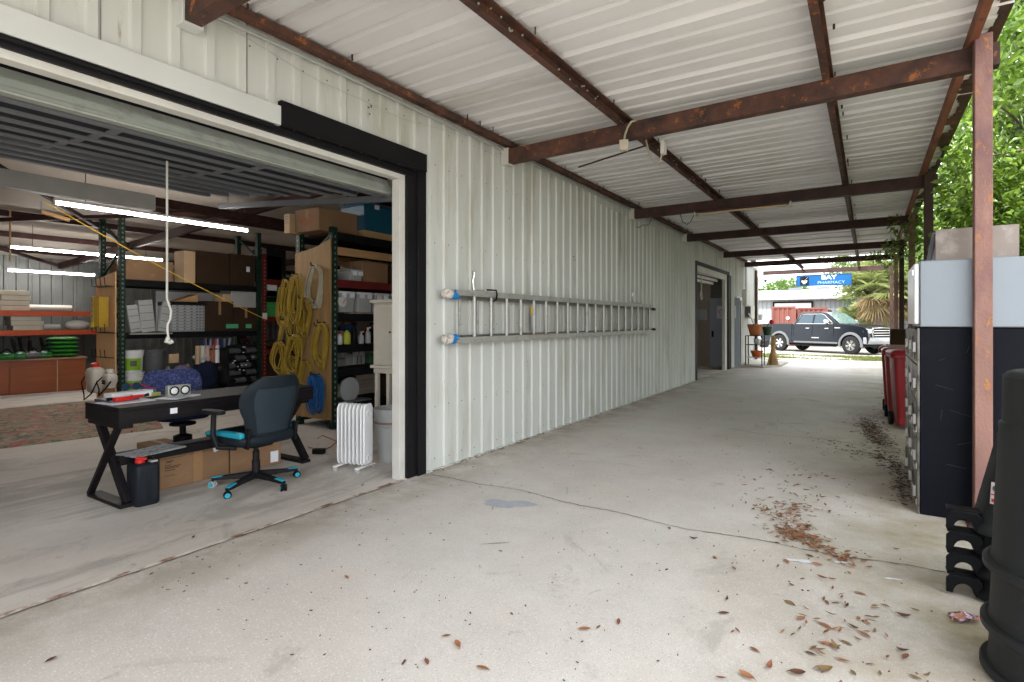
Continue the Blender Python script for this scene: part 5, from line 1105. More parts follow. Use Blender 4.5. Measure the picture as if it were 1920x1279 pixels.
# wheelie bins
def wheelie(label, x, y, rz):
    o = thing('wheelie_bin', label, 'wheelie bin', (x, y, 0), 'red wheelie bins beyond the lockers', rz)
    def rg(hx, hy, z): return rr_(hx, hy, z, .22, 24)
    B().loft([rg(.19, .20, .06), rg(.235, .26, .94), rg(.235, .26, .96)]).obj('body', M_binred, o, ang=40, world=False)
    B().loft([rg(.27, .30, .962), rg(.275, .305, .985), rg(.27, .30, 1.0)]).obj('rim', M_binred, o, ang=40, world=False)
    B().loft([rg(.275, .31, 1.004), rg(.28, .315, 1.03), rg(.25, .28, 1.06), rg(.16, .18, 1.075)]).obj('lid', M_binred, o, ang=50, world=False)
    B().tube([(.20, .34, .99), (.20, .37, 1.03), (-.20, .37, 1.03), (-.20, .34, .99)], .014, 8).obj('handle', M_binred, o, world=False)
    for s_ in (-1, 1): B().lathe([(.001, -.025), (.09, -.025), (.10, 0), (.09, .025), (.001, .025)], (s_ * .21, .22, .10), 18, Mx).obj('wheel', M_blk, o, world=False)
    for x_ in (-.1, 0, .1): B().bar((x_ * .85, -.215, .12), (x_, -.268, .88), .02, .012).obj('rib', M_binred, o, world=False)
    B().box(-.10, .10, -.305, -.300, .985, .998); return o
wheelie('nearest red wheelie bin, right behind the lockers', .50, 9.25, .1); wheelie('middle red wheelie bin of the three', .44, 9.95, .0); wheelie('farthest red wheelie bin, with a dusty lid', .42, 10.65, -.06)
# inverted stack of round cans
def can_ring(c, z0, n=56):
    return c
tc_ = [('lowest charcoal can of the upside-down round stack', .015, .62), ('second charcoal can up in the round stack', .19, .62), ('third charcoal can up in the round stack', .435, .62), ('top charcoal can of the upside-down round stack, its base showing', .60, .65)]
ccx, ccy = .722, 3.02
for i, (l_, z0_, h_) in enumerate(tc_):
    o = thing('trash_can', l_, 'trash can', (ccx, ccy, z0_), 'upside-down trash cans at the right edge')
    r0 = (.300, .296, .288, .266)[i]; r1 = (.27, .27, .265, .252)[i]; fl = (.028, .030, .030, .016)[i]
    B().lathe([(r0 + .004, 0), (r0 + fl * .8, 0), (r0 + fl, .006), (r0 + fl, .030), (r0 + fl * .8, .037), (r0 + .006, .040), (r0 + .002, .05), (r0, .07), (r1 + (r0 - r1) * .1, h_ - .05), (r1 + .002, h_ - .025), (r1 - .012, h_ - .008), (r1 - .03, h_), (r1 - .05, h_ - .004), (r1 - .06, h_ - .016), (r1 - .10, h_ - .018), (r1 - .105, h_ - .006), (r1 - .12, h_ - .006), (r1 - .125, h_ - .018), (.001, h_ - .018)], (ccx, ccy, z0_), 56).obj('shell', M_can, o, ang=40)
    B().cb((ccx + r0 + .03, ccy + .05, z0_ + .07), (.035, .10, .09), .1).obj('handle', M_can, o, .012)
# slim rectangular bins, upside down and nested
M_stk = mat("sticker_white", (.62, .58, .58), .5)
scx, scy = .74, 3.86
for i, z0_ in enumerate((.012, .125, .24, .35)):
    o = thing('slim_bin', ['lowest black slim bin of the nested stack', 'second black slim bin of the nested stack', 'third black slim bin of the nested stack', 'topmost slim bin of the nested stack, with a torn white sticker'][i], 'trash bin', (scx, scy, z0_), 'upside-down slim bins behind the round cans')
    h_ = .76
    def rg(hx, hy, z): return rr_(hx, hy, z0_ + z, .4, 36, scx, scy)
    B().loft([rg(.272, .172, 0), rg(.275, .176, .012), rg(.262, .165, .05), rg(.255, .16, .055), [p + Vector((.05, 0, 0)) for p in rg(.155, .115, h_ - .02)], [p + Vector((.05, 0, 0)) for p in rg(.135, .10, h_)]]).obj('shell', M_can if i == 3 else M_canb, o, ang=45)
    # end handle: arched bridge standing out from the rim
    b = B(); arch = [(-.115, 0), (-.115, .075), (-.085, .098), (.085, .098), (.115, .075), (.115, 0), (.07, 0)] + [(.07 * math.cos(a), .058 * math.sin(a)) for a in [math.pi * k / 10 for k in range(1, 10)]] + [(-.07, 0)]
    for yq in (scy - .125,): b.prism([(scx - .315 + p[0] * .66, z0_ + p[1]) for p in arch], yq, yq + .018, 'y')
    b.prism([(scx - .385, z0_ + .088), (scx - .23, z0_ + .088), (scx - .23, z0_ + .104), (scx - .385, z0_ + .104)], scy - .106, scy - .02, 'y')
    b.obj('handle', M_canb, o, .005)
    if i == 3:
        Ms = facing((scx - .19, scy - .142, z0_ + .22), (-.55, -.8, .12)); s2 = B(); s2.box(-.024, .024, -.055, .055, 0, .002, Ms); s2.obj('sticker', M_stk, o); s3 = B(); s3.lathe([(.001, 0), (.017, 0), (.017, .001), (.001, .001)], (0, 0, 0), 18); s3.v = [tuple(Ms @ (Vector(p) + Vector((0, .025, .0025)))) for p in s3.v]; s3.obj('logo', M_grey_d, o); s4 = B(); s4.box(-.022, .022, -.010, -.004, .0022, .003, Ms); s4.box(-.018, .018, -.045, -.028, .0022, .003, Ms); s4.obj('print', M_redtxt, o)
# litter wrapper
c = AG(1818, 1166); wr = thing('snack_wrapper', 'crumpled black and orange snack wrapper by the cans', 'wrapper', c)
g_ = B(); vs = []
for i in range(7):
    for j in range(5): vs.append((c.x - .02 + (i - 3) * .020 + rnd.uniform(-.004, .004), c.y - (j - 2) * .022 + (i - 3) * .010, .006 + rnd.uniform(0, .022)))
fs = [(i * 5 + j, i * 5 + j + 1, (i + 1) * 5 + j + 1, (i + 1) * 5 + j) for i in range(6) for j in range(4)]
g_.add(vs, fs); g_.obj('foil', mat("orange_foil", (.55, .25, .16), .3, 0, .3, 25, dirt=(.01, .01, .012), dth=.47, dscale=14, dsoft=.02, dirt2=(.75, .55, .7), d2th=.56, d2scale=40), wr, ang=20, fix=False)
cw = AG(1912, 1268, .03); o = thing('plastic_scrap', 'pale blue plastic scrap at the bottom right corner', 'scrap', (cw.x, cw.y, 0)); B().cb((cw.x + .02, cw.y, .03), (.06, .05, .05), .3).obj('piece', mat("pale_blue_plastic", (.45, .55, .68), .4), o, .012)

# ================================================================== FAR END OF THE CANOPY
pf = thing('door_slab', 'low concrete pad with a dark edge under the plant stand by the side door', 'pad', (-3.1, 19.9, 0))
B().prism([(W + .03, 18.75), (-2.75, 18.75), (-2.35, 19.6), (-2.35, 21.6), (W + .03, 21.6)], .004, .06, 'z').obj('pad', concrete("pad_concrete", (.42, .39, .33), (.4, .36, .3), (.15, .13, .1), .4), pf)
ps = thing('plant_stand', 'black three-tier metal plant stand by the side door', 'stand', (-3.07, 19.1, .06))
px0, px1, py0, py1 = -3.30, -2.82, 18.95, 19.45
for x in (px0, px1):
    for y in (py0, py1): B().box(x - .014, x + .014, y - .014, y + .014, .06, 1.0).obj('leg', M_blk, ps)
for z in (.30, .70, .985): B().box(px0, px1, py0, py1, z, z + .02).obj('shelf', M_blk if z > .5 else M_greyp, ps)
def pot(label, x, y, z, r, h, m, cat='plant pot', rim=True):
    o = thing('flower_pot', label, cat, (x, y, z), None)
    B().lathe([(.001, .004), (r * .66, 0), (r * .92, h * .74), (r, h * .76), (r, h), (r * .88, h), (r * .84, h * .9), (.001, h * .9)], (x, y, z), 24).obj('pot', m, o)
    B().lathe([(r * .84, h * .86), (.001, h * .93)], (x, y, z), 12).obj('soil', M_soil, o); return o
pot('big terracotta pot on top of the plant stand', -3.06, 19.2, 1.007, .23, .36, M_terra)
o = pot('dark green pot beside the big terracotta pot', -2.74, 19.5, 1.007, .16, .28, mat("dark_green_glaze", (.02, .06, .02), .35)); 
B().tube([(-2.74, 19.5, 1.26), (-2.70, 19.45, 1.40), (-2.62, 19.4, 1.50)], .012, 6).obj('stem', M_green, o); 
sack('red_bloom', 'red bloom leaning from the green pot beside the truck tail', -2.60, 19.4, 1.36, .07, .07, .16, M_red, 'flower', seed=3)
pot('white pot on the middle shelf of the plant stand', -2.98, 19.15, .722, .11, .17, M_white); pot('wide orange-red pot on the bottom shelf of the plant stand', -3.0, 19.15, .322, .19, .20, mat("orange_glaze", (.55, .12, .03), .4))
o = thing('wood_stick', 'pale wooden stick leaning from the terracotta pot to the wall box', 'stick', (-3.2, 19.5, 1.3)); B().tube([(-3.06, 19.25, 1.3), (-3.40, 20.1, 1.72)], .022, 8).obj('stick', M_frame, o)
ck = thing('corn_bundle', 'dried corn-stalk bundle standing beside the plant stand', 'dried stalks', (-2.60, 19.6, .06)); M_straw = mat("dry_straw", (.50, .34, .16), .85, 0, .3, 20)
b = B()
for k in range(90):
    a = rnd.uniform(0, 6.28); r0 = rnd.uniform(0, .17); r1 = rnd.uniform(0, .10); x, y = -2.58, 19.6
    b.tube([(x + r0 * math.cos(a), y + r0 * math.sin(a), .06), (x + .05 * math.cos(a), y + .05 * math.sin(a), .55), (x + r1 * math.cos(a + 1), y + r1 * math.sin(a + 1), rnd.uniform(.75, 1.02))], [.016, .012, .006], 4)
b.obj('stalks', M_straw, ck); B().lathe([(.07, .52), (.075, .55), (.07, .58)], (-2.58, 19.6, 0), 14).obj('tie', M_straw, ck)
# electrical gear by the corner
eb = thing('electrical_box', 'dark-fronted meter box with pale side mounted right of the side door', 'electrical box', (W + .1, 20.6, 1.8)); B().box(W + .02, W + .22, 20.3, 21.0, 1.55, 1.99).obj('case', M_frame, eb, .008); B().box(W + .03, W + .20, 20.285, 20.299, 1.60, 1.95).obj('front', M_grey_d, eb)
eb2 = thing('electrical_box', 'tall pale electrical box above the meter box', 'electrical box', (W + .1, 20.1, 2.3)); B().box(W + .02, W + .14, 19.95, 20.5, 2.02, 2.55).obj('case', M_frame, eb2, .006); B().tube([(W + .08, 20.2, 2.55), (W + .08, 20.2, 3.4)], .02, 8).obj('conduit', M_greyp, eb2)
eb3 = thing('electrical_box', 'small grey junction box at the building corner', 'electrical box', (W + .1, 22.6, 1.6)); B().box(W + .08, W + .22, 22.5, 22.7, 1.50, 1.72).obj('case', M_greyp, eb3, .004)
for q, y in enumerate((22.2, 22.45, 22.65)): 
    o = thing('wall_pipe', ['brown vertical pipe near the building corner', 'white vertical pipe near the building corner', 'thin grey vertical pipe at the building corner'][q], 'pipe', (W + .1, y, 0)); B().tube([(W + .08, y, .06), (W + .08, y, 3.35)], (.05, .035, .02)[q], 10).obj('pipe', (M_cardd, M_frame, M_greyp)[q], o)
fl = thing('security_light', 'white twin security light near the top of the building corner', 'light fixture', (W + .15, 22.5, 3.1)); B().box(W + .02, W + .12, 22.4, 22.6, 3.0, 3.2).obj('base', M_frame, fl, .01)
for y in (22.35, 22.65): B().lathe([(.02, 0), (.05, .04), (.07, .12), (.06, .125), (.001, .10)], (W + .16, y, 3.0), 14, Matrix.Rotation(R(140), 4, 'Y')).obj('lamp_head', M_frame, fl)
wc = thing('wall_camera', 'small round dark camera under the beam at the building corner', 'camera', (-3.2, 23.0, 3.1)); B().lathe([(.001, -.06), (.04, -.05), (.06, 0), (.05, .03), (.001, .04)], (W + .3, 22.9, 3.0), 14).obj('dome', M_blk, wc); B().bar((W + .03, 22.9, 3.05), (W + .3, 22.9, 3.04), .03, .03).obj('arm', M_frame, wc)
o = thing('brown_crate', 'brown box standing behind the red bins by the posts', 'box', (.62, 16.0, 0)); B().box(.42, .86, 15.2, 15.7, 0, 1.28).obj('case', M_cardd, o, .01)

# ================================================================== PICKUP TRUCK (local: +x forward, right side = -y)
HDG = math.atan2(-1.95, 3.27)
loc = Vector((-3.9, 32.07, -.085)) - Matrix.Rotation(HDG, 3, 'Z') @ Vector((1.22, -.93, 0))
tk = thing('pickup_truck', 'dark blue-black crew-cab pickup truck parked across the end of the canopy', 'pickup truck', loc, rz=HDG); tk.scale = (1.0, 1.0, 1.04)
M_paint = mat("navy_black_paint", (.0020, .0040, .0085), .16, .0, .1, 2, spec=.30)
M_tglass = mat("tinted_glass", (.01, .03, .045), .05, 0, .05, 2, spec=.6)
M_wglass = mat("windscreen_glass", (.10, .16, .17), .04, 0, .05, 2, coat=1, spec=1)
M_cladd = mat("grey_wheel_arch", (.12, .125, .13), .6, 0, .1, 8)
M_tyre = mat("tyre_rubber", (.022, .022, .023), .85, 0, .2, 30)
def arch(cx, r, z0, n=12): return [(cx + r * math.cos(a), .41 + r * math.sin(a)) for a in [math.acos(max(-1, min(1, 1))) + math.pi * k / n for k in range(n + 1)] if .41 + r * math.sin(a) >= z0 - .2]
RWX, FWX = 1.22, 4.97
def body_poly(rar=.50):
    p = [(.04, .60), (.02, .95), (.06, 1.33), (.10, 1.36), (1.95, 1.37), (1.97, 1.35), (4.15, 1.34), (4.6, 1.36), (5.2, 1.31), (5.62, 1.22), (5.74, 1.10), (5.78, .80), (5.74, .52), (5.60, .45)]
    fr = [(FWX + rar * math.cos(a), .42 + rar * math.sin(a)) for a in [math.pi * k / 12 for k in range(13)]]
    rr2 = [(RWX + rar * math.cos(a), .42 + rar * math.sin(a)) for a in [math.pi * k / 12 for k in range(13)]]
    return p + fr + rr2 + [(.60, .50)]
bp_ = body_poly()
b = B(); n = len(bp_); HW = .98
def wid(z): return HW - .05 * max(0, (z - .95) / .4) ** 1.5 - .04 * max(0, (.7 - z) / .3)
rings = [[Vector((p[0], s_ * wid(p[1]) * k, p[1])) for p in bp_] for s_, k in ((-1, 1), (-1, .95), (1, .95), (1, 1))]
b.loft(rings); body = b.obj('body', M_paint, tk, .03, 3, ang=40, world=False)
# greenhouse
def gh(y, ins):  # side outline of cab glass house
    return [(2.02 + ins, 1.33), (2.20 + ins * 1.2, 1.80), (2.42 + ins, 1.885), (3.35 - ins * .5, 1.90), (3.62 - ins, 1.86), (4.38 - ins * 1.4, 1.34)]
b = B(); rg_ = []
for y, sc_, dz in ((-.93, 0, 0), (-.78, .0, 1), (.78, 0, 1), (.93, 0, 0)):
    rg_.append([Vector((p[0], (math.copysign(.93 - .19 * min(1, max(0, (p[1] - 1.33) / .55)), y)) if dz == 0 else math.copysign(.70, y), p[1] + (.03 if dz and p[1] > 1.7 else 0))) for p in gh(y, 0)])
b.loft(rg_); b.obj('cab', M_paint, tk, .04, 3, ang=40, world=False)
def sidequad(poly, m, name, par, off=.004, side=-1):
    b = B(); f = lambda p, o: Vector((p[0], side * (.93 - .19 * min(1, max(0, (p[1] - 1.33) / .55)) + o), p[1]))
    n = len(poly); b.add([f(p, off) for p in poly] + [f(p, off - .02) for p in poly], [tuple(range(n)), tuple(range(2 * n - 1, n - 1, -1))] + [(i, i + n, (i + 1) % n + n, (i + 1) % n) for i in range(n)])
    return b.obj(name, m, par, world=False)
for side in (-1, 1):
    sidequad([(2.22, 1.385), (2.36, 1.76), (2.50, 1.80), (3.02, 1.81), (3.02, 1.385)], M_tglass, 'side_window', tk, .006, side)
    sidequad([(3.12, 1.385), (3.12, 1.81), (3.42, 1.80), (3.56, 1.76), (4.02, 1.42), (4.02, 1.385)], M_tglass, 'side_window', tk, .006, side)
    f = lambda p, o=.012: Vector((p[0], side * (.93 - .19 * min(1, max(0, (p[1] - 1.33) / .55)) + o), p[1]))
    B().tube([f(p) for p in ((4.10, 1.37), (2.18, 1.37), (2.20, 1.43), (2.33, 1.78), (2.48, 1.83), (3.45, 1.83), (3.60, 1.78), (4.06, 1.43))], .012, 6, closed=True).obj('window_trim', M_chrome, tk, world=False)
    for xx in (2.05, 3.07, 4.14):
        B().tube([(xx, side * (wid(1.3) + .002), 1.32), (xx - (.02 if xx < 4 else -.03), side * (wid(.9) + .002), .9), (xx, side * (wid(.55) + .002), .56)], .006, 5).obj('door_gap', M_blk, tk, world=False)
    B().tube([(1.93, side * (wid(1.3) + .003), 1.36), (1.93, side * (wid(.9) + .003), .9), (1.93, side * (wid(.55) + .003), .52)], .010, 5).obj('bed_gap', M_blk, tk, world=False)
    for xx in (2.72, 3.72): B().box(xx, xx + .20, side * .985 - .012, side * .985 + .012, 1.14, 1.175).obj('door_handle', M_chrome, tk, .008, world=False)
    mr = B().loft([rr_(.06, .11, 1.36, .5, 16, 3.92, side * 1.13), rr_(.075, .13, 1.46, .5, 16, 3.92, side * 1.13), rr_(.06, .11, 1.56, .5, 16, 3.90, side * 1.13)]).obj('side_mirror', M_chrome, tk, world=False); B().bar((3.95, side * .92, 1.40), (3.92, side * 1.05, 1.42), .06, .04).obj('mirror_arm', M_blk, mr, world=False)
    for cx in (RWX, FWX):
        n = 14; ri, ro = .475, .565; vs = []
        for k in range(n + 1):
            a = math.pi * (k / n) * 1.10 - .16
            for r_, yy in ((ri, .955), (ri, 1.012), (ro, 1.008), (ro + .02, .97)): vs.append((cx + r_ * math.cos(a), side * yy, .42 + r_ * math.sin(a)))
        fs = [(4 * k + j, 4 * k + j + 1, 4 * k + 5 + j, 4 * k + 4 + j) for k in range(n) for j in range(3)]
        B().add(vs, fs).obj('wheel_arch', M_cladd, tk, world=False)
    B().box(2.05, 4.35, side * .955 - .02, side * .955 + .035, .455, .53).obj('rocker_panel', M_cladd, tk, .01, world=False)
    B().bar((1.9, side * 1.0, .34), (4.3, side * 1.0, .34), .10, .04).obj('side_step', M_blk, tk, world=False)
    B().box(.02, .12, side * .86, side * .975, .98, 1.32).obj('tail_light', M_red, tk, .01, world=False)
    B().loft([[Vector((x_, side * y_, z_)) for x_, z_ in ((5.55, .98), (5.80, .96), (5.80, 1.14), (5.50, 1.18))] for y_ in (.60, .955)]).obj('headlight', M_chrome, tk, .01, world=False)
    B().box(3.95 - .9, 3.95 - .52, side * .99 - .003, side * .99 + .004, .70, .735).obj('door_badge', M_chrome, tk, world=False)
    B().box(4.22, 4.50, side * .985 - .003, side * .985 + .006, 1.17, 1.21).obj('fender_badge', M_chrome, tk, world=False)
# windscreen, rear glass, hood, grille, bumpers
b = B(); f = lambda x, y, z: Vector((x, y, z)); b.add([f(4.34, -.78, 1.375), f(4.34, .78, 1.375), f(3.66, .66, 1.868), f(3.66, -.66, 1.868)], [(0, 1, 2, 3)]); b.v = [(p[0] + .012, p[1], p[2] + .014) for p in b.v]; b.obj('windscreen', M_wglass, tk, world=False)
b = B(); b.add([f(2.00, -.72, 1.42), f(2.00, .72, 1.42), f(2.17, .64, 1.78), f(2.17, -.64, 1.78)], [(0, 1, 2, 3)]); b.v = [(p[0] - .012, p[1], p[2]) for p in b.v]; b.obj('rear_window', M_tglass, tk, world=False)
B().loft([[Vector((x_, y_, z_ + .035 * (1 - (abs(y_) / .8) ** 2))) for y_ in (-.72, -.4, 0, .4, .72)] + [Vector((x_, y_, z_ - .05)) for y_ in (.72, -.72)] for x_, z_ in ((4.25, 1.36), (4.7, 1.365), (5.25, 1.315), (5.62, 1.23))]).obj('hood', M_paint, tk, .01, world=False)
g = B().box(5.72, 5.805, -.62, .62, .80, 1.17).obj('grille', M_blk, tk, .02, world=False)
for z in (.86, .97, 1.08): B().box(5.80, 5.825, -.60, .60, z - .014, z + .014).obj('grille_bar', M_chrome, g, .006, world=False)
B().tube([(5.81, y, z) for y, z in ((-.66, .80), (-.70, 1.0), (-.66, 1.18), (0, 1.20), (.66, 1.18), (.70, 1.0), (.66, .80))], .025, 8).obj('grille_surround', M_chrome, g, world=False)
B().loft([[Vector((x_, y_, z_)) for x_, z_ in ((5.55, .50), (xf, .48), (xf + .03, .60), (xf, .77), (5.55, .78))] for y_, xf in ((-.98, 5.68), (-.7, 5.84), (0, 5.90), (.7, 5.84), (.98, 5.68))]).obj('front_bumper', mat('bumper_grey', (.35, .36, .38), .3, .6, .05, 3), tk, .02, world=False)
B().box(-.10, .10, -.90, .90, .50, .68).obj('rear_bumper', M_chrome, tk, .03, world=False)
B().box(.14, 1.90, -.86, .86, 1.355, 1.378).obj('bed_cover', M_blk, tk, world=False); B().box(.5, 5.4, -.75, .75, .34, .50).obj('underbody', M_blk, tk, world=False)
def wheel(cx, side):
    MX = Matrix.Rotation(R(90), 4, 'X'); c = (cx, side * .86, .415); s_ = 1 if side < 0 else -1
    b = B(); b.lathe([(.24, -.13), (.36, -.135), (.405, -.11), (.415, -.05), (.415, .05), (.405, .11), (.36, .135), (.24, .13), (.24, -.13)], c, 40, MX, cap=False); wo = b.obj('wheel', M_tyre, tk, world=False, ang=50)
    b = B(); b.lathe([(.26, .09 * s_), (.262, .12 * s_), (.245, .125 * s_), (.235, .10 * s_), (.22, .02 * s_), (.001, .0)], c, 32, MX, cap=False); rm = b.obj('rim', M_galv, wo, world=False)
    sp = B()
    for k in range(6):
        for da in (-.13, .13):
            a = 2 * math.pi * k / 6 + .2; p0 = Vector((math.cos(a + da * .4) * .045, 0, math.sin(a + da * .4) * .045)); p1 = Vector((math.cos(a + da) * .235, 0, math.sin(a + da) * .235)); cc = Vector((cx, side * (.86 + .105), .415))
            sp.bar(cc + p0, cc + p1, .030, .025, (0, 1, 0))
    sp.lathe([(.001, .125 * s_), (.05, .12 * s_), (.06, .08 * s_)], c, 16, MX); sp.obj('spokes', M_chrome, wo, world=False)
    return wo
for cx in (RWX, FWX):
    for side in (-1, 1): wheel(cx, side)

# ================================================================== FAR BUILDING, CONTAINERS
fb = thing('metal_building', 'long white metal building with a pale low roof across the road', 'building', (-3, 47, 0))
M_fwall = mat("far_siding", (.30, .315, .325), .5, 0, .05, 1); M_froof = mat("far_roof_white", (.50, .49, .47), .35, 0, .08, .5, dirt=(.4, .38, .36), dth=.68, dscale=.6)
b = B(); y = -20.0; ps_ = []
while y < 8: ps_ += [(y, 0), (y + .20, 0), (y + .22, -.04), (y + .28, -.04), (y + .30, 0)]; y += .30
n = len(ps_); b.add([(p[0], 46 + p[1], z) for z in (-.12, 3.18) for p in ps_], [(i, i + 1, n + i + 1, n + i) for i in range(n - 1)]); b.obj('wall', M_fwall, fb, fix=False, ang=25)
b = B(); b.add([(-20.3, 45.6, 3.16), (8.3, 45.6, 3.16), (8.3, 56, 4.30), (-20.3, 56, 4.30), (-20.3, 66, 3.16), (8.3, 66, 3.16)], [(0, 1, 2, 3), (3, 2, 5, 4)]); b.obj('roof', M_froof, fb, fix=False)
B().box(-20.3, 8.3, 45.55, 45.62, 3.06, 3.17).obj('eave_trim', M_fwall, fb); B().box(-20, 8, 46.2, 65, -.1, 3.0).obj('core', M_fwall, fb)
a, c = AY(1452, 566, 45.9), AY(1521, 566, 45.9)
B().box(a.x, c.x, 45.90, 45.94, 0, a.z - .12).obj('roll_door', M_white, fb); B().box(a.x - .12, a.x, 45.86, 45.95, 0, a.z).obj('door_trim', M_blk, fb); B().box(c.x, c.x + .12, 45.86, 45.95, 0, a.z).obj('door_trim', M_blk, fb); B().box(a.x, c.x, 45.86, 45.95, a.z - .12, a.z).obj('door_trim', M_blk, fb)
for k in range(3): B().cb((-5.5 + 2.2 * k, 55.2 - k * .3, 4.35), (1.0, .3, .22)).obj('roof_vent', M_galv, fb)
M_cont = mat("faded_container_red", (.17, .058, .045), .55, 0, .12, 1.2, dirt=(.3, .14, .11), dth=.66, dscale=2)
def container(label, x0, x1, y0, y1, z1):
    o = thing('shipping_container', label, 'shipping container', ((x0 + x1) / 2, (y0 + y1) / 2, -.1), 'red shipping containers across the road')
    b = B(); x = x0 + .12; ps_ = [(x0, 0)]
    while x < x1 - .2: ps_ += [(x, 0), (x + .05, .05), (x + .13, .05), (x + .18, 0)]; x += .27
    ps_ += [(x1, 0)]; n = len(ps_); b.add([(p[0], y0 + p[1], z) for z in (.05, z1 - .1) for p in ps_], [(i, i + 1, n + i + 1, n + i) for i in range(n - 1)]); b.obj('corrugated_side', M_cont, o, fix=False, ang=25)
    B().box(x0, x1, y0 + .06, y1, .0, z1 - .11).obj('shell', M_cont, o)
    b = B(); b.box(x0 - .02, x1 + .02, y0 - .03, y0 + .08, z1 - .12, z1); b.box(x0 - .02, x1 + .02, y0 - .03, y0 + .08, -.1, .06); b.box(x0 - .04, x0 + .06, y0 - .035, y0 + .08, .06, z1 - .12); b.box(x1 - .06, x1 + .04, y0 - .035, y0 + .08, .06, z1 - .12); b.obj('corner_frame', M_cont, o)
    B().lathe([(.001, 0), (.10, 0), (.10, .01), (.001, .01)], (x0 + .9, y0 - .01, z1 - .75), 16, Matrix.Rotation(R(90), 4, 'X')).obj('lamp', M_white, o)
a0, a1, a2 = AY(1449, 575, 39.5), AY(1492, 575, 39.5), AY(1551, 578, 39.5)
container('nearer-left red container behind the truck bed', a0.x, a1.x, 39.3, 45, 2.42); container('right-hand red container above the truck cab', a1.x + .12, a2.x, 39.6, 45, 2.34)
o = thing('white_trailer', 'plain white trailer box left of the red containers', 'trailer', (-7, 40, 0)); a, c = AY(1405, 598, 41), AY(1447, 598, 41); B().box(a.x, c.x, 41, 43.5, .35, a.z).obj('box', M_white, o, .03); [B().lathe([(.001, -.1), (.35, -.1), (.35, .1), (.001, .1)], (x_, 41.1, .3), 18, Matrix.Rotation(R(90), 4, 'X')).obj('wheel', M_tyre, o) for x_ in (a.x + .6, a.x + 1.5)]
# compact car at left behind truck tail (only its corner shows)
cr_ = thing('parked_car', 'pale teal car half hidden behind the truck tail', 'car', (-6.1, 36.5, -.1))
b = B(); b.loft([[Vector((-7.6 + x_, y_, z_)) for x_, z_ in ((0, .35), (0, .80), (.55, .95), (1.0, 1.38), (2.0, 1.40), (2.7, .95), (3.0, .80), (3.0, .35))] for y_ in (35.7, 37.3)]); b.obj('body', mat("pale_teal_paint", (.35, .50, .50), .25, 0, .05, 2, coat=1), cr_, .08, 3)
b = B(); b.loft([[Vector((-7.6 + x_, y_, z_)) for x_, z_ in ((.70, .98), (1.05, 1.32), (1.95, 1.34), (2.5, .98))] for y_ in (35.69, 37.31)]); b.obj('side_window', M_tglass, cr_)
for x_ in (-7.0, -5.2): B().lathe([(.001, -.1), (.3, -.1), (.31, 0), (.3, .1), (.001, .1)], (x_, 35.75, .2), 20, Matrix.Rotation(R(90), 4, 'X')).obj('wheel', M_tyre, cr_)

# ================================================================== TREES, PALM, HEDGE
def np_mesh(name, V, Fq, m, parent, k=4):
    me = bpy.data.meshes.new(name); V = np.asarray(V, dtype=np.float32); Fq = np.asarray(Fq, dtype=np.int32)
    off = np.array(parent.location, dtype=np.float32) if parent else 0; V = V - off
    me.vertices.add(len(V)); me.vertices.foreach_set('co', V.ravel()); me.loops.add(Fq.size); me.loops.foreach_set('vertex_index', Fq.ravel())
    me.polygons.add(len(Fq)); me.polygons.foreach_set('loop_start', np.arange(0, Fq.size, k, dtype=np.int32)); me.update(calc_edges=True)
    me.materials.append(m); o = bpy.data.objects.new(name, me); COL.objects.link(o)
    if parent: o.parent = parent
    return o
def leaf_cloud(C, n, size, seed, spread=.42, up=.5, clumpr=(.35, .75), long_=2.3):
    """C: (k,3) clump centres.  n leaves, each two folded triangles pairs (a diamond with a crease)."""
    g = np.random.default_rng(seed); k = len(C); cr = g.uniform(*clumpr, k); idx = g.integers(0, k, n)
    d = g.normal(size=(n, 3)); d /= np.linalg.norm(d, axis=1)[:, None]; rad = cr[idx] * g.uniform(.45, 1.05, n) ** .6
    P = C[idx] + d * rad[:, None] * np.array([1, 1, .8])
    ax = d * .8 + g.normal(size=(n, 3)) * .5; ax[:, 2] -= .15; ax /= np.linalg.norm(ax, axis=1)[:, None]
    nr = g.normal(size=(n, 3)) * .55 + np.array([0, 0, up]) + d * .35; nr -= ax * np.sum(nr * ax, 1)[:, None]; nr /= np.linalg.norm(nr, axis=1)[:, None]
    sd_ = np.cross(ax, nr); s = size * g.uniform(.6, 1.25, n)[:, None]
    a = P; t = P + ax * s * 1.0 - nr * s * .10; m1 = P + ax * s * .45
    l = m1 + sd_ * s / long_ * .5 + nr * s * .08; r = m1 - sd_ * s / long_ * .5 + nr * s * .08
    V = np.stack([a, l, t, r], 1).reshape(-1, 3); i = np.arange(n) * 4
    F = np.stack([np.stack([i, i + 1, i + 2], 1), np.stack([i, i + 2, i + 3], 1)], 1).reshape(-1, 3)
    return V, F
def crown_clumps(c, r, n, seed, inner=.55):
    g = np.random.default_rng(seed); d = g.normal(size=(n, 3)); d /= np.linalg.norm(d, axis=1)[:, None]
    rr = g.uniform(inner, 1.0, n) ** .7 * (1 + .18 * np.sin(d[:, 0] * 5 + seed) * np.cos(d[:, 2] * 4 + seed * 2))
    return np.array(c) + d * rr[:, None] * np.array(r)
M_leafA = leafmat("glossy_leaf", (.014, .062, .010), (.25, .38, .045), .32, .34, 1.1)
M_leafB = leafmat("mid_green_leaf", (.04, .11, .022), (.19, .29, .06), .5, .35, .8)
M_leafC = leafmat("pale_green_leaf", (.06, .12, .03), (.20, .28, .08), .5, .4, .7)
M_bark = mat("bark", (.13, .10, .075), .9, 0, .25, 8, bump=.8, bscale=25)
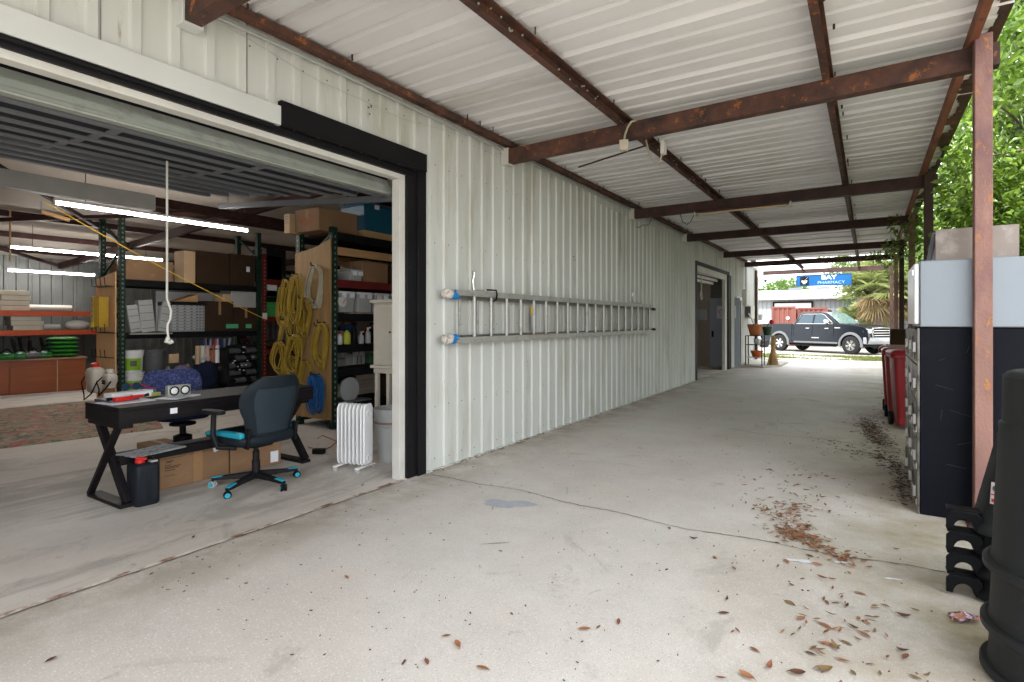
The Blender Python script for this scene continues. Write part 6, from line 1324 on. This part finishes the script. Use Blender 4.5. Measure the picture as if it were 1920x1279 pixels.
def tree(name, label, base, c, r, nclump, nleaf, size, m, seed, trunk_r=.16, cat='tree', group=None, crn=None, clumpr=(.35, .75)):
    o = thing(name, label, cat, base, group); rr = random.Random(seed); base = Vector(base); c = Vector(c)
    b = B(); top = Vector((c.x, c.y, c.z)); mid = base.lerp(top, .5) + Vector((rr.uniform(-.2, .2), rr.uniform(-.2, .2), 0))
    b.tube([base, base + Vector((0, 0, .3)), mid, top], [trunk_r * 1.3, trunk_r, trunk_r * .75, trunk_r * .35], 10); b.obj('trunk', M_bark, o)
    cl = crown_clumps(c, r, nclump, seed) if crn is None else crn
    b = B()
    for k in range(0, min(len(cl), 22)):
        p = Vector([float(q) for q in cl[k]]); s_ = base.lerp(top, rr.uniform(.45, .95)); mm = s_.lerp(p, .55) + Vector((0, 0, rr.uniform(.0, .25))); b.tube([s_, mm, p], [trunk_r * .35, trunk_r * .2, .012], 5)
    b.obj('limbs', M_bark, o)
    V, F = leaf_cloud(cl, nleaf, size, seed, clumpr=clumpr); np_mesh('crown', V, F, m, o, 3); return o
def clip_clumps(c, r, n, seed, xmin): 
    q = crown_clumps(c, r, n * 2, seed, .35); q = q[q[:, 0] > xmin][:n]; return q
G = 'leafy trees along the right side of the canopy'
tree('broadleaf_tree', 'nearest glossy-leaved tree filling the top right corner beyond the rusty post', (4.2, 8.6, -.06), (3.9, 7.6, 4.2), (2.6, 3.4, 3.9), 0, 38000, .165, M_leafA, 5, .2, group=G, crn=clip_clumps((3.8, 7.6, 4.4), (2.9, 4.2, 4.6), 230, 5, 1.45))
tree('broadleaf_tree', 'second glossy-leaved tree whose branch pokes over the brown sheet metal', (3.4, 12.8, -.06), (3.2, 12.2, 3.6), (2.2, 3.0, 3.3), 0, 30000, .14, M_leafA, 6, .17, group=G, crn=np.vstack([clip_clumps((3.0, 11.6, 3.6), (2.4, 3.4, 3.6), 150, 6, 1.12)]))
tree('broadleaf_tree', 'third tree along the canopy posts, mid green and lower', (3.4, 18.0, -.06), (3.3, 17.6, 3.0), (2.1, 2.8, 2.9), 0, 13000, .13, M_leafB, 7, .15, group=G, crn=clip_clumps((3.2, 17.5, 2.9), (2.2, 3.0, 3.0), 80, 7, 1.5))
tree('broadleaf_tree', 'fourth tree along the posts, standing near the end of the canopy', (3.2, 23.5, -.06), (3.1, 23.5, 3.2), (1.9, 2.6, 2.8), 0, 10000, .15, M_leafB, 8, .15, group=G, crn=clip_clumps((3.1, 23.6, 3.0), (1.9, 2.6, 2.8), 60, 8, 1.5))
# vine / branch over the eave
for l_, cs_, nl, sd0 in (('leafy branch reaching under the canopy edge above the grey cabinet', [(1.02, 7.9, 3.25), (.95, 7.8, 2.95), (1.1, 8.1, 2.75), (1.25, 7.9, 3.05), (1.3, 8.3, 2.9), (1.15, 7.6, 2.6), (1.35, 8.0, 2.5), (1.12, 8.6, 3.4), (1.2, 9.2, 3.2), (1.15, 9.0, 2.8), (1.3, 8.8, 2.4)], 1900, 41),
                         ('small vine hanging off the second post beside the sheet metal', [(.80, 9.3, 2.35), (.82, 9.3, 2.15), (.85, 9.25, 1.95)], 90, 42),
                         ('vine tangle around the far post tops', [(.62, 16.4, 3.3), (.45, 16.3, 3.25), (.70, 16.3, 3.1), (.68, 19.6, 3.25), (.4, 19.6, 3.3), (.2, 19.6, 3.35), (.7, 19.6, 3.0), (.5, 12.7, 3.3), (.75, 12.7, 3.2)], 620, 43)):
    o = thing('vine', l_, 'vine', cs_[0]); V, F = leaf_cloud(np.array(cs_), nl, .10, sd0, clumpr=(.14, .34)); np_mesh('foliage', V, F, M_leafA, o, 3)
    b = B(); b.tube([Vector(cs_[0]) + Vector((.6 if cs_[0][0] > .9 else .1, .3, .1))] + [Vector(p) for p in cs_[:4]], [.018, .012, .01, .008, .005], 6); b.obj('stem', M_bark, o)
# right of the truck: big green tree, palm, shrubs
tree('broadleaf_tree', 'large bright green tree behind the sign, right of the white building', (1.2, 43.0, -.1), (1.0, 43, 5.2), (3.2, 3, 3.4), 70, 9000, .30, M_leafC, 12, .3, clumpr=(.5, 1.0))
tree('broadleaf_tree', 'tall tree behind the palm at the far right', (4.5, 38, -.1), (4.2, 38, 5.5), (3.6, 3.5, 5.0), 80, 9000, .30, M_leafC, 13, .3, clumpr=(.5, 1.1))
tree('distant_tree', 'dark rounded tree rising behind the white roof left of the sign', (-9.0, 78, -.1), (-9.0, 78, 4.6), (3.4, 3, 2.0), 50, 5000, .40, M_leafB, 14, .3, clumpr=(.5, 1.0))
tree('distant_tree', 'low dark tree behind the white roof at the left', (-13.4, 84, -.1), (-13.4, 84, 4.0), (2.6, 3, 1.5), 30, 3000, .40, M_leafB, 15, .3, clumpr=(.5, 1.0))
def palm(label, base, h, seed, nf=46, R_=1.15, dead=26):
    o = thing('fan_palm', label, 'palm tree', base); rr = random.Random(seed); base = Vector(base); top = base + Vector((0, 0, h))
    b = B(); b.tube([base, base + Vector((.03, 0, h * .5)), top], [.24, .2, .2], 12); b.obj('trunk', M_bark, o)
    def frond(b, az, el, L_, rr_f, droop):
        d = Vector((math.cos(az) * math.cos(el), math.sin(az) * math.cos(el), math.sin(el))); s = Vector((-math.sin(az), math.cos(az), 0)); u = s.cross(d) * -1
        hub = top + d * L_; b.tube([top, top + d * L_ * .5 + Vector((0, 0, .05)), hub], [.02, .015, .012], 4)
        for k in range(22):
            a = R(-125 + 250 * k / 21); dd = d * math.cos(a) + s * math.sin(a); w_ = s * math.cos(a) - d * math.sin(a); ln = rr_f * rr.uniform(.85, 1.1); 
            m1 = hub + dd * ln * .55 + Vector((0, 0, -droop * .12)); t = hub + dd * ln + Vector((0, 0, -droop * rr.uniform(.4, .8)))
            i = len(b.v); b.v += [tuple(hub), tuple(m1 + w_ * .035), tuple(t), tuple(m1 - w_ * .035)]; b.f += [(i, i + 1, i + 2), (i, i + 2, i + 3)]
    b = B(); [frond(b, rr.uniform(0, 6.28), R(rr.uniform(-15, 80)), rr.uniform(.6, 1.0) * R_, rr.uniform(.6, .85) * R_, .45) for _ in range(nf)]; b.obj('crown', leafmat("palm_green", (.14, .20, .05), (.42, .44, .18), .45, .35, 2), o, fix=False)
    b = B(); [frond(b, rr.uniform(0, 6.28), R(rr.uniform(-75, -25)), rr.uniform(.4, .9) * R_, rr.uniform(.5, .7) * R_, .6) for _ in range(dead)]; b.obj('dead_skirt', leafmat("palm_dead", (.22, .15, .07), (.42, .33, .17), .7, .25, 2), o, fix=False)
palm('fan palm with pale green fronds and a brown dead skirt behind the truck hood', (.45, 36.5, -.1), 3.3, 3, R_=1.35, nf=60, dead=18)
palm('second fan palm crowding the first at the right of the truck', (2.3, 37.5, -.1), 3.2, 4, R_=1.3, nf=40, dead=14)
palm('low fan palm at the left of the palm group', (-.5, 38.5, -.1), 1.5, 6, R_=1.0, nf=24, dead=10)
# wire fence line behind truck
fn = thing('wire_fence', 'grey chain-link fence section behind the truck hood', 'fence', (-1, 39.5, -.1)); b = B()
for k in range(60): b.bar((-2.2 + k * .08, 39.5, .0), (-2.2 + k * .08 + .5, 39.5, 1.3), .008, .008); b.bar((-2.2 + k * .08, 39.52, .0), (-2.2 + k * .08 - .5, 39.52, 1.3), .008, .008)
b.obj('mesh_wire', M_galv, fn); B().tube([(-2.6, 39.5, 1.3), (3, 39.5, 1.3)], .02, 6).obj('top_rail', M_galv, fn)
for x_ in (-2.6, 0.2, 3.0): B().tube([(x_, 39.5, -.1), (x_, 39.5, 1.36)], .03, 8).obj('post', M_galv, fn)

# grass verge at the end of the drive
g = np.random.default_rng(3); n = 26000; X = g.uniform(-9, 6, n); Y = g.uniform(25.6, 28.4, n); msk = (np.sin(X * 1.3 + 1) + np.sin(Y * 2.1 + X * .7) + g.normal(0, .5, n)) > -.15; X, Y = X[msk], Y[msk]; n = len(X)
a = g.uniform(0, 6.28, n); h = g.uniform(.03, .11, n); w_ = .016; le = g.normal(0, .03, (n, 2))
V = np.stack([np.stack([X - w_ * np.cos(a), Y - w_ * np.sin(a), np.full(n, -.09)], 1), np.stack([X + w_ * np.cos(a), Y + w_ * np.sin(a), np.full(n, -.09)], 1), np.stack([X + le[:, 0], Y + le[:, 1], -.09 + h], 1)], 1).reshape(-1, 3)
gr = np_mesh('grass_verge', V, np.arange(3 * n).reshape(-1, 3), leafmat("verge_grass", (.055, .085, .015), (.20, .21, .05), .8, .3, 1.5), None, 3); gr['kind'] = 'stuff'; gr['label'] = 'patchy yellow-green grass strip between the driveway and the truck'; gr['category'] = 'grass'

# ================================================================== DRY LEAVES
M_lf = [mat("rust_brown_leaf", (.24, .095, .055), .7, 0, .25, 20), mat("orange_leaf", (.36, .155, .07), .7, 0, .2, 20), mat("dark_brown_leaf", (.10, .045, .025), .75, 0, .3, 20), mat("olive_brown_leaf", (.22, .14, .06), .7, 0, .25, 20)]
def leafgeo(c, L_, w_, rz, curl, rr):
    nx = 6; vs = []
    for i in range(nx + 1):
        t = i / nx; wd = w_ * math.sin(math.pi * min(1, t * .94 + .03)) ** .8; x = (t - .5) * L_; z = curl * L_ * (2 * t - 1) ** 2 * .5
        for s_ in (-1, 0, 1): vs.append(Vector((x, s_ * wd, z + abs(s_) * wd * .5 * (1 if curl > 0 else .3))))
    vs.append(Vector((-L_ * .72, .004, .0))); M = Matrix.Translation(c) @ Matrix.Rotation(rz, 4, 'Z') @ Matrix.Rotation(rr.uniform(-.25, .25), 4, 'X')
    zmin = min((M @ p).z for p in vs); lift = c[2] - zmin
    vs = [M @ p + Vector((0, 0, lift)) for p in vs]
    fs = [(i * 3 + j, i * 3 + j + 1, (i + 1) * 3 + j + 1, (i + 1) * 3 + j) for i in range(nx) for j in (0, 1)] + [(0, 1, len(vs) - 1), (1, 2, len(vs) - 1)]
    return vs, fs
lr = random.Random(8)
spots = [(837, 1193), (858, 1208), (800, 1240), (905, 1252), (1096, 1180), (1122, 1176), (1160, 1166), (650, 1082), (362, 1008), (236, 1074), (95, 1237), (680, 910), (1340, 1045), (1376, 1066), (1363, 1124), (1415, 1218), (1357, 1150),
         (1518, 1042), (1505, 1085), (1532, 1058), (1560, 1086), (1568, 1130), (1588, 1136), (1612, 1112), (1660, 1136), (1694, 1155), (1610, 1160), (1502, 1160), (1546, 1172), (1640, 1184), (1620, 1190), (1600, 1176), (1692, 1220), (1698, 1232), (1552, 1208), (1566, 1214), (1520, 1225), (1580, 1238), (1632, 1245), (1650, 1262), (1545, 1256), (1600, 1262), (1495, 1262), (1442, 1250), (1400, 1268), (1352, 1272), (1716, 1270), (1738, 1266), (1590, 1045), (1580, 1058), (1555, 1050), (1480, 1130), (1475, 1052), (1300, 1010), (1255, 990), (1680, 1030)]
LV = []
for i, (u, v) in enumerate(spots):
    L_ = lr.uniform(.034, .072) * (1.0 if v > 1000 else .8); c = AG(u, v, .0105 if AG(u, v).x < W else .006); vs, fs = leafgeo(c, L_, L_ * lr.uniform(.15, .25), lr.uniform(0, 6.28), lr.choice([.1, .25, .45, -.05]), lr)
    ci = lr.choice([0, 0, 1, 1, 2, 3]); o = B().add(vs, fs).obj('fallen_leaf', M_lf[ci], None, fix=False, ang=60)
    reg = 'along the bottom edge' if v > 1225 else 'in the lower right scatter' if u > 1400 and v > 1095 else 'just below the leaf drift' if u > 1400 else 'in the bottom centre' if v > 1120 and u > 700 else 'on the open slab'
    LV.append((reg, ci, u, o)); tag(o, 'leaf', 'leaf', 'dry leaves scattered on the driveway')
LV.sort(key=lambda q: (q[0], q[1], q[2])); cnt = {}
ORDL = 'first second third fourth fifth sixth seventh eighth ninth tenth eleventh twelfth thirteenth fourteenth fifteenth'.split()
for reg, ci, u, o in LV:
    k = cnt.get((reg, ci), 0); cnt[(reg, ci)] = k + 1
    o['label'] = '%s from the left of the dry %s leaves %s' % (ORDL[k], ('rust-brown', 'orange', 'dark brown', 'olive-brown')[ci], reg)
def litter(name, label, clusters, mats_, seed, size=(.03, .06), cat='leaf litter'):
    r_ = random.Random(seed); bs_ = [B() for _ in mats_]
    for (u, v, su, sv, n, rot) in clusters:
        for _ in range(n):
            a, c = r_.gauss(0, su), r_.gauss(0, sv); uu = u + a * math.cos(rot) - c * math.sin(rot); vv = v + a * math.sin(rot) + c * math.cos(rot)
            if vv < 690: continue
            p = AG(uu, vv, .005 + r_.uniform(0, .012)); 
            if p.x > 1.2 or p.x < W + .02 or p.y > 22: continue
            L_ = r_.uniform(*size); vs, fs = leafgeo(p, L_, L_ * r_.uniform(.10, .2), r_.uniform(0, 6.28), r_.choice([.1, .3, -.05]), r_); bs_[r_.randrange(len(bs_))].add(vs, fs)
    for k, b in enumerate(bs_):
        o = b.obj(name, mats_[k], None, fix=False, ang=60); o['kind'] = 'stuff'; o['label'] = label; o['category'] = cat
litter('leaf_litter', 'drift of small brown leaves along the crack in the driveway', [(1490, 1004, 28, 7, 130, .25), (1500, 990, 18, 10, 70, .3), (1455, 957, 28, 9, 90, .1), (1510, 950, 20, 10, 30, 0), (1545, 1030, 28, 6, 40, .4), (1590, 1046, 14, 6, 22, .2), (1480, 900, 50, 25, 50, 0), (1600, 1180, 60, 50, 26, 0), (1560, 1120, 90, 70, 22, 0)], [M_lf[0], M_lf[1], M_lf[3]], 4, (.03, .055))
litter('dark_leaf_litter', 'dark wet leaf litter banked against the lockers and red bins', [(1638, 812, 20, 9, 420, .5), (1650, 826, 22, 7, 200, .6), (1672, 868, 22, 7, 200, .5), (1690, 905, 12, 12, 120, .9), (1630, 795, 16, 8, 160, .3), (1600, 842, 50, 8, 90, .2), (1700, 935, 8, 8, 40, .9), (1650, 760, 8, 25, 60, 0)], [M_lf[2], M_lf[2], mat("grey_brown_leaf", (.16, .12, .10), .8, 0, .3, 20)], 5, (.03, .055))
r_ = random.Random(9); b = B(); b2 = B()
for _ in range(1100):
    p = Vector((r_.uniform(-3.5, 1.0), 1.5 + 12 * r_.random() ** 1.6, .006)); s_ = r_.uniform(.0015, .0048) * (1 if r_.random() < .9 else 1.8)
    (b if r_.random() < .8 else b2).cb((p.x, p.y, .007), (s_ * r_.uniform(1, 4), s_, .003), r_.uniform(0, 3.14))
for q, m in ((b, M_lf[2]), (b2, M_frame)): o = q.obj('debris_specks', m); o['kind'] = 'stuff'; o['label'] = 'tiny twigs and crumbs scattered over the driveway'; o['category'] = 'debris'
b = B()
for _ in range(260):
    y = r_.uniform(4.05, 13.8); p = (W + .03 + abs(r_.gauss(0, .035)), y, .005); L_ = r_.uniform(.02, .05); vs, fs = leafgeo(p, L_, L_ * .2, r_.uniform(0, 6.28), .2, r_); b.add(vs, fs)
o = b.obj('wall_base_litter', M_lf[3], None, fix=False); o['kind'] = 'stuff'; o['label'] = 'thin line of dry debris along the foot of the metal wall'; o['category'] = 'debris'
for u, v, s_ in ((1500, 1053, .07), (1575, 1056, .04), (1673, 1087, .035)):
    c = AG(u, v); struct(blob(c.x, c.y, s_, s_ * .35, R(20), int(u), .0052, 24).obj('paint_spot', M_paper, fix=False))

# ================================================================== DENSER BACKGROUND GREENERY, SCREWS, CLUTTER
tree('broadleaf_tree', 'tall dense tree rising above the canopy edge behind the rusty post', (3.6, 14.5, -.06), (3.2, 14, 6.0), (1.8, 5, 3.5), 0, 42000, .15, M_leafA, 51, .2, group=G, crn=clip_clumps((3.0, 13.5, 6.0), (2.4, 6.5, 4.2), 200, 51, 1.35))
tree('broadleaf_tree', 'tall tree closing the gap between the posts further down the canopy', (4.6, 27, -.06), (4.4, 27, 4.5), (3, 4, 4), 0, 16000, .22, M_leafC, 52, .2, group=G, crn=clip_clumps((4.2, 27, 4.2), (3.0, 5, 4.2), 110, 52, 1.6))
# fasteners on the siding: rows of screws, part of the warehouse
b = B(); r_ = random.Random(77)
for zrow in (.10, .62, 1.42, 2.22, 2.98, 3.34):
    k = 0
    while 1.31 + k * PIT < 22.7:
        c = 1.31 + k * PIT + .060; k += 1
        if r_.random() < .12: continue
        if zrow < 2.99 and (c < T1 or 13.85 < c < 18.1 or 18.75 < c < 19.85): continue
        b.lathe([(.001, .004), (.005, .003), (.007, 0)], (0, 0, 0), 6, Matrix.Translation((W + .0005, c + r_.uniform(-.006, .006), zrow + r_.uniform(-.012, .012))) @ Matrix.Rotation(R(90), 4, 'Y'))
o = b.obj('wall_screws', mat("rusty_screw", (.16, .11, .08), .6, .3, .3, 30), wh, fix=False); o['kind'] = 'stuff'
b = B()
for _ in range(34):
    y = r_.uniform(4.1, 13.6); z = r_.uniform(.05, 3.3); s_ = r_.uniform(.004, .011); b.cb((W + .0012, y, z), (.002, s_, s_ * r_.uniform(.6, 3)), 0, Matrix.Rotation(r_.uniform(0, 3), 4, 'X'))
for (y, z, n_) in ((5.2, .72, 5), (9.7, 2.7, 6), (8.9, 1.1, 4), (3.3, 3.3, 6), (7.2, 2.4, 4)):
    for _ in range(n_): b.cb((W + .0013, y + r_.uniform(-.05, .05), z + r_.uniform(-.08, .08)), (.002, r_.uniform(.006, .016), r_.uniform(.01, .03)), 0, Matrix.Rotation(r_.uniform(0, 3), 4, 'X'))
o = b.obj('wall_flecks', M_rustdark, wh, fix=False); o['kind'] = 'stuff'
b = B()   # roof fasteners along purlins
for x in (-2.07 + .05, -.28 + .05, W + .14):
    for k in range(84):
        if r_.random() < .7: continue
        b.cb((x + r_.uniform(-.01, .03), -2.9 + k * PIT + .08, ZR + .012), (.010, .012, .05), r_.random())
o = b.obj('roof_screw_tips', M_rustdark, cp, fix=False); o['kind'] = 'stuff'
# cobweb strands / wires near the wall top
for i, (y0w, y1w, dz) in enumerate(((2.0, 4.6, .10), (4.8, 5.3, .06), (9.6, 12.6, .08))):
    o = thing('sagging_wire', ['thin dark wire sagging along the wall above the door corner', 'short dark wire by the second beam bracket', 'thin dark wire running along the wall under the far ledger'][i], 'wire', (W + .04, y0w, 3.4))
    B().tube([(W + .045, y0w + (y1w - y0w) * t, 3.38 - dz * math.sin(math.pi * t) + .01 * math.sin(t * 17)) for t in np.linspace(0, 1, 14)], .0022, 5).obj('strand', M_greyp, o)

# extra goods on the racks
def quickbox(label, x, y, z, sx, sy, sz, m, rz=0, tape=False, group=None): return carton(label, x - sx / 2, x + sx / 2, y - sy / 2, y + sy / 2, z, z + sz, m, group, tape, rz)
M_cols = [mat("clutter_%d" % i, c, .6, 0, .2, 10) for i, c in enumerate(((.30, .03, .03), (.03, .10, .22), (.30, .28, .24), (.05, .14, .07), (.35, .22, .04), (.05, .05, .06), (.16, .15, .15), (.42, .42, .40)))]
ORD = ['first', 'second', 'third', 'fourth', 'fifth', 'sixth', 'seventh', 'eighth', 'ninth', 'tenth', 'eleventh', 'twelfth', 'thirteenth', 'fourteenth', 'fifteenth', 'sixteenth', 'seventeenth', 'eighteenth', 'nineteenth', 'twentieth']
words = ['red', 'blue', 'off-white', 'green', 'amber', 'black', 'grey', 'white']
r_ = random.Random(31)
levels_A = [(.802, .26, 'on the fifth shelf of the hose rack'), (1.132, .32, 'on the fourth shelf of the hose rack'), (1.562, .25, 'behind the clear tubs, third shelf'), (2.022, .3, 'second shelf of the hose rack')]
for z, hm, wds in levels_A:
    y = 5.10; q = 0
    while y < 7.3:
        wy = r_.uniform(.10, .24); c = r_.randrange(8); h = r_.uniform(.35, .9) * hm
        quickbox('%s small box from the left, %s' % (ORD[q], wds), -6.52 + r_.uniform(-.06, .06), y + wy / 2, z, r_.uniform(.12, .22), wy * .9, h, M_cols[c]); y += wy + r_.uniform(.01, .12); q += 1
# tall rack lower level and red rack: dark mixed goods
for i in range(16):
    y = 5.0 + .105 * i; c = r_.choice([5, 5, 6, 1, 0, 2]); h = r_.uniform(.15, .5); place = 0
    o = thing('shop_item', '%s dark item from the left on the lower deck of the tall rack' % ORD[i], 'shop goods', (XB - .3, y, .225))
    rg = rr_(.05 + .03 * r_.random(), .045, 0, .5, 16); x0 = XB - r_.uniform(.12, .45)
    B().loft([[Vector((x0 + p.x * k_, y + p.y * k_, .225 + h * t)) for p in rg] for t, k_ in ((0, .9), (.08, 1), (.7, 1), (.82, .6), (1, .45))]).obj('body', M_cols[c], o, ang=50)
r2_ = random.Random(5)
for z, hm, nm in ((.902, .5, 'middle'), (1.552, .3, 'upper'), (1.952, .28, 'top but one'), (.205, .5, 'lowest')):
    y = 7.15; q = 0
    while y < 8.7:
        wy = r2_.uniform(.14, .34); c = r2_.randrange(8); quickbox('%s box from the left on the %s level of the red rack' % (ORD[q], nm), XB - .2 + r2_.uniform(-.1, .1), y + wy / 2, z, .3, wy * .92, r2_.uniform(.4, .95) * hm, M_cols[c] if c % 3 else M_cardd); y += wy + .03; q += 1
# roll of netting, paper flyer and tapes on the red post
B().box(XB + .065, XB + .068, YB1 + .05, YB1 + .15, 1.5, 1.62).obj('paper_sticker', M_paper, rC)
# twine strung across the workshop, hanging chain and strip light board
o = thing('twine', 'thin yellow twine strung diagonally across the workshop below the tube lights', 'twine', (-8.6, 4, 2.5))
p0, p1 = AX(82, 378, -9.3), AX(500, 600, -9.3); B().tube([p0.lerp(p1, t) - Vector((0, 0, .05 * math.sin(math.pi * t))) for t in np.linspace(0, 1, 12)], .007, 5).obj('strand', M_yelb, o)
o = thing('hanging_chain', 'rusty chain hanging at the far left beside the middle tube light', 'chain', (-11.5, 3.1, 2.6)); p0, p1 = AX(19, 365, -11.5), AX(19, 490, -11.5); B().tube([p0, p1], .012, 6).obj('links', M_wood, o)
o = thing('hanging_board', 'short orange-brown board hanging by wires above the middle tube light', 'board', (-9.6, 3.4, 3.0)); p0, p1 = AX(77, 397, -9.6), AX(130, 413, -9.6); B().bar(p0, p1, .05, .05).obj('board', M_wood, o); B().tube([p0, p0 + Vector((0, 0, .14))], .005, 5).obj('wire', M_galv, o)
